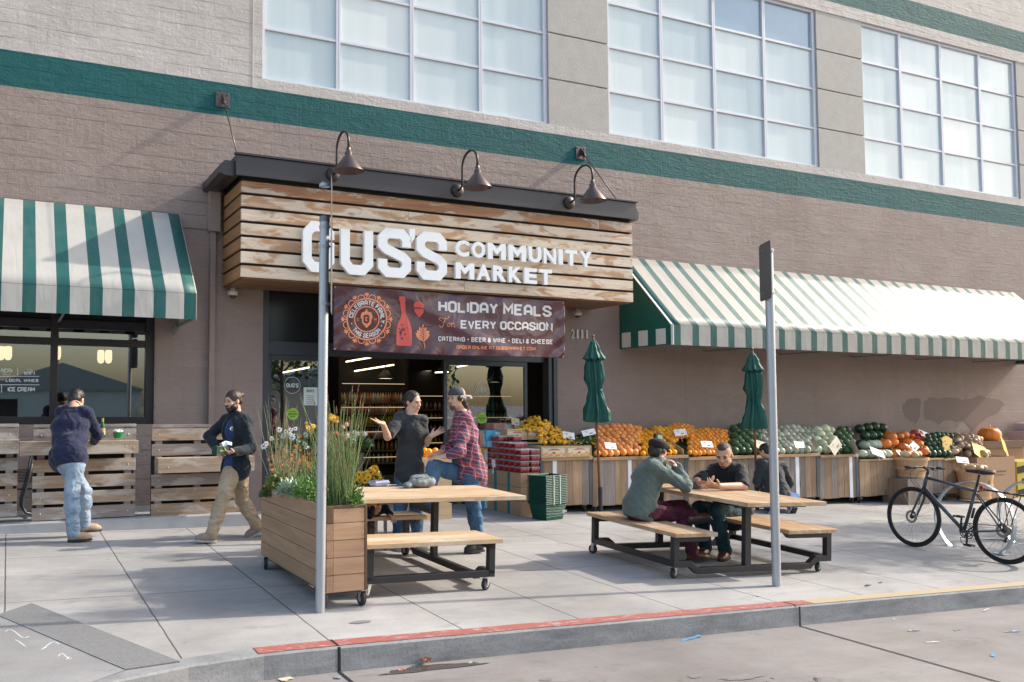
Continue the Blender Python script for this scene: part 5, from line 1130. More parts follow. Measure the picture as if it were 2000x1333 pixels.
# divider boards between fruit sections
def fmat(name,a,c,rough=.5,bs=220,b=.25,coat=.0): 
    m,nt,p=newmat(name); oi=nd(nt,'ObjectInfo'); n=noise(nt,coords(nt),7,3)
    col=mix(nt,math_(nt,'ADD',math_(nt,'MULTIPLY',oi.outputs['Random'],.7),math_(nt,'MULTIPLY',n,.3)),a,c)
    nt.links.new(col,p.inputs['Base Color']); p.inputs['Roughness'].default_value=rough; p.inputs['Coat Weight'].default_value=coat; nt.links.new(bump(nt,noise(nt,coords(nt),bs,2),b,.002),p.inputs['Normal']); return m
F_TAN=fmat('tangerine peel',(.86,.36,.012),(.92,.50,.02)); F_GRP=fmat('grapefruit peel',(.90,.27,.07),(.95,.42,.09)); F_ORG=fmat('orange peel',(.95,.34,.003),(.98,.45,.008)); F_OR2=fmat('small orange peel',(.93,.28,.02),(.96,.40,.035))
F_LEAF=M('citrus leaves',(.03,.10,.02),.45,.4,12,40,.1)
def melon_mat(name,a,c,net=0,stripes=0):
    m,nt,p=newmat(name); oi=nd(nt,'ObjectInfo'); v=coords(nt)
    if stripes:
        w=nd(nt,'TexWave',{'Vector':coords(nt,(1,1,.2)),'Scale':9.,'Distortion':6.,'Detail':3.},wave_type='BANDS').outputs['Fac']; col=mix(nt,w,a,c)
    else: col=mix(nt,math_(nt,'ADD',math_(nt,'MULTIPLY',oi.outputs['Random'],.6),math_(nt,'MULTIPLY',noise(nt,v,10,3),.4)),a,c)
    if net:
        vo=nd(nt,'TexVoronoi',{'Vector':v,'Scale':60.},feature='DISTANCE_TO_EDGE').outputs[0]; col=mix(nt,ramp(nt,vo,[(.02,1),(.12,0)]),col,(.52,.50,.42))
    hs=nd(nt,'HueSaturation',{'Color':col,'Value':math_(nt,'MULTIPLY_ADD',oi.outputs['Random'],.5,.75)}); nt.links.new(hs.outputs[0],p.inputs['Base Color']); p.inputs['Roughness'].default_value=.38; nt.links.new(bump(nt,noise(nt,v,40,2),.2,.003),p.inputs['Normal']); return m
F_NET=melon_mat('netted melon rind',(.42,.40,.26),(.52,.50,.34),net=1); F_HON=melon_mat('honeydew rind',(.60,.60,.36),(.66,.67,.44)); F_WAT=melon_mat('watermelon rind',(.025,.065,.025),(.10,.18,.06),stripes=1); F_DRK=melon_mat('dark green squash skin',(.012,.045,.02),(.04,.10,.035)); F_PMP=melon_mat('pumpkin skin',(.62,.14,.015),(.72,.22,.03)); F_RED=melon_mat('red squash skin',(.50,.05,.03),(.62,.10,.04)); F_POT=melon_mat('potato skin',(.42,.24,.15),(.52,.33,.20)); F_BUT=melon_mat('butternut skin',(.55,.38,.20),(.66,.50,.28)); F_PALE=melon_mat('pale oval melon rind',(.52,.55,.42),(.62,.63,.50))
class Kind:
    def __init__(s,name,label,cat,group,mesh_fn,mat,r): s.a=(name,label,cat,group); s.fn=mesh_fn; s.mat=mat; s.r=r; s.o=None
    def put(s,p,sc=1,rot=None):
        rot=rot or (rng.uniform(0,6.3),rng.uniform(0,6.3),rng.uniform(0,6.3))
        if s.o is None:
            b=MB(); s.fn(b,s.r); o=b.build(s.a[0],s.mat,None,smooth=True); s.o=o
        else: o=s.o.copy(); C.objects.link(o)
        o.location=p; o.rotation_euler=rot; o.scale=(sc,)*3; tag(o,s.a[1],s.a[2],s.a[3]); return o
def rnd_ball(b,r): b.ball((0,0,0),(r,r,r*.94),16,11)
def oval(f):
    return lambda b,r: b.ball((0,0,0),(r,r,r*f),18,12)
def pumpk(b,r):
    n,m=30,10; vs=[];
    b.lathe([(r*.0,r*.55),(r*.25,r*.68),(r*.65,r*.66),(r*.95,r*.35),(r*1.02,0),(r*.92,-r*.4),(r*.6,-r*.66),(0,-r*.68)],30)
    b.v=[(x*(1-.07*abs(math.cos(5*math.atan2(y,x)))),y*(1-.07*abs(math.cos(5*math.atan2(y,x)))),z) for x,y,z in b.v]
    b.tube([(0,0,r*.5),(.01,0,r*.78),(.03,.01,r*.95)],[.018,.012,.014],7)
def tanger(b,r):
    b.ball((0,0,0),(r,r,r*.86),12,9)
ORD=['front','second','third','fourth','fifth','sixth','seventh','eighth','ninth','tenth','eleventh','twelfth']
def pile(kind,pxa,pxb,y0,y1,zf,zb,step=1.0,jit=.2,keep=1.0,mound=.05,sc=(.86,1.08),rot=None,Yref=None):
    """rows of fruit climbing the sloped shelf from (y0, zf) to (y1, zb)"""
    xa,xb=X_(pxa,880,Yref or y0),X_(pxb,880,Yref or y0); r=kind.r; d=2*r*step; n=max(1,int(math.hypot(y1-y0,zb-zf)/(d*.87))); c=0
    for i in range(n+1):
        u=i/max(1,n); y=y0+(y1-y0)*u; z=zf+(zb-zf)*u; sx=(y/ y0) if Yref is None else 1; x=xa*sx**1.0+r+(r if i%2 else 0)+0; xe=xb*sx
        while x<xe-r*.6:
            if rng.random()<keep: o=kind.put((x+rng.uniform(-1,1)*r*jit,y+rng.uniform(-1,1)*r*jit,z+u*mound*math.sin(math.pi*min(1,max(0,(x-xa*sx)/(xe-xa*sx))))+rng.uniform(-1,1)*r*jit*.6),rng.uniform(*sc),rot); o['label']=kind.a[1]+', '+(ORD[min(i,11)]+' row from the front' if i else 'front row'); c+=1
            x+=d
    return c
zc=lambda px: ztop(px)
KG=Kind('grapefruit','pinkish grapefruit in the pile behind the left umbrella','grapefruit','piled grapefruit',rnd_ball,F_GRP,.062)
KO=Kind('orange','bright orange in the pile behind the flat cap man','orange','piled bright oranges',rnd_ball,F_ORG,.052)
K2=Kind('orange','deep orange fruit piled behind the seated men','orange','piled deep oranges',rnd_ball,F_OR2,.050)
pile(KG,1160,1252,11.16,11.95,zc(1200)+.055,zc(1200)+.385)
pile(KO,1252,1322,11.16,11.95,zc(1290)+.045,zc(1290)+.36)
pile(KO,1236,1255,11.60,11.98,zc(1250)+.22,zc(1250)+.37)
pile(K2,1342,1424,11.16,11.90,zc(1370)+.045,zc(1370)+.34); pile(K2,1300,1356,11.62,12.05,zc(1350)+.29,zc(1350)+.42)
KW=Kind('watermelon','small dark striped watermelon in the watermelon pile','watermelon','piled small watermelons',oval(1.1),F_WAT,.078)
pile(KW,1428,1484,11.2,11.95,zc(1450)+.07,zc(1450)+.40,rot=(1.5,.2,.4))
KN=Kind('netted_melon','grey netted melon piled right of the signpost','melon','piled netted melons',rnd_ball,F_NET,.075)
pile(KN,1482,1592,11.2,11.95,zc(1540)+.065,zc(1540)+.38)
KH=Kind('honeydew_melon','pale green honeydew melon right of the netted melons','melon','piled honeydew melons',rnd_ball,F_HON,.092)
pile(KH,1590,1632,11.2,11.8,zc(1600)+.08,zc(1600)+.36)
pile(KW,1632,1668,11.2,11.85,zc(1640)+.07,zc(1640)+.36,rot=(1.5,.2,.4))
KH.put((X_(1590,840,11.9),11.9,W(1590,841,11.9).z),1.15)
zE=W(1715,893,YC).z-.04
KP=Kind('oval_melon','pale oval melon on the low stand','melon','pale oval melons',oval(1.35),F_PALE,.085)
pile(KP,1676,1746,11.2,11.42,zE+.09,zE+.20,rot=(1.57,.15,.25))
KD=Kind('green_squash','dark green squash behind the pale oval melons','squash','dark green squashes left',rnd_ball,F_DRK,.10)
pile(KD,1674,1736,11.62,12.0,zE+.24,zE+.50)
KU=Kind('pumpkin','small bright orange pumpkin heaped right of the pale melons','pumpkin','heaped orange pumpkins',pumpk,F_PMP,.125)
PL={(1728,872):'leftmost by the pale melons',(1745,868):'large one upper left',(1748,892):'lowest at the front left',(1762,880):'just left of the white cards',(1775,870):'in the middle behind the cards',(1792,872):'right of the upper white card',(1802,884):'rightmost by the dark squash',(1790,892):'front right on the board edge',(1738,858):'second tier at the left',(1755,858):'top of the left tier',(1765,855):'topmost beside the shelf',(1776,888):'front centre under the cards'}
for px,py,Y in ((1728,872,11.35),(1745,868,11.3),(1748,892,11.2),(1762,880,11.25),(1775,870,11.4),(1792,872,11.35),(1802,884,11.2),(1790,892,11.15),(1738,858,11.55),(1755,858,11.6),(1765,855,11.75),(1776,888,11.12)):
    o=KU.put(W(px,py-4,Y),rng.uniform(.72,1.05),(rng.uniform(-.5,.5),rng.uniform(-.5,.5),rng.uniform(0,6))); o['label']='bright orange pumpkin in the heap, %s'%PL[(px,py)]
t=thing('small_shelf','short wooden shelf board carrying red squash above the pumpkins','shelf',(0,0,0)); a=W(1766,864,11.8);c=W(1830,862,11.8); b=MB(); b.box(a.x,c.x,11.62,12.1,a.z-.03,a.z+.015); b.build('board',M_TRIM,t,bevel=.004)
b=MB(); b.box(a.x+.1,a.x+.14,11.9,12.0,zE,a.z-.03); b.box(c.x-.14,c.x-.1,11.9,12.0,zE,a.z-.03); b.build('leg',M_TRIM,t)
KR=Kind('red_squash','red squash lying on the short wooden shelf','squash','red squashes on the shelf',oval(.8),F_RED,.085)
for px,py in ((1779,851),(1789,855),(1787,845),(1800,856),(1812,857),(1794,847)): p=W(px,py+1,11.8); KR.put((p.x,11.8,p.z),rng.uniform(.9,1.1),(rng.uniform(-.4,.4),.2,0))
t=thing('pumpkin_crate','','crate'); bpy.data.objects.remove(t)
KS=Kind('acorn_squash','dark green acorn squash right of the pumpkins','squash','dark acorn squashes right of the pumpkins',rnd_ball,F_DRK,.072)
pile(KS,1806,1862,11.2,11.75,zE+.06,zE+.33)
KT=Kind('sweet_potato','pinkish brown sweet potato heaped near the yellow cards','sweet potato','heaped sweet potatoes',oval(1.7),F_POT,.062)
for k in range(40):
    px=rng.uniform(1862,1912); Y=rng.uniform(11.15,11.85); p=W(px,890-(Y-11.15)*52-rng.uniform(0,4),Y); KT.put(p,rng.uniform(.8,1.15),(1.3+rng.uniform(-.4,.4),rng.uniform(-.4,.4),rng.uniform(0,3)))
# bushel baskets, card bin and boxes on the far right
def basket(px,pyt,pyb,wpx,Y,label,fill,fn):
    p=W(px,pyb,Y); s=((p-C0).dot(_F))/FPX; t=thing('bushel_basket',label,'basket',(p.x,Y,p.z),group='round wooden bushel baskets'); h=(pyb-pyt)*s; r=wpx*s/2
    b=MB(); b.lathe([(0,.01),(r*.72,.01),(r*1.0,h),(r*.95,h),(r*.69,.03)],28); b.build('staves',wood('bushel staves',(.52,.31,.17),(.40,.22,.11),2,.6,.7,contrast=.5),t,smooth=True,auto=30)
    b=MB()
    for z,q in ((.06,.735),(h*.5,.87),(h-.03,1.0)): b.lathe([(r*q,z-.022),(r*q+.012,z-.022),(r*(q+.015)+.012,z+.022),(r*q,z+.022)],28)
    b.build('hoop',wood('bushel hoops',(.60,.40,.24),(.46,.29,.16),0,.6,.8),t,smooth=True,auto=30)
    for k in range(fn): a=2.4*k; q=r*.62*math.sqrt(k/fn); fill.put((p.x+q*math.cos(a),Y+q*math.sin(a),p.z+h+.03+.03*(1-k/fn)),rng.uniform(.8,1),(1.57,rng.uniform(-.3,.3),rng.uniform(0,6)))
    return t
KBU=Kind('butternut_squash','tan butternut squash in a bushel basket','squash','butternut squashes in baskets',oval(1.5),F_BUT,.062)
wc=W(1780,978,10.75)
t=thing('upturned_crate','grey wooden crate stood on end under the left bushel basket','crate',(X_(1779,950,10.85),10.7,gz(X_(1779,950,10.85),10.7))); hh=W(1779,935,10.8).z-t.location.z
for i in range(4): b=MB(); b.box(-.29+i*.145+.002,-.29+(i+1)*.145-.002,0,.02,0,hh-.03); b.build('plank',M_OLD[1],t,bevel=.002)
b=MB(); b.box(-.29,.29,.0,.5,hh-.029,hh-.004); b.build('top',M_OLD[1],t); b=MB(); b.box(-.29,-.27,.022,.5,0,hh-.03); b.build('side',M_OLD[0],t); b=MB(); b.box(.27,.29,.022,.5,0,hh-.03); b.build('side',M_OLD[0],t)
basket(1779,893,935,62,10.95,'bushel basket of squash set on a grey crate behind the front wheel',KBU,9)
basket(1906,918,977,64,10.8,'bushel basket of squash standing on the pavement behind the bicycle saddle',KBU,9)
M_CARD=M('brown cardboard',(.36,.22,.13),.8,.1,3,30,.15)
p=W(1948,968,11.0); t=thing('cardboard_bin','tall open cardboard bin of gourds with yellow cards, at the right','cardboard bin',(p.x,11.0,gz(p.x,11)));zt_b=W(1948,893,11.0).z-t.location.z
b=MB()
hw=.58
for (x0,x1,y0,y1) in ((-hw,hw,0,.012),(-hw,hw,1.0,1.012),(-hw,-hw+.012,.012,1.0),(hw-.012,hw,.012,1.0)): b.box(x0,x1,y0,y1,0,zt_b)
b.build('walls',M_CARD,t); b=MB(); b.box(-hw+.01,hw-.01,.01,1,zt_b-.25,zt_b-.2); b.build('tray',M_CARD,t)
b=MB(); b.box(-.2,.3,-.003,-.001,zt_b-.30,zt_b-.27); b.box(-.15,.25,-.003,-.001,zt_b-.36,zt_b-.345); b.build('printed_bars',M('box print',(.12,.07,.04),.7),t)
KY=Kind('yellow_gourd','pale yellow gourd heaped in the cardboard bin','gourd','gourds in the cardboard bin',oval(1.35),F_BUT,.085)
for k in range(22): KY.put((p.x+rng.uniform(-.42,.42),11.1+rng.uniform(0,.7),zt_b+t.location.z-.08+rng.uniform(0,.16)),rng.uniform(.75,1.1))
M_YEL=M('yellow price card',(.72,.40,.02),.5,.05); M_CARDW=M('white price card',(.70,.72,.75),.4,.04,b=0); M_INK=M('card ink',(.10,.11,.13),.6,b=0)
def pcard(px,py,wpx,hpx,Y,label,mat=M_CARDW,rz=0,tilt=-.25,lean=0,shape=None,stick=True):
    p=W(px,py,Y); s=((p-C0).dot(_F))/FPX; w_=wpx*s/2/max(.5,math.cos(math.atan2(p.x,p.y)));h_=hpx*s/2
    t=thing('price_card',label,'price card',p,group='price cards among the produce',rot=(tilt,lean,rz))
    b=MB(); 
    if shape: b.prism([(w_*x,h_*z) for x,z in shape],.004)
    else: b.prism([(-w_,-h_),(w_,-h_),(w_,h_),(-w_,h_)],.004)
    b.build('card',mat,t)
    b=MB()
    for (a,z,c,q) in ((-.7,.45,.6,.10),(-.5,.1,.3,.08),(.0,-.55,.5,.30)): b.add([(w_*a,-.002,h_*z),(w_*(a+c)if a+c<.9 else w_*.9,-.002,h_*z),(w_*min(.9,a+c),-.002,h_*(z+q)),(w_*a,-.002,h_*(z+q))],[(0,1,2,3)])
    b.build('print',M_INK,t,fix=False)
    if stick: b=MB(); b.tube([(0,.008,-h_*.8),(0,.02,-h_-.10)],.004,5); b.build('stick',M_CARDW,t)
SH=[(-.9,-.2),(-.1,-1),(1,.1),(.7,.7),(-.5,1)]
for a in ((1852,868,24,34,11.3,'yellow card leaning left among dark squash',M_YEL,.2,-.3,-.3,[(-1,-.9),(.1,-1),(1,.2),(.4,.9),(-.4,1),(-1,.2)]),(1917,884,34,42,11.1,'large yellow card tilted between sweet potatoes and gourds',M_YEL,.1,-.5,.1,SH),(1962,872,20,36,11.15,'narrow yellow card at the right edge of the cardboard bin',M_YEL,.3,-.3,.5,None),
          (1766,888,22,16,11.08,'white card lying on the pumpkins, lower of the two',M_CARDW,.1,-.7,.1,None),(1781,877,22,16,11.1,'white card propped on the pumpkins, upper of the two',M_CARDW,.1,-.6,-.5,None),(1807,849,20,14,11.75,'white card beside the red squash on the shelf',M_CARDW,.1,-.5,.25,None),(1880,899,20,12,10.98,'white card on the sweet potato crate edge',M_CARDW,.0,-.3,.1,None),
          (1714,884,26,16,11.05,'pale card in front of the oval melons',M_CARDW,.1,-.5,.25,None),(1667,873,20,26,11.05,'tan card between striped melons and pale oval melons',M('tan price card',(.50,.44,.36),.6),.9,-.3,.4,None),
          (1632,871,26,22,11.05,'tan card in front of the honeydew melons',M('tan price card',(.50,.44,.36),.6),.3,-.3,-.5,None),(1591,866,12,22,11.05,'thin tan card edge-on by the honeydews',M('tan price card',(.50,.44,.36),.6),1.0,-.3,.5,None),(1562,869,20,13,11.05,'white card in front of the netted melons',M_CARDW,.1,-.4,.05,None),(1488,870,28,16,11.05,'tan card beside the signpost by the melons',M('tan price card',(.50,.44,.36),.6),.2,-.3,.2,None),
          (1381,868,22,13,11.05,'white card in front of the deep oranges',M_CARDW,.05,-.4,.05,None),(1329,845,24,13,11.55,'white card high between the orange piles',M_CARDW,.1,-.3,-.08,None),(1193,871,22,13,11.05,'white card low in front of the grapefruit',M_CARDW,.05,-.4,.08,None),(1150,845,26,12,11.4,'white card left of the grapefruit top row',M_CARDW,.05,-.4,-.15,None),(1111,851,24,14,11.25,'white card in the leafy tangerines',M_CARDW,.1,-.3,.12,None),(1007,824,20,14,12.0,'grey card behind the topmost tangerine crates',M('tan price card',(.50,.44,.36),.6),.3,-.2,.15,None),(964,905,13,14,10.87,'small white card on the strawberry stack',M_CARDW,1.45,-.05,.0,None)):
    pcard(a[0],a[1],a[2],a[3],a[4],a[5],a[6],a[7],a[8],a[9],a[10])
for k,(px,x0_) in enumerate(((1243,0),(1331,0))):
    a=W(px,872,11.15); t=thing('divider_board','thin slanted wooden divider '+('between grapefruit and oranges' if k==0 else 'between bright oranges and deep oranges'),'divider',(a.x,11.12,zc(px)))
    b=MB(); b.prism([(0,.02),(.0,.10),(.75,.44),(.85,.44),(.85,.30)],.018,ax=((0,1,0),(0,0,1),(1,0,0))); b.build('board',M_TRIM,t,bevel=.002)
# digital scale
p=W(1286,857,11.35); t=thing('produce_scale','small green-faced digital scale head above the flat cap man','scale',p,rot=(0,0,.25))
b=MB(); b.prism([(-.085,-.06),(.10,-.06),(.11,.07),(-.075,.085)],.045); b.build('housing',M_DARK,t,bevel=.01); b=MB(); b.prism([(-.03,-.035),(.095,-.035),(.10,.055),(-.022,.062)],.003,o=(0,-.004,0)); b.build('display',M('pale green display',(.30,.62,.45),.3,b=0),t); b=MB(); b.tube([(0,.02,-.06),(0,.02,-.22)],.02,8); b.build('stem',M_DARK,t)
# pumpkin on crate and boxes at far right
px_=W(1945,875,12.0); b=MB(); t=thing('wooden_crate','brown wooden crate against the wall carrying one large pumpkin','crate',(W(1950,870,11.75).x,11.7,0)); zz=W(1940,860,11.75).z; b.box(-.75,.75,0,.48,-.4,zz-.16); b.build('planks',M('brown crate boards',(.24,.13,.07),.7,.3,stretch=(1,1,8)),t); b=MB(); b.box(-.78,.78,-.03,.5,zz-.16,zz-.02); b.build('lid',M('crate dark edge',(.12,.065,.04),.7),t)
o=MB(); pumpk(o,.22); ob=o.build('large_pumpkin',F_PMP,None,smooth=True); p=W(1933,851,11.9); ob.location=(p.x,11.9,zz+.10); tag(ob,'large flat pumpkin alone on the crate by the wall','pumpkin')
t=thing('produce_box','yellow and black printed produce carton at the far right edge','carton',(W(1990,960,11.3).x+.25,11.2,gz(20,11.3))); b=MB(); b.box(-.45,.8,0,.6,0,.75); b.build('carton',M('yellow carton',(.45,.36,.04),.6),t,bevel=.004); b=MB()
for (a,z,w_,h_) in ((-.45,.50,.5,.14),(-.3,.30,.7,.10),(-.45,.05,.45,.12),(-.1,.62,.5,.08)): b.prism([(a,z),(a+w_,z+.06),(a+w_,z+h_+.06),(a,z+h_)],.004,o=(0,-.006,0))
b.build('black_print',M_BLACK,t)
t=thing('pink_box','pale pink fruit carton stacked by the wall at the right edge','carton',(W(1990,850,12.0).x+.12,11.75,0)); z0=W(1990,860,11.8).z; b=MB(); b.box(-.33,.5,0,.35,z0-.02,z0+.19); b.box(-.12,.5,.05,.35,z0+.2,z0+.36); b.build('cartons',M('pale pink card',(.55,.42,.45),.6),t,bevel=.004); b=MB(); b.box(-.25,.05,-.004,0,z0+.05,z0+.12); b.build('purple_print',M('purple print',(.22,.06,.14),.6),t)
# tangerine crates, heap and leaves
M_CRW=wood('thin crate wood',(.60,.44,.27),(.48,.33,.19),0,.6,1,contrast=.3,knots=False)
cr=[None]
def wcrate(x,y,z,w_,d_,h_,label,printed=True):
    t=thing('tangerine_crate',label,'crate',(x,y,z),group='thin wooden tangerine crates'); b=MB()
    b.box(0,w_,0,.008,0,h_);b.box(0,w_,d_-.008,d_,0,h_); b.box(0,.008,.008,d_-.008,0,h_); b.box(w_-.008,w_,.008,d_-.008,0,h_); b.box(.008,w_-.008,.008,d_-.008,0,.01); b.build('box',M_CRW,t)
    b=MB(); e=.016
    b.box(0,w_,-.006,-.001,h_-e,h_+.002); b.box(0,w_,-.006,-.001,0,e); b.box(0,e,-.006,-.001,e,h_-e); b.box(w_-e,w_,-.006,-.001,e,h_-e); b.build('edge_battens',M_CRW,t)
    if printed:
        b=MB(); b.add([(e+.01,-.002,e+.01),(w_-e-.01,-.002,e+.01),(w_-e-.01,-.002,h_-e-.01),(e+.01,-.002,h_-e-.01)],[(0,1,2,3)]); pr=b.build('printed_panel',M('cream print ground',(.66,.56,.40),.6),t,fix=False)
        b=MB(); 
        for k in range(9): u=.10+.8*k/8; b.add([(w_*u+.022*math.cos(q*.9),-.0035,h_*.27+.014*math.sin(k*2)+.020*math.sin(q*.9)) for q in range(7)],[tuple(range(7))])
        b.build('orange_picture',M('printed oranges',(.75,.28,.03),.6),pr,fix=False)
        b=MB(); b.prism([(w_*.22,h_*.62),(w_*.4,h_*.78),(w_*.62,h_*.78),(w_*.80,h_*.62),(w_*.6,h_*.66),(w_*.4,h_*.66)],.001,o=(0,-.0035,0)); b.build('red_scroll',M('printed red scroll',(.50,.10,.12),.6),pr)
        b=MB(); b.add([(w_*.5+.03*math.cos(q),-.0042,h_*.42+.012*math.sin(q)) for q in range(6)],[tuple(range(6))]); b.build('leaf_picture',F_LEAF,pr,fix=False)
    return t
zA=zc(1100)
xA=X_(1057,880,11.04); wA=(X_(1155,880,11.04)-xA)/2
wcrate(xA,11.04,zA+.001,wA-.006,.36,.165,'printed tangerine crate on the stand, left one of the front pair'); wcrate(xA+wA+.003,11.04,zA+.001,wA-.006,.36,.165,'printed tangerine crate on the stand, right one of the front pair with leaves spilling over')
p1=W(990,860,11.55)
for k in range(2): wcrate(p1.x+k*.375,11.55,p1.z,.365,.4,.165,'tangerine crate raised behind the strawberries, '+('left one' if k==0 else 'right one touching the heap'))
t=thing('crate_support','stack of plain crates under the raised tangerine crates','crate stack',(p1.x,11.58,gz(p1.x,11.6))); b=MB()
for k in range(4): b.box(0,.76,0,.36,.26*k+.0,.26*k+.25)
b.build('plain_crates',M_CRW,t)
KTA=Kind('tangerine','small yellow-orange tangerine heaped on the wooden crates','tangerine','tangerines heaped on the crates',tanger,F_TAN,.034)
leafb=MB(); r2=random.Random(11)
def leafy(c,s):
    for q in range(2):
        d=Vector((r2.uniform(-1,1),r2.uniform(-1,.3),r2.uniform(-.2,1))).normalized(); u=d.cross(Vector((r2.uniform(-1,1),r2.uniform(-1,1),r2.uniform(-1,1)))).normalized(); p=Vector(c); l=s*r2.uniform(.7,1.2)
        leafb.add([p,p+d*l*.4+u*l*.2,p+d*l+Vector((0,0,-.2*l)),p+d*l*.4-u*l*.2],[(0,1,2),(0,2,3)])
cnt=0
for k in range(400):
    u=r2.random(); v=r2.random(); px=1010+150*u
    top=853-36*math.exp(-((u-.28)/.30)**2)-4*math.sin(u*9)+(6 if u>.7 else 0); bot=865 if px>1052 else 842
    if bot<top+3: continue
    py=bot-(bot-top)*v; Y=11.16+(.75)*v+(.35 if px<1052 else 0); p=W(px,py,Y)
    if u>.72:
        for _ in range(2): leafy(W(px+r2.uniform(-3,3),py+r2.uniform(-3,3),Y-.05),.085)
        if r2.random()<.6: continue
    KTA.put(p,r2.uniform(.85,1.15)); cnt+=1
    if r2.random()<.22: leafy(p+Vector((0,-.05,.02)),.075)
    if cnt>=235: break
o=leafb.build('citrus_leaves',F_LEAF,None,fix=False); tag(o,'loose green citrus leaves among the tangerines',kind='stuff')
# a bulk under the heap
V,Fc=None,None
t=thing('display_bin','sloped wooden bin under the heap of tangerines','bin',(0,0,0)); b=MB(); a=X_(1058,880,11.2);c=X_(1156,880,11.2); b.prism([(11.30,zA+.05),(12.05,zA+.10),(12.05,zA+.30),(11.75,zA+.26)],c-a,o=(a,0,0),ax=((0,1,0),(0,0,1),(1,0,0))); b.build('slope',F_LEAF,t)
# strawberry clamshells on cartons
cb=G(1018,1010); bx0=cb.x; by0=cb.y; bx1=X_(1055,950,by0); ztc=W(1018,925,by0).z; zb_=gz(bx0,by0)
hb=(ztc-zb_)/3
for i in range(3):
    for j in range(3):
        t=thing('cardboard_box','','box',(bx0,by0+.38*j,zb_+hb*i),group='brown cartons under the strawberries'); t['label']='brown carton with teal tape under the strawberries, %s layer, %s'%(['bottom','middle','top'][i],['nearest the baskets','second from the front','rearmost'][j])
        b=MB(); b.box(0,bx1-bx0-.01,.002,.376,.002,hb-.002); b.build('carton',M('pale kraft carton',(.42,.27,.16),.75,.1,3),t,bevel=.004)
        b=MB(); b.box(-.002,.0,.30,.374,.004,hb-.004); b.build('tape',M('teal tape',(.02,.20,.22),.4),t)
m,nt,p=newmat('strawberries seen through plastic'); vo=nd(nt,'TexVoronoi',{'Vector':coords(nt),'Scale':30.}); rb=nd(nt,'SeparateXYZ',{0:vo.outputs['Color']})
col=mix(nt,rb.outputs[0],(.36,.010,.020),(.55,.06,.06)); col=mix(nt,ramp(nt,vo.outputs[0],[(.35,0),(.75,1)]),col,(.07,.004,.01)); nt.links.new(col,p.inputs['Base Color']); p.inputs['Roughness'].default_value=.22; p.inputs['Coat Weight'].default_value=.9; nt.links.new(bump(nt,vo.outputs[0],-.8,.02),p.inputs['Normal']); M_BERRY=m
M_CLR=M('clear clamshell lid',(.80,.72,.74),.15,.1,b=0,coat=1,alpha=.42); M_PUR=M('purple label',(.16,.02,.08),.5,b=0)
cl=thing('strawberry_box','','strawberry box',(0,0,-20),group='stacked strawberry clamshells')
b=MB(); b.prism([(.020,0),(.150,0),(.160,.060),(.010,.060)],.132,o=(0,.008,0)); b.build('berries',M_BERRY,cl,bevel=.012)
b=MB(); b.box(0,.17,0,.151,.064,.069); b.box(.01,.16,.008,.143,.070,.082); b.build('lid',M_CLR,cl,bevel=.004)
first=True
xs_=[bx0+.01,bx0+.19]; hz=.088
for i in range(2):
    for j in range(7):
        top=4 if j<1 else (4 if i==1 and j<2 else 5)
        if i==1 and j>=3: top=6
        if i==0 and j>=4: top=6
        for k in range(top):
            loc=(xs_[i]+rng.uniform(-.004,.004),by0+.02+.158*j,ztc+.002+hz*k)
            if first: cl.location=loc; t=cl; first=False
            else: t=dup(cl,loc,rng.uniform(-.03,.03))
            t['label']='clear strawberry box, %s column, %s row from the front, %s layer'%(['left','right'][i],['first','second','third','fourth','fifth','sixth','seventh'][j],['bottom','second','third','fourth','fifth','top'][k])
            if k==top-1 and top>=5:
                d_=MB(); d_.lathe([(0,.0845),(.05,.0845),(.05,.083)],18,(.085,.075,0)); d_.build('round_label',M_PUR,t); d_=MB(); d_.lathe([(.04,.0855),(.044,.0855)],18,(.085,.075,0)); d_.lathe([(0,.0855),(.02,.0855)],12,(.085,.075,0)); d_.build('label_print',M('label print',(.6,.5,.55),.5,b=0),t)
cl_all=None
# blue cartons behind
M_BLUE=[M('sky blue carton',(.06,.36,.55),.5,.25,14),M('light blue carton',(.25,.50,.62),.5,.3,12),M('salmon and blue carton',(.55,.25,.20),.5,.3,5),M('yellow orange carton',(.70,.36,.02),.5,.15)]
def bxs(px0,px1,py0,py1,Y,d_,mat,label):
    a=W(px0,py1,Y);c=W(px1,py0,Y); t=thing('fruit_carton',label,'carton',(a.x,Y,a.z),group='bright fruit cartons by the door'); b=MB(); b.box(.002,c.x-a.x-.002,0,d_,.002,c.z-a.z-.002); b.build('carton',mat,t,bevel=.004)
    b=MB(); w_=c.x-a.x; h_=c.z-a.z; b.box(w_*.55,w_*.9,-.003,-.001,h_*.15,h_*.85); b.build('white_panel',M('carton white print',(.60,.70,.74),.5,.3,30),t)
for a in ((949,982,841,862,11.75,.5,M_BLUE[0],'bright blue carton, largest in the stack by the door'),(952,986,861,874,11.7,.4,M_BLUE[1],'light blue flat carton under the large blue one'),(964,1003,827,841,12.1,.4,M_BLUE[2],'salmon and blue carton topmost by the door glass'),(962,1000,841,856,12.08,.4,M_BLUE[1],'pale carton behind the large blue carton'),
          (938,953,874,906,11.8,.5,M_BLUE[3],'yellow-orange carton beside the strawberries'),(938,953,906,930,11.8,.5,M_BLUE[1],'light blue carton below the yellow-orange one'),(938,953,930,956,11.8,.5,M_BLUE[0],'blue carton lowest but one beside the brown cartons'),(938,953,956,1000,11.8,.5,M_BLUE[0],'dark blue carton on the ground beside the brown cartons'),(938,950,842,874,11.8,.3,M_BLUE[2],'salmon carton end left of the blue cartons')): bxs(*a)
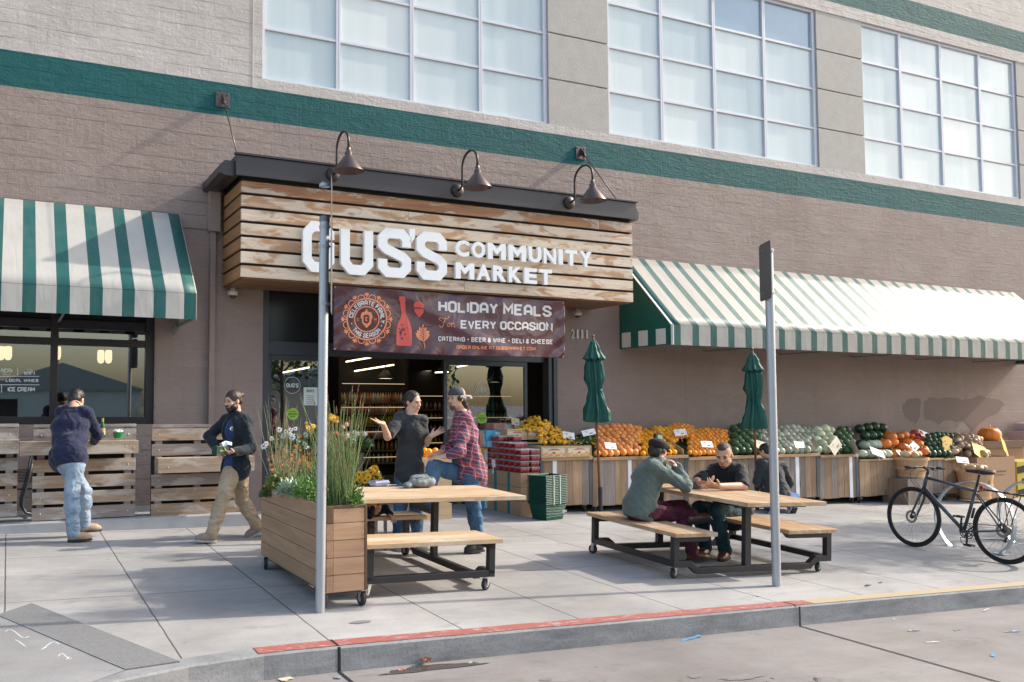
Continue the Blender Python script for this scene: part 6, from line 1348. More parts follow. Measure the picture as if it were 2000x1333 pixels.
# green shopping baskets, nested stack
bp=G(1070,1014); t0=thing('shopping_basket','','shopping basket',tuple(bp),.30,group='nested green shopping baskets'); bw0,bd0,bh=.23,.155,.235
M_GRN=M('dark green plastic',(.006,.06,.043),.5,.08,b=0,spec=.3)
b=MB()
def taper(b,z0,z1,w0,d0,w1,d1,th=.004):
    b.add([(-w0,-d0,z0),(w0,-d0,z0),(w0,d0,z0),(-w0,d0,z0),(-w1,-d1,z1),(w1,-d1,z1),(w1,d1,z1),(-w1,d1,z1)],[(0,3,2,1),(0,1,5,4),(1,2,6,5),(2,3,7,6),(3,0,4,7)])
taper(b,0,bh,bw0*.80,bd0*.80,bw0,bd0); tub=b.build('tub',M_GRN,t0); s_=tub.modifiers.new('s','SOLIDIFY'); s_.thickness=.004; tub.modifiers.new('b','BEVEL').width=.012
b=MB(); 
for z in (.05,.09,.13,.17,.205):
    q=.80+.2*z/bh+.006; b.tube([(-bw0*q,-bd0*q-.002,z),(bw0*q,-bd0*q-.002,z),(bw0*q,bd0*q,z),(-bw0*q,bd0*q,z)],.0035,4,closed=True)
b.build('rib',M_GRN,tub)
b=MB(); W1,D1=bw0+.008,bd0+.008; b.tube([(-W1,-D1,bh),(W1,-D1,bh),(W1,D1,bh),(-W1,D1,bh)],.0095,6,closed=True); b.build('rim',M_GRN,t0)
b=MB(); 
for x in (-.07,.07): b.box(x-.012,x+.012,-D1-.012,-D1-.006,bh-.012,bh+.010)
b.build('handle_clip',M('pale clip',(.35,.45,.42),.4,b=0),t0)
names=['bottom','second','third','fourth','fifth','sixth','seventh','eighth','ninth','tenth','eleventh','twelfth','thirteenth','fourteenth','fifteenth','sixteenth','seventeenth','top']
for k in range(17):
    t=t0 if k==0 else dup(t0,(bp.x,bp.y,bp.z+.0245*k),.30+rng.uniform(-.02,.02))
    t['label']='dark green plastic shopping basket, %s of the nested stack'%(names[k] if k<16 else 'top')
b=MB(); b.M=rotm(0,(0,-bd0*.92-.006,0)); stext(b,'GM',-.04,.05,.12,.035,1.8,lambda x,z,d:(x,-bd0*.9-.008,z)); b.build('logo_print',M('pale clip',(.35,.45,.42)),t0,fix=False)
# ---------------------------------------------------------------- inside the shop
def emi(name,c,s): 
    m,nt,p=newmat(name); p.inputs['Base Color'].default_value=(0,0,0,1); p.inputs['Emission Color'].default_value=c4(c); p.inputs['Emission Strength'].default_value=s; return m
M_TUBE=emi('lit warm tube',(1,.78,.5),2.2); M_TUBE2=emi('lit lamp disc',(1,.85,.62),1.3)
for (x0,y0,x1,y1,Y0,Y1,lab) in ((676,707,769,691,16.5,15.2,'upper lit tube seen below the banner'),(676,728,769,713,17.5,16.2,'lower lit tube left of the dark pendant'),(553,728,604,718,15.5,14.9,'lit tube behind the left door glass'),(893,717,916,713,15.8,15.4,'short lit tube behind the right door glass'),(850,728,876,727,17,17,'lit lamp edge between pendant and right door')):
    a=W(x0,y0,Y0);c=W(x1,y1,Y1); t=thing('tube_light','thin warm '+lab,'ceiling light',a); b=MB(); b.tube([(0,0,0),tuple(c-a)],.014,6); b.build('tube',M_TUBE,t); b=MB(); b.obox((0,0,.03),tuple(c-a+Vector((0,0,.03))),.05,.03); b.build('fitting',M_STEEL,t)
for px,py,r_,Y,lab in ((753,740,17,16,'dark dome pendant lamp hanging inside the entrance'),(966,747,15,15,'pendant lamp seen through the right door glass'),(863,728,13,17.5,'pendant lamp right of the dome pendant deep inside'),(835,725,10,19,'small far pendant lamp inside the shop')):
    p=W(px,py,Y); s=((p-C0).dot(_F))/FPX; r=r_*s; t=thing('pendant_lamp',lab,'pendant lamp',p,group='pendant lamps inside the shop'); b=MB(); b.lathe([(r,0),(r*.92,r*.35),(r*.5,r*.8),(r*.2,r*.95),(r*.15,r*1.3),(0,r*1.3)],24); b.build('shade',M_STEEL,t,smooth=True,auto=40)
    b=MB(); b.lathe([(0,.005),(r*.9,.005)],20); b.build('glow_disc',M_TUBE2,t); b=MB(); b.tube([(0,0,r*1.3),(0,0,3.9-p.z)],.01,5); b.build('cord',M_STEEL,t)
# shelving with bottles
def shelf(px0,px1,pys,Y,label,pal,hpx,groupn):
    zb2=W(px0,1000,Y).z; a=W(px0,pys[-1],Y).x;c=W(px1,pys[0],Y).x; t=thing('shelving_unit',label,'shelf',(a,Y,.05)); b=MB(); b.box(-.05,c-a+.05,.45,.5,0,2.6); b.box(-.08,-.02,0,.5,0,2.6); b.box(c-a+.02,c-a+.08,0,.5,0,2.6); b.build('case',M('dark shelf case',(.03,.026,.024),.6),t)
    for i,py in enumerate(pys):
        z=W((px0+px1)/2,py,Y).z-.05; b=MB(); b.box(-.02,c-a+.02,0,.45,z-.03,z); b.build('shelf_board',M('shelf wood',(.16,.10,.06),.6),t)
        b=MB(); b.box(0,c-a,.02,.04,z+.0,z+.012); 
        if i%2==0: b=MB(); b.obox((0,.0,z+hpx/60+.12),(c-a,.0,z+hpx/60+.12),.012,.012); b.build('shelf_light',emi('shelf light %d%s'%(i,px0),(1,.72,.4),.35),t)
    return t,a,c
KB={}
def bottles(x0,x1,Y,z,h,pal,n,label,group):
    for k in range(n):
        c=pal[rng.randrange(len(pal))]; key=(c,group)
        if key not in KB:
            m=emi('bottle label colour %02d'%len(KB),c,.30); pb=m.node_tree.nodes['Principled BSDF']; pb.inputs['Base Color'].default_value=c4(c); pb.inputs['Emission Strength'].default_value=.0; b=MB(); b.lathe([(0,0),(.032,0),(.033,.12),(.026,.16),(.012,.19),(.012,.22),(0,.22)],10); o=b.build('bottle',m,None,smooth=True); KB[key]=o  # plain colour per bottle, emission off
        else: o=KB[key].copy(); C.objects.link(o)
        o.location=(x0+(x1-x0)*(k+.5)/n,Y+.1+rng.uniform(0,.03),z); o.scale=(1,1,h/.22); tag(o,label,'bottle',group)
t,a,c=shelf(668,790,(786,808,832,856,880,905,930),16.8,'dark shelving unit of bottles and jars deep inside the entrance',None,16,'x')
PAL=[(.6,.5,.4),(.5,.25,.1),(.6,.55,.5),(.35,.12,.06),(.55,.4,.12),(.4,.35,.3)]
for i,py in enumerate((786,808,832,856,880,905)):
    z=W(729,py,16.8).z; bottles(a,c,16.8,z,.20 if i!=2 else .26,PAL if i!=2 else [(.6,.5,.05),(.45,.4,.05)],24 if i<4 else 14,'jar or bottle on the %s shelf of the unit inside the open entrance'%['top','second','third','fourth','fifth','lowest'][i],'bottles and jars on the inner shelves')
t2_,a2,c2=shelf(800,1010,(800,820,842,866,890,920),18.6,'long dark grocery shelf behind the two talking people',None,12,'y')
for i,py in enumerate((800,820,842,866,890)):
    z=W(880,py,18.6).z; bottles(a2,c2,18.6,z,.17,[(.25,.2,.16),(.4,.3,.2),(.2,.1,.06),(.5,.45,.4)],26,'package or jar on the %s board of the long far shelf'%['top','second','third','fourth','lowest'][i],'packages on the far shelf')
b=MB(); b.box(W(1020,760,14.2).x,W(1062,760,14.2).x,14.2,14.6,.05,3.9); b.build('interior_column',M_INBR,bl)
il=bpy.data.lights.new('shop_light','AREA'); il.energy=9; il.size=3; il.color=(1,.78,.55); io=bpy.data.objects.new('shop_light',il); C.objects.link(io); io.location=(6.8,16.3,3.6)  # added fill lamp, unseen, brightening the shop interior
# cafe lamps behind the left window
for px,py in ((16,690),(112,690),(197,697),(212,697),(2,690)):
    p=W(px,py,13.4); t=thing('cafe_lamp','','wall lamp',p,group='glowing lamps in the cafe'); t['label']='glowing cream glass lamp inside the cafe window, %s'%{16:'second from the left edge',112:'beside the window bar',197:'left of the close pair',212:'right of the close pair',2:'at the left edge'}[px]
    b=MB(); b.lathe([(0,.10),(.042,.095),(.05,.07),(.052,-.04),(.038,-.09),(0,-.105)],16); b.build('glass',emi('lamp glass %d'%px,(1,.74,.46),.75),t,smooth=True); b=MB(); b.tube([(0,0,.10),(0,0,3.5-p.z)],.01,5); b.build('stem',M_STEEL,t)
# ---------------------------------------------------------------- people
def j(px,py,Y): return tuple(W(px,py,Y))
def cl(name,base,rough=.8,var=.18,fold=1.):
    m,nt,p=newmat(name); v=coords(nt,(1,1,.8)); n=noise(nt,v,9,3); f=noise(nt,v,4.,1,.4,1.2); f2=noise(nt,coords(nt,(1,1,1.4)),9,1,.4,.8)
    nt.links.new(mix(nt,n,[c*(1-var) for c in base],[c*(1+var) for c in base]),p.inputs['Base Color']); p.inputs['Roughness'].default_value=rough; p.inputs['Specular IOR Level'].default_value=.25; p.inputs['Sheen Weight'].default_value=.15
    r1=math_(nt,'ABSOLUTE',math_(nt,'SUBTRACT',f,.5)); r2=math_(nt,'ABSOLUTE',math_(nt,'SUBTRACT',f2,.5))
    nt.links.new(bump(nt,math_(nt,'MULTIPLY_ADD',r2,.5,r1)  ,.7*fold,.07),p.inputs['Normal']); return m
def jeans(name,base,worn):
    m,nt,p=newmat(name); n=noise(nt,coords(nt,(6,6,2.5)),1.2,5,.6); f=noise(nt,coords(nt),190,2,.7)
    col=mix(nt,ramp(nt,n,[(.42,0),(.66,1)]),base,worn); col=mix(nt,math_(nt,'MULTIPLY',f,.3),col,[c*.6 for c in base]); nt.links.new(col,p.inputs['Base Color']); p.inputs['Roughness'].default_value=.85; p.inputs['Specular IOR Level'].default_value=.2
    nt.links.new(bump(nt,math_(nt,'ADD',math_(nt,'MULTIPLY',math_(nt,'ABSOLUTE',math_(nt,'SUBTRACT',noise(nt,coords(nt,(1,1,1.5)),6,1,.4,1.1),.5)),3),math_(nt,'MULTIPLY',f,.1)),.7,.026),p.inputs['Normal']); return m
def plaid(name):
    m,nt,p=newmat(name); t=nd(nt,'TexCoord'); s=nd(nt,'SeparateXYZ',{0:t.outputs['Object']}); u=math_(nt,'ADD',s.outputs[0],math_(nt,'MULTIPLY',s.outputs[1],.8)); v=math_(nt,'ADD',s.outputs[2],math_(nt,'MULTIPLY',s.outputs[0],.25))
    def band(x,per,w,o=0): return math_(nt,'LESS_THAN',math_(nt,'FRACT',math_(nt,'DIVIDE',math_(nt,'ADD',x,o+7),per*.72)),w)
    col=mix(nt,math_(nt,'MULTIPLY',band(u,.115,.5),.75),(.34,.05,.07),(.03,.04,.09)); col=mix(nt,math_(nt,'MULTIPLY',band(v,.12,.48),.6),col,(.035,.045,.10))
    col=mix(nt,math_(nt,'MULTIPLY',band(u,.115,.05,.03),.65),col,(.60,.52,.55)); col=mix(nt,math_(nt,'MULTIPLY',band(v,.12,.05,.035),.65),col,(.60,.52,.55)); col=mix(nt,math_(nt,'MULTIPLY',band(v,.12,.10,.085),.4),col,(.60,.22,.26))
    nt.links.new(col,p.inputs['Base Color']); p.inputs['Roughness'].default_value=.85; nt.links.new(bump(nt,noise(nt,coords(nt,(7,7,10)),1.5,4),.5,.012),p.inputs['Normal']); return m
def soften(c): return (c[0],c[1],c[2])
J1=jeans('faded light jeans',(.23,.31,.41),(.40,.47,.55)); J2=jeans('mid blue jeans',(.05,.11,.20),(.12,.22,.34)); J3=jeans('dark teal jeans',(.012,.035,.05),(.03,.075,.10)); J4=jeans('bright blue jeans',(.04,.11,.32),(.10,.22,.5))
KH_=jeans('khaki trousers',(.40,.30,.20),(.52,.41,.29)); BG=jeans('burgundy trousers',(.075,.014,.030),(.11,.03,.05))
NAVY=cl('navy sweater',(.012,.016,.045)); HOOD=cl('near black hoodie',(.010,.016,.022)); TEE=cl('blue t-shirt',(.022,.048,.135)); GTEE=cl('charcoal t-shirt',(.036,.038,.040)); BLK=cl('black polo cotton',(.010,.010,.012)); OLV=cl('grey green field jacket',(.105,.135,.12)); DJK=cl('dark grey jacket',(.035,.036,.042))
TANB=M('tan boot leather',(.42,.28,.18),.6,.15,20,60,.2); BRNB=M('brown leather',(.10,.035,.022),.35,.2,20,60,.15,coat=.3); DKS=M('dark shoe canvas',(.028,.026,.028),.7); GRS=M('grey brown sneaker',(.25,.20,.18),.7); WHS=M('white shoe',(.6,.58,.55),.6)
# 1: man in navy sweater at the pallet counter
p0=G(150,1058)
d=dict(head=j(150,781,10.68),hf=(.45,.72,-.55),hup=(.25,.45,.8),chest=j(137,834,10.42),pelvis=j(134,892,10.22),shL=j(116,806,10.56),shR=j(173,804,10.36),bw=1.22,
 elL=j(128,848,10.74),wrL=j(165,862,10.86),hL=dict(d=(1,.1,-.05),n=(0,0,-1),curl=.5,side=1),elR=j(190,849,10.50),wrR=j(184,863,10.72),hR=dict(d=(-.5,.8,-.05),n=(0,0,-1),curl=.5,side=-1),
 hiL=j(131,908,10.26),hiR=j(147,908,10.14),knL=j(165,962,10.40),anL=j(164,1023,10.46),knR=j(140,968,10.12),anR=j(143,1040,10.12),fL=(.95,.1,0),fR=(.97,-.05,0))
t,bd_,H,Mx,J_,L_=person('man in navy sweater and faded jeans leaning over the pallet counter, seen from behind',d,dict(face=False,tops=[dict(name='sweater',mat=NAVY,g=.022,hem=-.05,wr=.006)],pants=dict(mat=J1,g=.020,wr=.006),shoes=dict(mat=TANB,h=.07)),p0)
hair(t,H,Mx,[('e',(0,-.016,.036),(.080,.098,.088)),('e',(0,-.055,-.02),(.070,.055,.06))],M_HAIRD,subs=[((0,.12,-.04),(.09,.09,.09))])
# 2: walking man
p0=G(440,1056); Y=9.85
d=dict(head=j(456,783,Y),hf=(-.93,-.38,-.12),chest=j(461,842,Y),pelvis=j(460,915,Y),shL=j(484,823,Y-.12),shR=j(441,820,Y+.15),bw=1.0,
 elL=j(490,876,Y-.20),wrL=j(457,884,Y-.34),hL=dict(d=(-.92,-.3,.0),n=(-.1,.3,.95),curl=.75,side=-1),elR=j(409,852,Y+.12),wrR=j(421,876,Y-.02),hR=dict(d=(.25,-.7,-.5),n=(.6,-.2,-.3),curl=.5,side=1),
 hiL=j(452,925,Y-.08),hiR=j(467,923,Y+.08),knL=j(432,985,Y-.12),anL=j(414,1042,Y-.14),knR=j(473,976,Y+.12),anR=j(501,1026,Y+.16),fL=(-.93,-.22,.12),uL=(.1,0,1),fR=(-.8,-.1,-.35))
W_=lambda px,py,Y_:np.array(j(px,py,Y_))
t,bd_,H,Mx,J_,L_=person('bearded man with hair bun, dark hoodie and khaki trousers, walking with a small box',d,dict(tops=[dict(name='tshirt',mat=TEE,g=.008,sleeve=.4,hem=-.06),dict(name='hoodie',mat=HOOD,g=.026,hem=-.04,wr=.006,extra=lambda J,H:[('c',mid(J['shL'],J['shR'])+V3(.07,.02,.05),mid(J['shL'],J['shR'])+V3(.03,.05,.07),.055,.05,.03)]+[('-c',mid(J['shL'],J['shR'])+V3(-.155,-.10,.03),J['chest']+V3(-.165,-.105,-.02),.075,.10,.012),('-c',J['chest']+V3(-.165,-.105,-.02),J['pelvis']+V3(-.18,-.13,-.12),.10,.11,.012)])],pants=dict(mat=KH_,g=.020,wr=.006),shoes=dict(mat=GRS,h=.02,sole=M('pale rubber',(.4,.38,.36),.7))),p0)
hair(t,H,Mx,[('e',(0,-.014,.036),(.080,.100,.086)),('e',(0,-.115,.055),(.030,.032,.03)),('e',(0,-.05,-.01),(.074,.055,.05))],M('brown hair',(.045,.025,.016),.45,.3,30,120,.8,bd=.006,stretch=(1,1,.3)),subs=[((0,.125,-.03),(.085,.085,.095))])
hair(t,H,Mx,[('e',(0,.054,-.092),(.044,.040,.040)),('e',(-.048,.03,-.07),(.025,.045,.04)),('e',(.048,.03,-.07),(.025,.045,.04)),('e',(0,.098,-.050),(.026,.012,.008))],M_HAIRD,name='beard',subs=[((0,.125,-.022),(.045,.05,.032))])
b=MB(); q=W(430,880,Y-.36); t2=thing('gift_box','small green box with tan side held by the walking man','box',q,rot=(0,.08,.35)); b.box(-.075,.075,-.05,.05,-.045,.045); b.build('carton',M('dark green card',(.012,.05,.03),.5),t2,bevel=.003); b=MB(); b.box(.0755,.0765,-.048,.048,-.043,.043); b.build('tan_side',M_CARD,t2); b=MB(); b.box(-.03,.03,-.0515,-.0505,-.012,.008); b.build('gold_label',M('gold ink',(.35,.28,.08),.4),t2)
b=MB(); pts=[(0,0,0),(.05,-.02,.03),(.09,0,.02),(.10,.03,.05),(.03,.04,.07),(-.02,.02,.05)]; b.add(pts,[(0,1,4,5),(1,2,3,4)]); o=b.build('paper_napkin',M_WHITE,None); o.location=W(437,874,Y-.32); tag(o,'crumpled white napkin on the box held by the walking man','napkin')
# chest prints
def chestprint(t,fn,p,sz,mat,nm,rz):
    b=MB(); b.M=Matrix.Translation(Vector(p))@Matrix.Rotation(rz,4,'Z'); fn(b,sz); b.build(nm,mat,t,fix=False)
def swirl(b,s):
    n=20
    for k in range(n):
        a,c=.6+5.0*k/n,.6+5.0*(k+1)/n; w=.22*math.sin(math.pi*(k+.5)/n)
        b.add([(s*q*math.cos(x),0,s*q*math.sin(x)*.8) for q,x in ((1,a),(1-w-.04,a),(1-w-.04,c),(1,c))],[(0,1,2,3)])
    b.add([(-s*.5,0,-.05*s),(s*.5,0,.1*s),(s*.4,0,.3*s),(-s*.4,0,.15*s)],[(0,1,2,3)])
q=np.array(J_['chest'])+V3(-.085,-.150,.03); chestprint(t,swirl,q,.026,M_WHITE,'shirt_print',.35)
q=np.array(J_['chest'])+V3(.09,-.185,.0); b=MB(); b.M=Matrix.Translation(Vector(q))@Matrix.Rotation(.25,4,'Z')@Matrix.Rotation(.08,4,'Y'); stext(b,'OS2',-.012,.035,.02,.03,1.6,lambda x,z,d:(x,0,z)); stext(b,'H2R',-.012,.03,-.02,.03,1.6,lambda x,z,d:(x,0,z)); stext(b,'S2A',-.012,.035,-.06,.03,1.6,lambda x,z,d:(x,0,z)); b.build('hoodie_print',M('orange print',(.75,.16,.03),.6,b=0),t,fix=False)
# 3: woman
Y=8.8; p0=G(795,1074)
d=dict(head=j(806,785,Y),hf=(.42,-.90,-.14),chest=j(802,845,Y),pelvis=j(800,922,Y),shL=j(826,822,Y-.03),shR=j(778,817,Y+.02),bw=.90,s=.98,
 elR=j(757,853,Y-.10),wrR=j(748,828,Y-.22),hR=dict(d=(-.85,-.3,.22),n=(-.1,-.35,.9),curl=.12,side=1,spread=.3),elL=j(831,866,Y-.04),wrL=j(842,852,Y-.20),hL=dict(d=(.8,-.2,.42),n=(-.3,-.4,.85),curl=.12,side=-1,spread=.35),
 hiR=j(788,932,Y+.02),hiL=j(811,932,Y-.02),knR=j(781,1000,Y),anR=j(777,1062,Y+.02),knL=j(813,1000,Y),anL=j(815,1060,Y),fR=(-.1,-.95,0),fL=(.45,-.85,0))
t,bd_,H,Mx,J_,L_=person('woman in loose charcoal t-shirt gesturing with both open hands in front of the entrance',d,dict(tops=[dict(name='tshirt',mat=GTEE,g=.024,ag=.020,sleeve=.42,hem=-.05,wr=.006,nr=.10,nf=.02)],pants=dict(mat=J2,g=.012),shoes=dict(mat=WHS,h=.0)),p0)
hair(t,H,Mx,[('e',(0,-.016,.034),(.079,.100,.088)),('e',(0,-.10,-.02),(.040,.035,.045)),('e',(0,-.05,-.02),(.074,.055,.06))],M_HAIRD,subs=[((0,.125,-.018),(.088,.098,.118))])
# 4: man in plaid shirt with one foot on the bench
Y=8.47; p0=G(925,1078)
d=dict(head=j(893,778,Y),hf=(-.97,-.15,-.05),chest=j(908,850,Y),pelvis=j(923,925,Y),shL=j(911,822,Y-.17),shR=j(898,817,Y+.17),bw=1.0,
 elL=j(897,884,Y-.26),wrL=j(867,892,Y-.14),hL=dict(d=(-.93,.3,-.05),n=(0,.1,-1),curl=.35,side=-1),elR=j(884,872,Y+.2),wrR=j(855,886,Y+.10),hR=dict(d=(-.8,-.5,-.1),n=(0,0,-1),curl=.4,side=1),
 hiL=j(921,935,Y-.08),hiR=j(915,930,Y+.10),knL=j(925,995,Y-.10),anL=j(935,1060,Y-.08),knR=j(846,912,Y+.08),anR=j(836,984,Y+.05),fL=(-.97,-.15,0),fR=(-.90,.0,.32),uR=(.3,0,.95))
t,bd_,H,Mx,J_,L_=person('man in red plaid shirt and backwards cap resting a foot on the bench',d,dict(tops=[dict(name='plaid_shirt',mat=plaid('red and navy plaid'),g=.032,ag=.022,sleeve=.78,hem=-.06,wr=.006)],pants=dict(mat=J2,g=.018,wr=.006),shoes=dict(mat=DKS,h=.0)),p0)
hair(t,H,Mx,[('e',(0,-.05,-.03),(.078,.055,.075)),('e',(-.04,-.07,-.085),(.03,.03,.04)),('e',(.03,-.075,-.09),(.035,.03,.04)),('e',(-.072,.01,.0),(.014,.035,.03)),('e',(.072,.01,.0),(.014,.035,.03))],M_HAIRD)
hair(t,H,Mx,[('e',(0,.064,-.100),(.038,.034,.030)),('e',(0,.100,-.050),(.022,.010,.006))],M('stubble',(.11,.055,.038),.6),name='beard',subs=[((0,.122,-.028),(.04,.045,.03))])
t2=thing('baseball_cap','dark and pale mesh cap worn backwards by the man in plaid','cap',Vector(p0)); r_,f_,u_=frame(d['hf'])
soft('front_panel',[('e',H(0,.004,.050),(.086,.100,.078),Mx,.01)],M('charcoal cap cotton',(.045,.05,.06),.8),t2,vox=.007,k=.01,cuts=[(H(0,0,.035),-u_),(H(0,-.03,.03),-f_)])
soft('mesh_back',[('e',H(0,.004,.050),(.086,.100,.078),Mx,.01)],M('pale pink mesh',(.40,.33,.33),.8),t2,vox=.007,k=.01,cuts=[(H(0,0,.030),-u_),(H(0,-.0305,.03),f_)])
soft('visor',[('e',H(0,-.115,.012),(.062,.075,.018),Mx,.01),('e',H(0,-.155,-.010),(.052,.045,.014),Mx,.01)],M('pale pink mesh',(.4,.33,.33)),t2,vox=.006,k=.01)
# 5: child behind the planter under the table
Y=8.28; p0=G(716,1075); 
d=dict(head=j(734,989,Y-.10),hf=(.35,-.80,-.45),chest=j(713,990,Y+.05),pelvis=j(712,1022,Y+.35),shL=j(737,999,Y+.0),shR=j(712,995,Y-.02),s=.62,bw=1.0,
 elL=j(752,994,Y-.02),wrL=j(762,1004,Y-.10),hL=dict(d=(.3,-.5,-.65),n=(-.2,.3,-.9),curl=.5,side=1),elR=j(722,1005,Y-.12),wrR=j(727,992,Y-.16),hR=dict(d=(.2,0,1),n=(.2,.6,.1),curl=.5,side=1),
 hiL=j(717,1024,Y+.30),hiR=j(711,1024,Y+.36),knL=j(723,1036,Y+.18),anL=j(720,1060,Y+.34),knR=j(713,1036,Y+.2),anR=j(712,1060,Y+.36),fL=(.3,-.9,0),fR=(.1,-.95,0))
t,bd_,H,Mx,J_,L_=person('small child leaning over the far bench under the table top, partly hidden by the planter',d,dict(tops=[dict(name='shirt',mat=NAVY,g=.014)],pants=dict(mat=cl('brown child trousers',(.12,.085,.06)),g=.012),shoes=dict(mat=DKS,h=0)),p0)
hair(t,H,Mx,[('e',(0,-.010,.022),(.050,.062,.055))],M('light brown hair',(.12,.07,.04),.5),subs=[((0,.08,-.02),(.055,.055,.055))])
# 6: seated man in flat cap
Y=7.45; p0=G(1262,1075)
d=dict(head=j(1285,880,Y-.02),hf=(.93,.15,-.28),hup=(.2,0,.95),chest=j(1264,938,Y),pelvis=j(1249,994,Y),shR=j(1275,912,Y-.17),shL=j(1287,910,Y+.17),bw=1.06,
 elR=j(1340,949,Y-.26),wrR=j(1322,914,Y-.16),hR=dict(d=(-.45,.1,.55),n=(-.7,.3,-.3),curl=.8,side=1),elL=j(1335,948,Y+.22),wrL=j(1362,950,Y+.12),hL=dict(d=(.9,-.2,.05),n=(-.1,-.8,0),curl=.7,side=-1),
 hiR=j(1257,1004,Y-.09),hiL=j(1262,1000,Y+.09),knR=j(1330,1004,Y-.10),anR=j(1352,1078,Y-.16),knL=j(1327,990,Y+.14),anL=j(1350,1006,Y-.20),fR=(.93,-.2,0),fL=(.65,-.35,.12),uL=(.2,.5,.8))
t,bd_,H,Mx,J_,L_=person('seated man in grey green jacket and black flat cap, hand at his mouth',d,dict(tops=[dict(name='jacket',mat=OLV,g=.034,ag=.024,hem=-.04,wr=.008)],pants=dict(mat=BG,g=.014,wr=.005),shoes=dict(mat=BRNB,h=.0)),p0)
hair(t,H,Mx,[('e',(0,-.05,-.02),(.076,.055,.07)),('e',(-.073,.0,-.005),(.012,.03,.03)),('e',(.073,.0,-.005),(.012,.03,.03))],M_HAIRD)
t2=thing('flat_cap','black flat cap on the seated man in the green jacket','cap',Vector(p0)); r_,f_,u_=frame(d['hf'],d['hup'])
soft('cloth',[('e',H(0,-.012,.066),(.094,.118,.060),Mx,.02),('e',H(0,.06,.060),(.082,.075,.040),Mx,.02),('e',H(0,-.02,.036),(.088,.106,.045),Mx,.02)],M('black felt',(.010,.010,.013),.9,bs=200,b=.3),t2,vox=.0075,k=.02,cuts=[(H(0,0,.020),-u_)])
soft('peak',[('e',H(0,.118,.030),(.062,.045,.013),Mx,.01)],M('black felt',(.01,.01,.013)),t2,vox=.006,k=.01)
b=MB(); q=H(-.088,.0,.055); b.M=Matrix.Translation(Vector(q)+Vector((0,-.006,0))); b.add([(0,0,0),(.008,0,.012),(.016,0,.012),(.012,0,.002)],[(0,1,2,3)]); b.build('small_badge',M_WHITE,t2,fix=False)
# 7: seated man in black polo with phone
Y=7.62; p0=G(1400,1085)
d=dict(head=j(1414,888,Y-.05),hf=(-.80,-.48,-.36),hup=(-.15,-.1,.98),chest=j(1422,944,Y+.03),pelvis=j(1432,1000,Y+.05),shR=j(1391,918,Y+.10),shL=j(1449,918,Y-.12),bw=1.16,s=1.12,
 elL=j(1452,950,Y-.28),wrL=j(1405,950,Y-.30),hL=dict(d=(-.93,.1,.18),n=(-.1,.5,.8),curl=.8,side=-1),elR=j(1362,940,Y+.10),wrR=j(1366,944,Y-.12),hR=dict(d=(.35,-.6,.12),n=(.2,.3,.9),curl=.6,side=1),
 hiL=j(1440,1008,Y-.07),hiR=j(1428,1006,Y+.11),knL=j(1398,998,Y-.20),anL=j(1416,1074,Y-.26),knR=j(1367,992,Y+.05),anR=j(1378,1068,Y+.06),fL=(-.80,-.52,0),fR=(-.85,-.4,0))
t,bd_,H,Mx,J_,L_=person('seated man in black polo shirt looking down at a phone',d,dict(skin=M_SKIN2,tops=[dict(name='polo_shirt',mat=BLK,g=.020,ag=.020,sleeve=.46,hem=-.04,neck='v')],pants=dict(mat=J3,g=.014,wr=.005),shoes=dict(mat=BRNB,h=.0)),p0)
hair(t,H,Mx,[('e',(0,.005,.082),(.052,.075,.042)),('e',(0,-.02,.04),(.0775,.094,.080))],M('cropped dark hair',(.05,.035,.028),.7,.4,60,200,.6),subs=[((0,.118,-.01),(.10,.085,.10)),((-.09,0,-.03),(.05,.12,.06)),((.09,0,-.03),(.05,.12,.06))])
hair(t,H,Mx,[('e',(0,.068,-.106),(.026,.028,.022)),('e',(0,.099,-.050),(.020,.008,.005))],M('stubble',(.11,.055,.038)),name='goatee',subs=[((0,.115,-.062),(.03,.03,.018))])
q=W(1376,930,Y-.30); o=MB(); t2=thing('phone','black phone held up by the man in the black polo','phone',q,rot=(-.35,.1,-.8)); b=MB(); b.box(-.030,.030,-.004,.004,-.055,.035); b.build('case',M('phone case',(.012,.012,.014),.6,b=0),t2,bevel=.003)
# watch
# 8: kneeling man
Y=10.45; p0=G(1515,1000)
d=dict(head=j(1495,881,Y+.1),hf=(-.1,.92,-.35),chest=j(1507,925,Y+.05),pelvis=j(1520,966,Y-.02),shL=j(1484,906,Y+.08),shR=j(1531,910,Y+.0),bw=1.06,
 elR=j(1542,944,Y+.02),wrR=j(1533,962,Y+.25),hR=dict(d=(-.3,.8,0),n=(0,0,-1),curl=.5,side=-1),elL=j(1478,940,Y+.15),wrL=j(1490,955,Y+.35),hL=dict(d=(.2,.9,0),n=(0,0,-1),curl=.5,side=1),
 hiR=j(1530,972,Y-.0),hiL=j(1510,972,Y+.0),knR=j(1552,972,Y+.22),anR=j(1545,990,Y-.15),knL=j(1500,988,Y+.32),anL=j(1508,991,Y-.15),fR=(.1,.5,-.8),fL=(.0,.5,-.8))
t,bd_,H,Mx,J_,L_=person('kneeling man in dark grey jacket and blue jeans by the fruit stand',d,dict(face=False,tops=[dict(name='jacket',mat=DJK,g=.032,hem=-.02)],pants=dict(mat=J4,g=.014),shoes=dict(mat=WHS,h=0)),p0)
hair(t,H,Mx,[('e',(0,-.014,.034),(.080,.100,.088)),('e',(0,-.05,-.02),(.072,.055,.06))],M_HAIRD,subs=[((0,.12,-.04),(.085,.085,.1))])
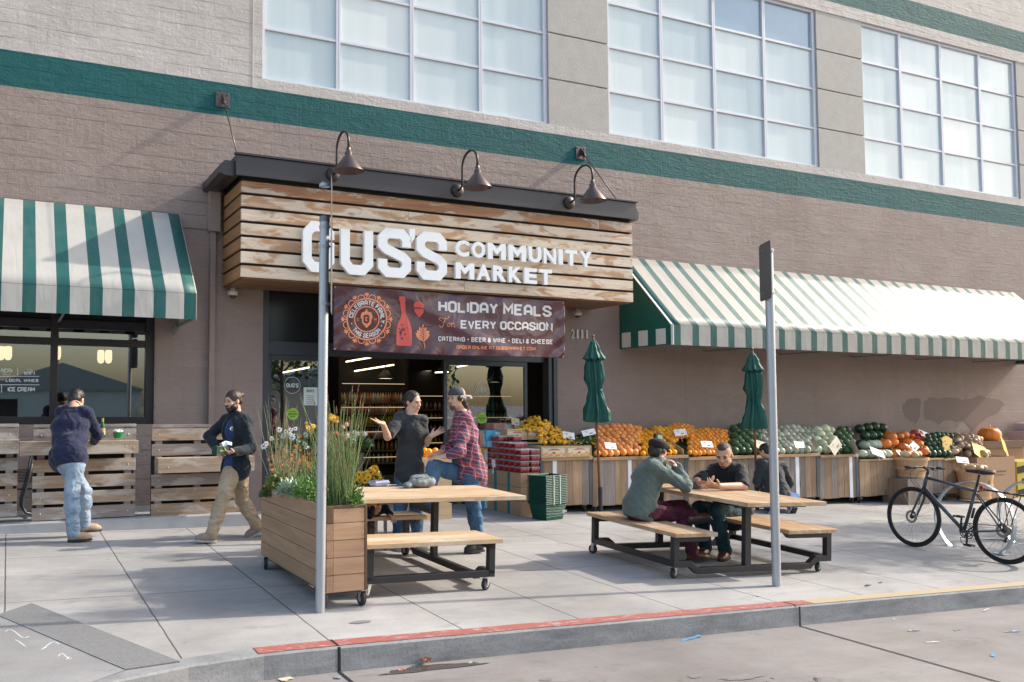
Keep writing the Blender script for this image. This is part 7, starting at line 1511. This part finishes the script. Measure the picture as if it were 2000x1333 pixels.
# ---------------------------------------------------------------- things on the tables
def top_at(px,py,h=.757): return G(px,py,h)
q=top_at(822,952); t=thing('sling_bag','grey fabric sling bag lying on the left table','bag',q,.15)
soft('bag_body',[('e',V3(0,0,.055),(.155,.085,.058),None,.03),('e',V3(.09,.0,.05),(.085,.08,.052),None,.03),('e',V3(-.01,.02,.10),(.11,.05,.03),None,.02),('e',V3(-.17,-.01,.03),(.05,.05,.03),None,.02)],M_BAG,t,vox=.008,k=.03,noise_=[(.003,40,30,60,0),(.002,-70,50,30,1)],cuts=[(V3(0,0,.002),(0,0,-1))])
b=MB(); b.tube([(-.10,-.05,.095),(-.03,-.075,.112),(.06,-.07,.112),(.13,-.04,.09)],.004,5); b.build('zip',M_STEEL,t); b=MB()
for i,x in enumerate((0,.02)): b.obox((-.18,-.03,.02+i*.01),(-.24,-.06,.05),.035,.004); 
b.obox((-.06,.02,.125),(.09,.03,.128),.05,.006); b.build('strap',M_BAG,t)
q=top_at(740,949); t=thing('takeaway_clamshell','clear blue-tinted plastic clamshell with napkin on the left table','container',q,.2)
b=MB(); b.add([(-.07,-.055,.0),(.07,-.055,0),(.07,.055,0),(-.07,.055,0),(-.095,-.075,.035),(.095,-.075,.035),(.095,.075,.035),(-.095,.075,.035),(-.08,-.06,.055),(.08,-.06,.06),(.08,.06,.06),(-.08,.06,.055)],[(0,3,2,1),(0,1,5,4),(1,2,6,5),(2,3,7,6),(3,0,4,7),(4,5,9,8),(5,6,10,9),(6,7,11,10),(7,4,8,11),(8,9,10,11)]); b.build('shell',M('blue clear plastic',(.40,.46,.66),.08,.2,10,30,.4,coat=1,alpha=.6),t,bevel=.004)
b=MB(); b.add([(.05,-.06,.003),(.16,-.10,.006),(.20,-.04,.003),(.09,.0,.012)],[(0,1,2,3)]); b.build('napkin',M_WHITE,t,fix=False)
q=top_at(1346,953); t=thing('drink_cup','clear cup with pinkish drink and black base in front of the flat cap man','cup',q)
b=MB(); b.lathe([(0,.002),(.030,.002),(.042,.125),(.044,.127),(.040,.127),(.0,.11)],20); b.build('cup',M('cup plastic',(.55,.40,.40),.12,.4,14,b=0,coat=1),t,smooth=True,auto=40); b=MB(); b.lathe([(.0315,.0),(.034,.03)],20); b.build('dark_band',M_STEEL,t)
# ---------------------------------------------------------------- plants
def blades(specs,seed,mats,name,parent,thin=.003):
    r2=random.Random(seed); b=MB()
    for (base,tip,w,droop) in specs:
        base=Vector(base);tip=Vector(tip); m_=(base+tip)/2+Vector((r2.uniform(-1,1),r2.uniform(-1,1),0))*droop
        P=[base,(base+m_)/2+Vector((0,0,.02)),m_,(m_+tip)/2,tip]; b.tube(P,[w,w,w*.85,w*.7,w*.35],4,cap=False)
    return b.build(name,mats,parent,smooth=True,fix=False)
GREED=M('reed green',(.19,.24,.09),.5,.35,5,b=0,stretch=(1,1,.6)); GREE2=M('olive reed',(.24,.23,.12),.55,.3,5,b=0); TIPB=M('rusty reed tip',(.20,.09,.05),.7,b=0)
zs=pz1-.06
def reeds(cx,cy,n,h0,h1,sp,lean,label,seed,mat):
    r2=random.Random(seed); t=thing('reed_clump',label,'reeds',(cx,cy,zs)); S=[];T=[]
    for k in range(n):
        a=r2.uniform(0,6.3);q=sp*math.sqrt(r2.random()); h=r2.uniform(h0,h1)*(1 if r2.random()>.35 else .6); base=(q*math.cos(a)*.6,q*math.sin(a),0); l=r2.gauss(0,lean); l2=r2.gauss(0,lean)
        tip=(base[0]*1.4+l*h,base[1]*1.2+l2*h,h); S.append((base,tip,r2.uniform(.0022,.0036),.03)); 
        if r2.random()<.22: d=(Vector(tip)-Vector(base)).normalized(); T.append((Vector(tip)-d*.01,Vector(tip)+d*.05,.0042,.0))
    blades(S,seed,mat,'stems',t); blades(T,seed,TIPB,'seed_tips',t); return t
reeds(2.50,6.62,150,.45,.98,.12,.19,'tall green reed clump at the near end of the planter, right of the post',3,GREED)
reeds(2.47,6.66,110,.25,.55,.13,.22,'shorter dense reeds in front of the tall clump, right of the post',8,M('fresh green reed',(.09,.20,.035),.5,.3,5,b=0))
reeds(2.45,8.05,60,.5,.95,.16,.13,'thin tall reeds at the far left end of the planter',5,GREE2)
reeds(2.5,7.35,55,.35,.70,.2,.15,'loose reeds in the middle of the planter behind the post',6,GREED)
def leafball(c,r,n,s,mat,label,cat,name,seed,flat=.6,over=0,part='foliage'):
    r2=random.Random(seed); t=thing(name,label,cat,c); b=MB()
    for k in range(n):
        d=Vector((r2.gauss(0,1),r2.gauss(0,1),abs(r2.gauss(0,1))*.9+over)).normalized(); q=r2.uniform(.5,1.0)*(1+.2*math.sin(d.x*5+d.y*4)); p=Vector((d.x*r[0]*q,d.y*r[1]*q,d.z*r[2]*q)); 
        u=d.cross(Vector((r2.uniform(-1,1),r2.uniform(-1,1),r2.uniform(-1,1)))).normalized(); v=(d+u*.6).normalized(); l=s*r2.uniform(.6,1.3); w=u.cross(v).normalized()*l*.22
        b.add([p,p+v*l*.5+w,p+v*l,p+v*l*.5-w],[(0,1,2),(0,2,3)])
    b.build(part,mat,t,fix=False); b=MB(); b.tube([(0,0,-.06),(0,0,.03)],.02,5); b.build('stem',GREE2,t); return t
leafball((2.43,8.05,zs+.05),(.14,.22,.17),1500,.035,M('feathery yellow green',(.17,.21,.04),.6,.35,8,b=0),'feathery yellow-green mound spilling over the far planter edge','plant','feathery_mound',1)
leafball((2.36,8.12,zs-.02),(.10,.14,.10),700,.035,M('dark feathery green',(.07,.13,.035),.6,.35,8,b=0),'darker feathery growth hanging over the far planter corner','plant','feathery_mound',2)
leafball((2.40,7.62,zs+.04),(.11,.22,.11),420,.06,M('pale succulent green',(.26,.36,.25),.45,.2,8,b=0),'pale grey-green succulents along the planter edge','plant','succulent_mat',3)
leafball((2.42,7.15,zs+.06),(.13,.26,.16),1500,.034,M('fresh bright leaves',(.12,.25,.05),.5,.35,8,b=0),'bright green leafy mound left of the post','plant','leafy_mound',4)
leafball((2.58,6.60,zs+.05),(.10,.12,.14),900,.034,M('fresh bright leaves',(.12,.25,.05)),'bright green leafy tuft at the near planter corner','plant','leafy_mound',5)
def flowers(c,r,n,fs,mat,cmat,label,name,group,seed,pet=9,faceto=(-.3,-.9,.35),stem=.25):
    r2=random.Random(seed); t=thing(name,label,'flowers',c); S=[]
    fb=MB(); cb_=MB()
    for k in range(n):
        p=Vector((r2.gauss(0,r[0]*.5),r2.gauss(0,r[1]*.5),r2.gauss(0,r[2]*.5))); f=(Vector(faceto)+Vector((r2.gauss(0,.35),r2.gauss(0,.35),r2.gauss(0,.35)))).normalized(); u=f.cross(Vector((0,0,1))).normalized(); v=u.cross(f); s=fs*r2.uniform(.75,1.2)
        fb=MB(); cb_=MB()
        for q in range(pet):
            a=2*math.pi*q/pet; d=u*math.cos(a)+v*math.sin(a); e=u*math.cos(a+1.57)+v*math.sin(a+1.57); fb.add([p,p+d*s*.6+e*s*.2-f*s*.0,p+d*s-f*s*.15,p+d*s*.6-e*s*.2],[(0,1,2,3)])
        cb_.ball(tuple(p+f*s*.08),s*.22,8,5); fo_=fb.build('flower',mat,t,fix=False); cb_.build('centre',cmat,fo_,smooth=True); S.append(((p.x*.3,p.y*.3,-stem),tuple(p-f*.005),.003,.02))
    blades(S,seed,GREED,'stems',t); return t
YEL=M('yellow petals',(.80,.42,.01),.5,.15,b=0); DKC=M('dark flower centre',(.06,.02,.01),.8,b=0); WHP=M('white petals',(.70,.70,.66),.5,.08,b=0); ORP=M('orange petals',(.85,.24,.02),.5,.2,b=0); PUP=M('purple petals',(.20,.03,.12),.5,.3,b=0); PKP=M('pink petals',(.62,.28,.26),.5,.2,b=0); RDP=M('red petals',(.65,.08,.04),.5,.2,b=0)
p=W(563,860,9.6); flowers(p,(.24,.18,.13),34,.040,WHP,DKC,'bunch of white daisies with dark centres left of the post','daisy_bunch','',1)
for k,(px,py,m_) in enumerate(((628,852,PUP),(655,858,RDP),(672,852,PKP),(690,850,WHP),(606,838,YEL),(650,820,YEL))):
    p=W(px,py,9.9); flowers(p,(.12,.12,.08),9,.035,m_,YEL,['purple','red','dusty pink','small white','orange-yellow','yellow'][k]+' flower bunch in the buckets behind the post','flower_bunch','',k+20)
p=W(572,902,8.9); flowers(p,(.27,.30,.13),85,.024,ORP,ORP,'row of orange tubular blossoms in the planter left of the post','orange_flowers','',3,pet=5,stem=.3)
p=W(660,912,8.0); flowers(p,(.10,.1,.05),5,.03,ORP,ORP,'few orange blossoms among the reeds right of the post','orange_flowers','',4,pet=5,stem=.3)
p=W(727,930,8.95); flowers(p,(.18,.12,.06),20,.055,YEL,DKC,'bunch of yellow sunflowers behind the left table','sunflower_bunch','',5,pet=13)
p=W(703,935,8.95); flowers(p,(.10,.1,.05),7,.045,YEL,DKC,'few sunflowers at the left of the sunflower bunch','sunflower_bunch','',6,pet=13)
for k,(px,py,Y) in enumerate(((560,872,9.65),(622,868,9.95),(662,872,9.95),(692,874,9.95),(722,942,9.0))): leafball(tuple(W(px,py,Y)),(.17,.13,.12) if k<4 else (.12,.1,.08),420,.07,M('dark bouquet leaves',(.045,.10,.03),.5,.4,8,b=0),['leafy green of the daisy bucket','leafy green of the purple bunch bucket','leafy green of the mixed bunch bucket','leafy green of the rightmost bucket','leafy green around the sunflowers'][k],'plant','bouquet_leaves',k+50)
def bucket(px,py,Y,r,h,label,mat=M_STEEL):
    p=W(px,py,Y); g=gz(p.x,Y); t=thing('flower_bucket',label,'bucket',(p.x,Y,p.z-h)); b=MB(); b.lathe([(0,.0),(r*.8,0),(r,h),(r*.95,h),(r*.76,.02)],20); b.build('pail',mat,t,smooth=True,auto=40); 
    b=MB(); b.lathe([(r*1.0,h-.02),(r*1.05,h-.005),(r,h)],20); b.build('rim',mat,t); 
    if p.z-h>g+.03: 
        b=MB(); 
        for sx in(-1,1):
            for sy in(-1,1): b.box(sx*r*1.1-.015,sx*r*1.1+.015,sy*r*1.1-.015,sy*r*1.1+.015,g-(p.z-h),-.012)
        b.box(-r*1.25,r*1.25,-r*1.25,r*1.25,-.012,-.001); b.build('stand',M_GREYW,t)
for a in ((560,885,9.6,.14,.3,'black bucket of daisies behind the planter'),(650,885,9.9,.15,.3,'black bucket of mixed flowers behind the reeds'),(622,885,9.9,.12,.3,'black bucket left of the mixed flowers'),(690,885,9.9,.13,.3,'black bucket right of the mixed flowers'),(722,950,8.95,.12,.25,'dark bucket of sunflowers behind the left table')): bucket(*a)
p=W(868,888,9.6); KO2=Kind('orange','orange in the small display behind the plaid man','orange','oranges behind the plaid man',rnd_ball,F_ORG,.04)
t=thing('display_crate','small crate of oranges behind the two talking people','crate',(p.x-.2,9.6,p.z-.35)); b=MB(); b.box(-.25,.3,0,.35,-.45,.30); b.build('box',M_CRW,t)
for k in range(22): KO2.put((p.x-.2+rng.uniform(-.22,.27),9.62+rng.uniform(0,.3),p.z-.02+rng.uniform(0,.06)))
# ---------------------------------------------------------------- bicycle and racks
M_BIKE=M('matt dark blue grey bicycle paint',(.035,.045,.060),.32,.1,b=0,coat=.5); M_RUB2=M('tyre',(.012,.012,.013),.7); M_SPK=M('spoke steel',(.30,.30,.31),.3,b=0,metal=.9)
gf=G(1783,1068); gr=G(1962,1102); ax=(gf-gr); WB=ax.length; rz=math.atan2(ax.y,ax.x)
t=thing('bicycle','black hybrid bicycle with rear rack leaning at the hoop stands','bicycle',(gr.x,gr.y,gr.z)); t.rotation_euler=(Matrix.Rotation(rz,4,'Z')@Matrix.Rotation(math.atan2(-(gf.z-gr.z),WB),4,'Y')@Matrix.Rotation(.05,4,'X')).to_euler()
k_=WB/1.06; r=.345*k_
Q=lambda x,z,y=0:(x*WB,y,z*k_)
def wheel(x,disc):
    c=Vector((x*WB,0,r)); n=40
    b=MB(); b.tube([c+Vector((math.cos(2*math.pi*k/n)*(r-.018),0,math.sin(2*math.pi*k/n)*(r-.018))) for k in range(n)],.019,8,closed=True); ty=b.build('tyre',M_RUB2,t,smooth=True)
    b=MB(); b.tube([c+Vector((math.cos(2*math.pi*k/n)*(r-.045),0,math.sin(2*math.pi*k/n)*(r-.045))) for k in range(n)],.011,6,closed=True); b.build('rim',M_STEEL,ty,smooth=True)
    b=MB()
    for k in range(28): a=2*math.pi*k/28; o=(.02 if k%2 else -.02); a2=a+(.7 if k%4<2 else -.7); b.tube([c+Vector((.02*math.cos(a2),o,.02*math.sin(a2))),c+Vector(((r-.05)*math.cos(a),0,(r-.05)*math.sin(a)))],.0013,3,cap=False)
    b.build('spokes',M_SPK,ty); b=MB(); b.M=Matrix.Translation(c)@Matrix.Rotation(math.pi/2,4,'X'); b.lathe([(0,-.05),(.012,-.05),(.012,-.03),(.024,-.028),(.015,0),(.024,.028),(.012,.03),(.012,.05),(0,.05)],14); b.build('hub',M_STEEL,ty,smooth=True)
    b=MB(); b.M=Matrix.Translation(c)@Matrix.Rotation(math.pi/2,4,'X'); b.lathe([(.05,-.036),(.08,-.036),(.08,-.034),(.05,-.034)],28); 
    for q in range(5): a=q*1.256; b.add([(.015*math.cos(a),.015*math.sin(a),-.035),(.06*math.cos(a+.2),.06*math.sin(a+.2),-.035),(.06*math.cos(a+.35),.06*math.sin(a+.35),-.035)],[(0,1,2)])
    b.build('brake_disc',M_SPK,ty); 
    if disc:
        b=MB(); b.M=Matrix.Translation(c)@Matrix.Rotation(math.pi/2,4,'X')
        for q in range(7): b.lathe([(.02,.028+q*.004),(.055-.005*q,.028+q*.004),(.055-.005*q,.030+q*.004)],20)
        b.build('cassette',M_SPK,ty)
    return ty
wheel(1,0); wheel(0,1)
RA=Vector((0,0,r)); FA=Vector((WB,0,r)); BB=Vector((.42*WB,0,.275*k_)); ST=Vector((.30*WB,0,.74*k_)); SA=Vector((.265*WB,0,.90*k_)); HT=Vector((.845*WB,0,.83*k_)); HB=Vector((.88*WB,0,.69*k_))
b=MB(); b.tube([HT-(HT-HB)*.15,ST+Vector((.01,0,-.02))],.019,12); b.tube([HB,BB],[.024,.022],12); b.tube([BB,ST+(ST-BB)*.06],.018,12); b.tube([HB-(HT-HB)*.1,HT+(HT-HB)*.18],.021,12)
for y in (-.035,.035):
    b.tube([BB+Vector((-.02,y*.6,0)),BB+Vector((-.12,y,.01)),RA+Vector((0,y*1.3,0))],.010,8); b.tube([ST+Vector((-.01,y*.35,-.05)),RA+Vector((0,y*1.3,0))],.009,8)
b.M=Matrix.Translation(BB)@Matrix.Rotation(math.pi/2,4,'X'); b.lathe([(0,-.04),(.024,-.04),(.024,.04),(0,.04)],14); b.M=None; fr=b.build('frame',M_BIKE,t,smooth=True)
b=MB(); b.M=Matrix.Translation(BB+(HB-BB)*.32+Vector((0,-.0235,0))); ang=math.atan2((HB-BB).z,(HB-BB).x); stext(b,'SPECIALIZED',0,.22,-.012,.024,1.1,lambda x,z,d:(x*math.cos(ang)-z*math.sin(ang),0,x*math.sin(ang)+z*math.cos(ang))); 
b.build('down_tube_stripe',M('grey decal',(.25,.27,.30),.4,b=0),fr,fix=False)
b=MB()
b.tube([HB+Vector((0,0,-.03)),HB+Vector((.01,0,-.06))],.022,10)
for y in (-.05,.05): b.tube([HB+Vector((.01,y*.6,-.055)),HB+Vector((.035,y,-.14)),FA+Vector((0,y,.0))],[.017,.015,.010],8)
b.build('fork',M_BIKE,t,smooth=True)
b=MB(); hd=HT+(HT-HB)*.35; b.tube([HT+(HT-HB)*.15,hd+Vector((0,0,.02)),hd+Vector((.06,0,.05))],.016,8); 
b.tube([hd+Vector((.045,-.31,.045)),hd+Vector((.06,-.12,.05)),hd+Vector((.07,0,.05)),hd+Vector((.06,.12,.05)),hd+Vector((.045,.31,.045))],.012,8); hb=b.build('handlebar',M_STEEL,t,smooth=True)
b=MB()
for s_ in (-1,1): b.tube([hd+Vector((.047,s_*.20,.046)),hd+Vector((.042,s_*.32,.044))],.017,10)
b.build('grip',M_RUB2,hb,smooth=True)
b=MB()
for s_ in (-1,1): b.tube([hd+Vector((.06,s_*.16,.04)),hd+Vector((.10,s_*.18,.02)),hd+Vector((.095,s_*.27,.01))],.006,6); b.ball(tuple(hd+Vector((.06,s_*.15,.035))),(.02,.02,.014),8,6)
b.build('brake_lever',M_STEEL,hb,smooth=True)
b=MB()
for s_ in (-1,1): P=[hd+Vector((.07,s_*.14,.03)),hd+Vector((.19,s_*.07,-.02)),hd+Vector((.20,s_*.03,-.14)),hd+Vector((.10,s_*.02,-.22)),FA+Vector((-.02,-.04,.06))]; b.tube(P if s_<0 else P[:4],.0028,5)
b.build('cable',M_RUB2,t,smooth=True)
b=MB(); b.tube([ST+Vector((0,0,.0)),SA],.0135,10); b.build('seat_post',M_STEEL,t,smooth=True)
soft('saddle',[('e',V3(SA.x-.09,0,SA.z+.035),(.085,.075,.028),None,.02),('c',V3(SA.x-.05,0,SA.z+.036),V3(SA.x+.15,0,SA.z+.032),.028,.018,.03)],M('saddle black',(.012,.012,.014),.5),t,vox=.008,k=.02)
b=MB(); cr_=BB+Vector((0,-.05,0))
for s_,y in ((1,-.055),(-1,.055)): e=BB+Vector((.01*s_,y,-.17*s_)); b.tube([BB+Vector((0,y,0)),e],[.014,.010],8)
b.build('crank',M_STEEL,t,smooth=True)
for s_,y in ((1,-.10),(-1,.10)): 
    e=BB+Vector((.01*s_,y,-.17*s_)); b=MB(); b.box(e.x-.045,e.x+.045,e.y-.035,e.y-.027,e.z-.012,e.z+.012); b.box(e.x-.045,e.x+.045,e.y+.03,e.y+.038,e.z-.012,e.z+.012); b.tube([(e.x,e.y-.04,e.z),(e.x,e.y+.06,e.z)],.009,6); b.tube([(e.x-.045,e.y-.03,e.z),(e.x-.045,e.y+.035,e.z)],.007,5); b.tube([(e.x+.045,e.y-.03,e.z),(e.x+.045,e.y+.035,e.z)],.007,5)
    if s_>0: b.tube([(e.x+.045,e.y,e.z),(e.x+.10,e.y,e.z+.02),(e.x+.11,e.y,e.z+.07),(e.x+.06,e.y,e.z+.09)],.005,6)
    b.build('pedal',M_STEEL,t)
b=MB(); b.M=Matrix.Translation(BB+Vector((0,-.045,0)))@Matrix.Rotation(math.pi/2,4,'X')
for rr_ in (.095,.072): b.lathe([(rr_-.010,-.002),(rr_,-.002),(rr_,.002),(rr_-.010,.002)],32); 
for q in range(5): a=q*1.256; b.obox((0,0,0),(.09*math.cos(a),.09*math.sin(a),0),.014,.004)
b.build('chainring',M_STEEL,t)
b=MB(); b.tube([BB+Vector((0,-.045,.09)),RA+Vector((0,-.045,.045))],.004,5); b.tube([BB+Vector((0,-.045,-.09)),RA+Vector((.03,-.045,-.11)),RA+Vector((-.01,-.045,-.07))],.004,5); b.build('chain',M_RUB2,t)
b=MB(); b.tube([RA+Vector((.02,-.05,-.03)),RA+Vector((.03,-.055,-.12))],.012,8); b.ball(tuple(RA+Vector((.03,-.05,-.12))),.02,8,6); b.tube([ST+Vector((.03,-.02,-.22)),ST+Vector((.06,-.02,-.34))],.014,6); b.build('derailleur',M_STEEL,t,smooth=True)
b=MB(); zr=r*2+.05
for y in (-.055,.055): b.tube([(.27*WB-.03,y*.5,zr+.02),(.20*WB,y,zr+.01),(-.20*WB,y,zr-.01),(-.24*WB,y*.3,zr-.02)],.006,6); b.tube([(.05*WB,y,zr),RA+Vector((0,y,0))],.005,5); b.tube([(-.12*WB,y,zr-.01),RA+Vector((-.01,y,0))],.005,5); b.tube([(.2*WB,y,zr+.01),ST+Vector((0,y*.2,-.03))],.004,5)
for x in (.15,.05,-.05,-.15): b.tube([(x*WB,-.055,zr+.002),(x*WB,.055,zr+.002)],.005,5)
b.build('rear_rack',M_STEEL,t,smooth=True)
b=MB(); b.ball(tuple(ST+Vector((-.05,-.02,.03))),(.022,.018,.022),8,6); b.build('rear_light',M('red lens',(.45,.01,.01),.2,b=0),t,smooth=True)
M_RACK=M('galvanised hoop steel',(.40,.45,.50),.35,.12,6,30,.1,metal=.6)
rk=None
for k,(px,py,Y) in enumerate(((1890,1080,7.02),(2040,1075,7.10))):
    p=G(1890,1076); X0=10.95 if k==0 else 12.2; loc=(X0,6.98,gz(X0,6.98))
    if rk is None:
        rk=thing('bicycle_hoop','flat steel hoop stand behind the bicycle frame','bicycle stand',loc,group='round steel bicycle hoops'); b=MB(); P=[]
        for q in range(29): a=math.radians(-52+284*q/28); P.append((0,.47*math.cos(a),.37+.47*math.sin(a)))
        for q in range(len(P)-1): b.obox(P[q],P[q+1],.020,.085,(1,0,0)) if 0 else b.obox(P[q],P[q+1],.07,.014,(0,P[q][1],P[q][2]-.37))
        b.build('hoop',M_RACK,rk,smooth=False)
        for y in (P[0][1],P[-1][1]): b=MB(); b.box(-.06,.06,y-.09,y+.09,.001,.010); b.build('foot_plate',M_RACK,rk,bevel=.003)
    else: dup(rk,loc,0,label='flat steel hoop stand farther right, partly cut off by the frame edge')
# ---------------------------------------------------------------- litter
def litter(px,py,l,w_,rz,mat,label,cat='litter',h=-.158,road_=True,lift=.006,name='paper_scrap'):
    d_=ray(px,py)
    p=C0+d_*((-.165-HC)/(d_.z-SL*d_.x)) if road_ else G(px,py)
    o=MB(); r2=random.Random(int(px)); n=5; 
    for i in range(n+1):
        u=i/n-.5; o.v+= [(u*l,-w_/2*(1-.3*r2.random()),lift*r2.random()+.004),(u*l,w_/2*(1-.3*r2.random()),lift*r2.random()+.004)]
    for i in range(n): o.f.append((2*i,2*i+2,2*i+3,2*i+1))
    ob=o.build(name,mat,None); ob.location=p; ob.rotation_euler=(0,0,rz); sm=ob.modifiers.new('s','SOLIDIFY'); sm.thickness=.002; tag(ob,label,cat)
BLU=M('blue scrap',(.10,.28,.45),.5,b=0); PALS=M('pale scrap',(.6,.58,.55),.6,b=0); GRYS=M('grey scrap',(.25,.25,.24),.6,b=0); BRS=M('brown leaf',(.30,.12,.08),.7,b=0)
for a in ((1350,1248,.26,.04,.25,BLU,'blue strip of litter lying at the kerb foot'),(1940,1281,.10,.03,.5,BLU,'small blue and white scrap on the road at the right'),(1870,1231,.10,.025,.2,GRYS,'small grey stick of litter on the road near the right edge'),(1785,1233,.12,.03,-.1,GRYS,'grey curled scrap on the road below the yellow kerb'),(1820,1256,.12,.012,-.3,PALS,'thin white straw piece on the road'),(1926,1193,.16,.02,.3,PALS,'white paper strip at the yellow kerb foot'),(1978,1235,.16,.016,-.2,BLU,'thin bluish straw near the right edge of the road'),(1745,1211,.04,.02,.3,PALS,'tiny white scrap by the kerb'),
          (558,1328,.09,.07,.3,M('cream paper',(.62,.55,.38),.6,b=0),'cream paper card in the gutter at the bottom'),(660,1325,.05,.05,1,M('foil scrap',(.45,.47,.55),.2,b=0,metal=.5),'crumpled silver-blue wrapper at the kerb joint'),(918,1296,.03,.02,.3,PALS,'tiny pale scrap right of the puddle'),(785,1310,.06,.025,.1,M('orange scrap',(.5,.14,.08),.6,b=0),'orange scrap floating in the gutter puddle'),(758,1318,.03,.015,.5,M('orange scrap',(.5,.14,.08)),'tiny orange scrap in the puddle')): litter(*a)
litter(830,1300,.09,.06,.5,BRS,'dry pinkish-brown leaf at the kerb foot','leaf',lift=.05,name='dry_leaf')
for a in ((1695,1145,.08,.03,.1,M('dark scrap',(.06,.07,.09),.6,b=0),'small dark scrap on the pavement right of the signpost'),(1720,1139,.06,.02,.2,M('dark scrap',(.06,.07,.09)),'dark fleck on the pavement above the yellow kerb'),(1482,1165,.05,.02,.4,PALS,'pale scrap on the pavement left of the signpost base')): litter(*a,road_=False)
# ---------------------------------------------------------------- street tree just out of frame on the right (casts the dappled shade) and the far side of the street
def tree(x,y,h,cr_h,rad,n,label,seed,leaf=.10,trunk=.12,z0=None):
    r2=random.Random(seed); z0=gz(x,y) if z0 is None else z0; t=thing('street_tree',label,'tree',(x,y,z0)); b=MB(); P=[(0,0,0),(.05,.02,h*.3),(-.03,.05,h*.6),(.02,0,h*.85)]; b.tube(P,[trunk,trunk*.8,trunk*.6,trunk*.3],9); cl_=[]
    for k in range(9):
        a=r2.uniform(0,6.3); zb=h*(.45+.4*r2.random()); e=Vector((rad*.75*math.cos(a),rad*.75*math.sin(a),zb+rad*.5*r2.random())); b.tube([(0,0,zb*.85),(e.x*.5,e.y*.5,(zb*.85+e.z)/2+.1),tuple(e)],[trunk*.4,trunk*.25,trunk*.1],6); cl_.append(e)
    b.build('trunk',M('grey bark',(.14,.11,.085),.9,.3,10,30,.6),t,smooth=True); f=MB(); cl_.append(Vector((0,0,h)))
    for k in range(n):
        c=r2.choice(cl_)+Vector((r2.gauss(0,rad*.27),r2.gauss(0,rad*.27),r2.gauss(0,rad*.22)))
        if math.hypot(c.x,c.y)>rad*1.2: continue
        d=Vector((r2.gauss(0,1),r2.gauss(0,1),r2.gauss(0,1))).normalized(); u=d.cross(Vector((0,0,1))).normalized(); l=leaf*r2.uniform(.7,1.4); f.add([c,c+d*l*.5+u*l*.3,c+d*l,c+d*l*.5-u*l*.3],[(0,1,2,3)])
    f.build('crown',M('street tree leaves',(.06,.12,.035),.5,.4,3,b=0),t,fix=False)
tree(16.1,7.0,5.6,2,1.45,9500,'leafy street tree on the pavement to the right, out of view, casting dappled shade',4)
for k,(x,y,h,r_) in enumerate(((-2.2,-15,3.6,1.3),(9.5,-17,6.5,2.4),(19,-17,6.5,2.6),(13.5,-20,6.,2.4),(-7,-18,4,1.8))): tree(x,y,h,3,r_,2600,['small tree across the street reflected at the left','big tree across the street reflected in the left door','tree across the street farther right','tree between the far buildings','tree across the street farthest left'][k],k+30,leaf=.30,trunk=.15,z0=-.3)
for k,(x,w_,h,c) in enumerate(((-16,10,2.6,(.50,.52,.50)),(-1.5,8.5,2.7,(.42,.52,.50)),(12,14,2.9,(.50,.48,.44)))):
    t=thing('far_building',['grey building across the street, left','low gabled grey-green building across the street','tan building across the street, right'][k],'building',(x,-26,-.4)); b=MB(); b.box(0,w_,-8,0,0,h); b.build('wall',M('far wall %d'%k,c,.8),t); b=MB(); b.prism([(-.3,h),(w_+.3,h),(w_/2,h+1.5)],8.4,o=(0,-8.2,0)); b.build('roof',M('far roof',(.22,.27,.28),.8),t)
    b=MB(); b.box(1,2,.0,.05,1.0,2.2); b.build('window',M_SMOKE,t)
for k,(x,y) in enumerate(((1.6,-9.5),(-6.,-9.5))):
    t=thing('utility_pole',['wooden utility pole across the road, reflected in the cafe window','wooden utility pole across the road, to the right'][k],'pole',(x,y,-.3)); b=MB(); b.tube([(0,0,0),(0,0,7.5)],[.13,.10],10); b.build('post',M('dark creosoted wood',(.06,.045,.035),.9),t,smooth=True); b=MB(); b.box(-.9,.9,-.05,.05,6.6,6.72); b.build('crossarm',M('dark creosoted wood',(.06,.045,.035)),t)
# ---------------------------------------------------------------- end
for o in bpy.data.objects:
    if o.type=='MESH' and not o.parent and 'kind' not in o and 'label' not in o: print('UNTAGGED',o.name)
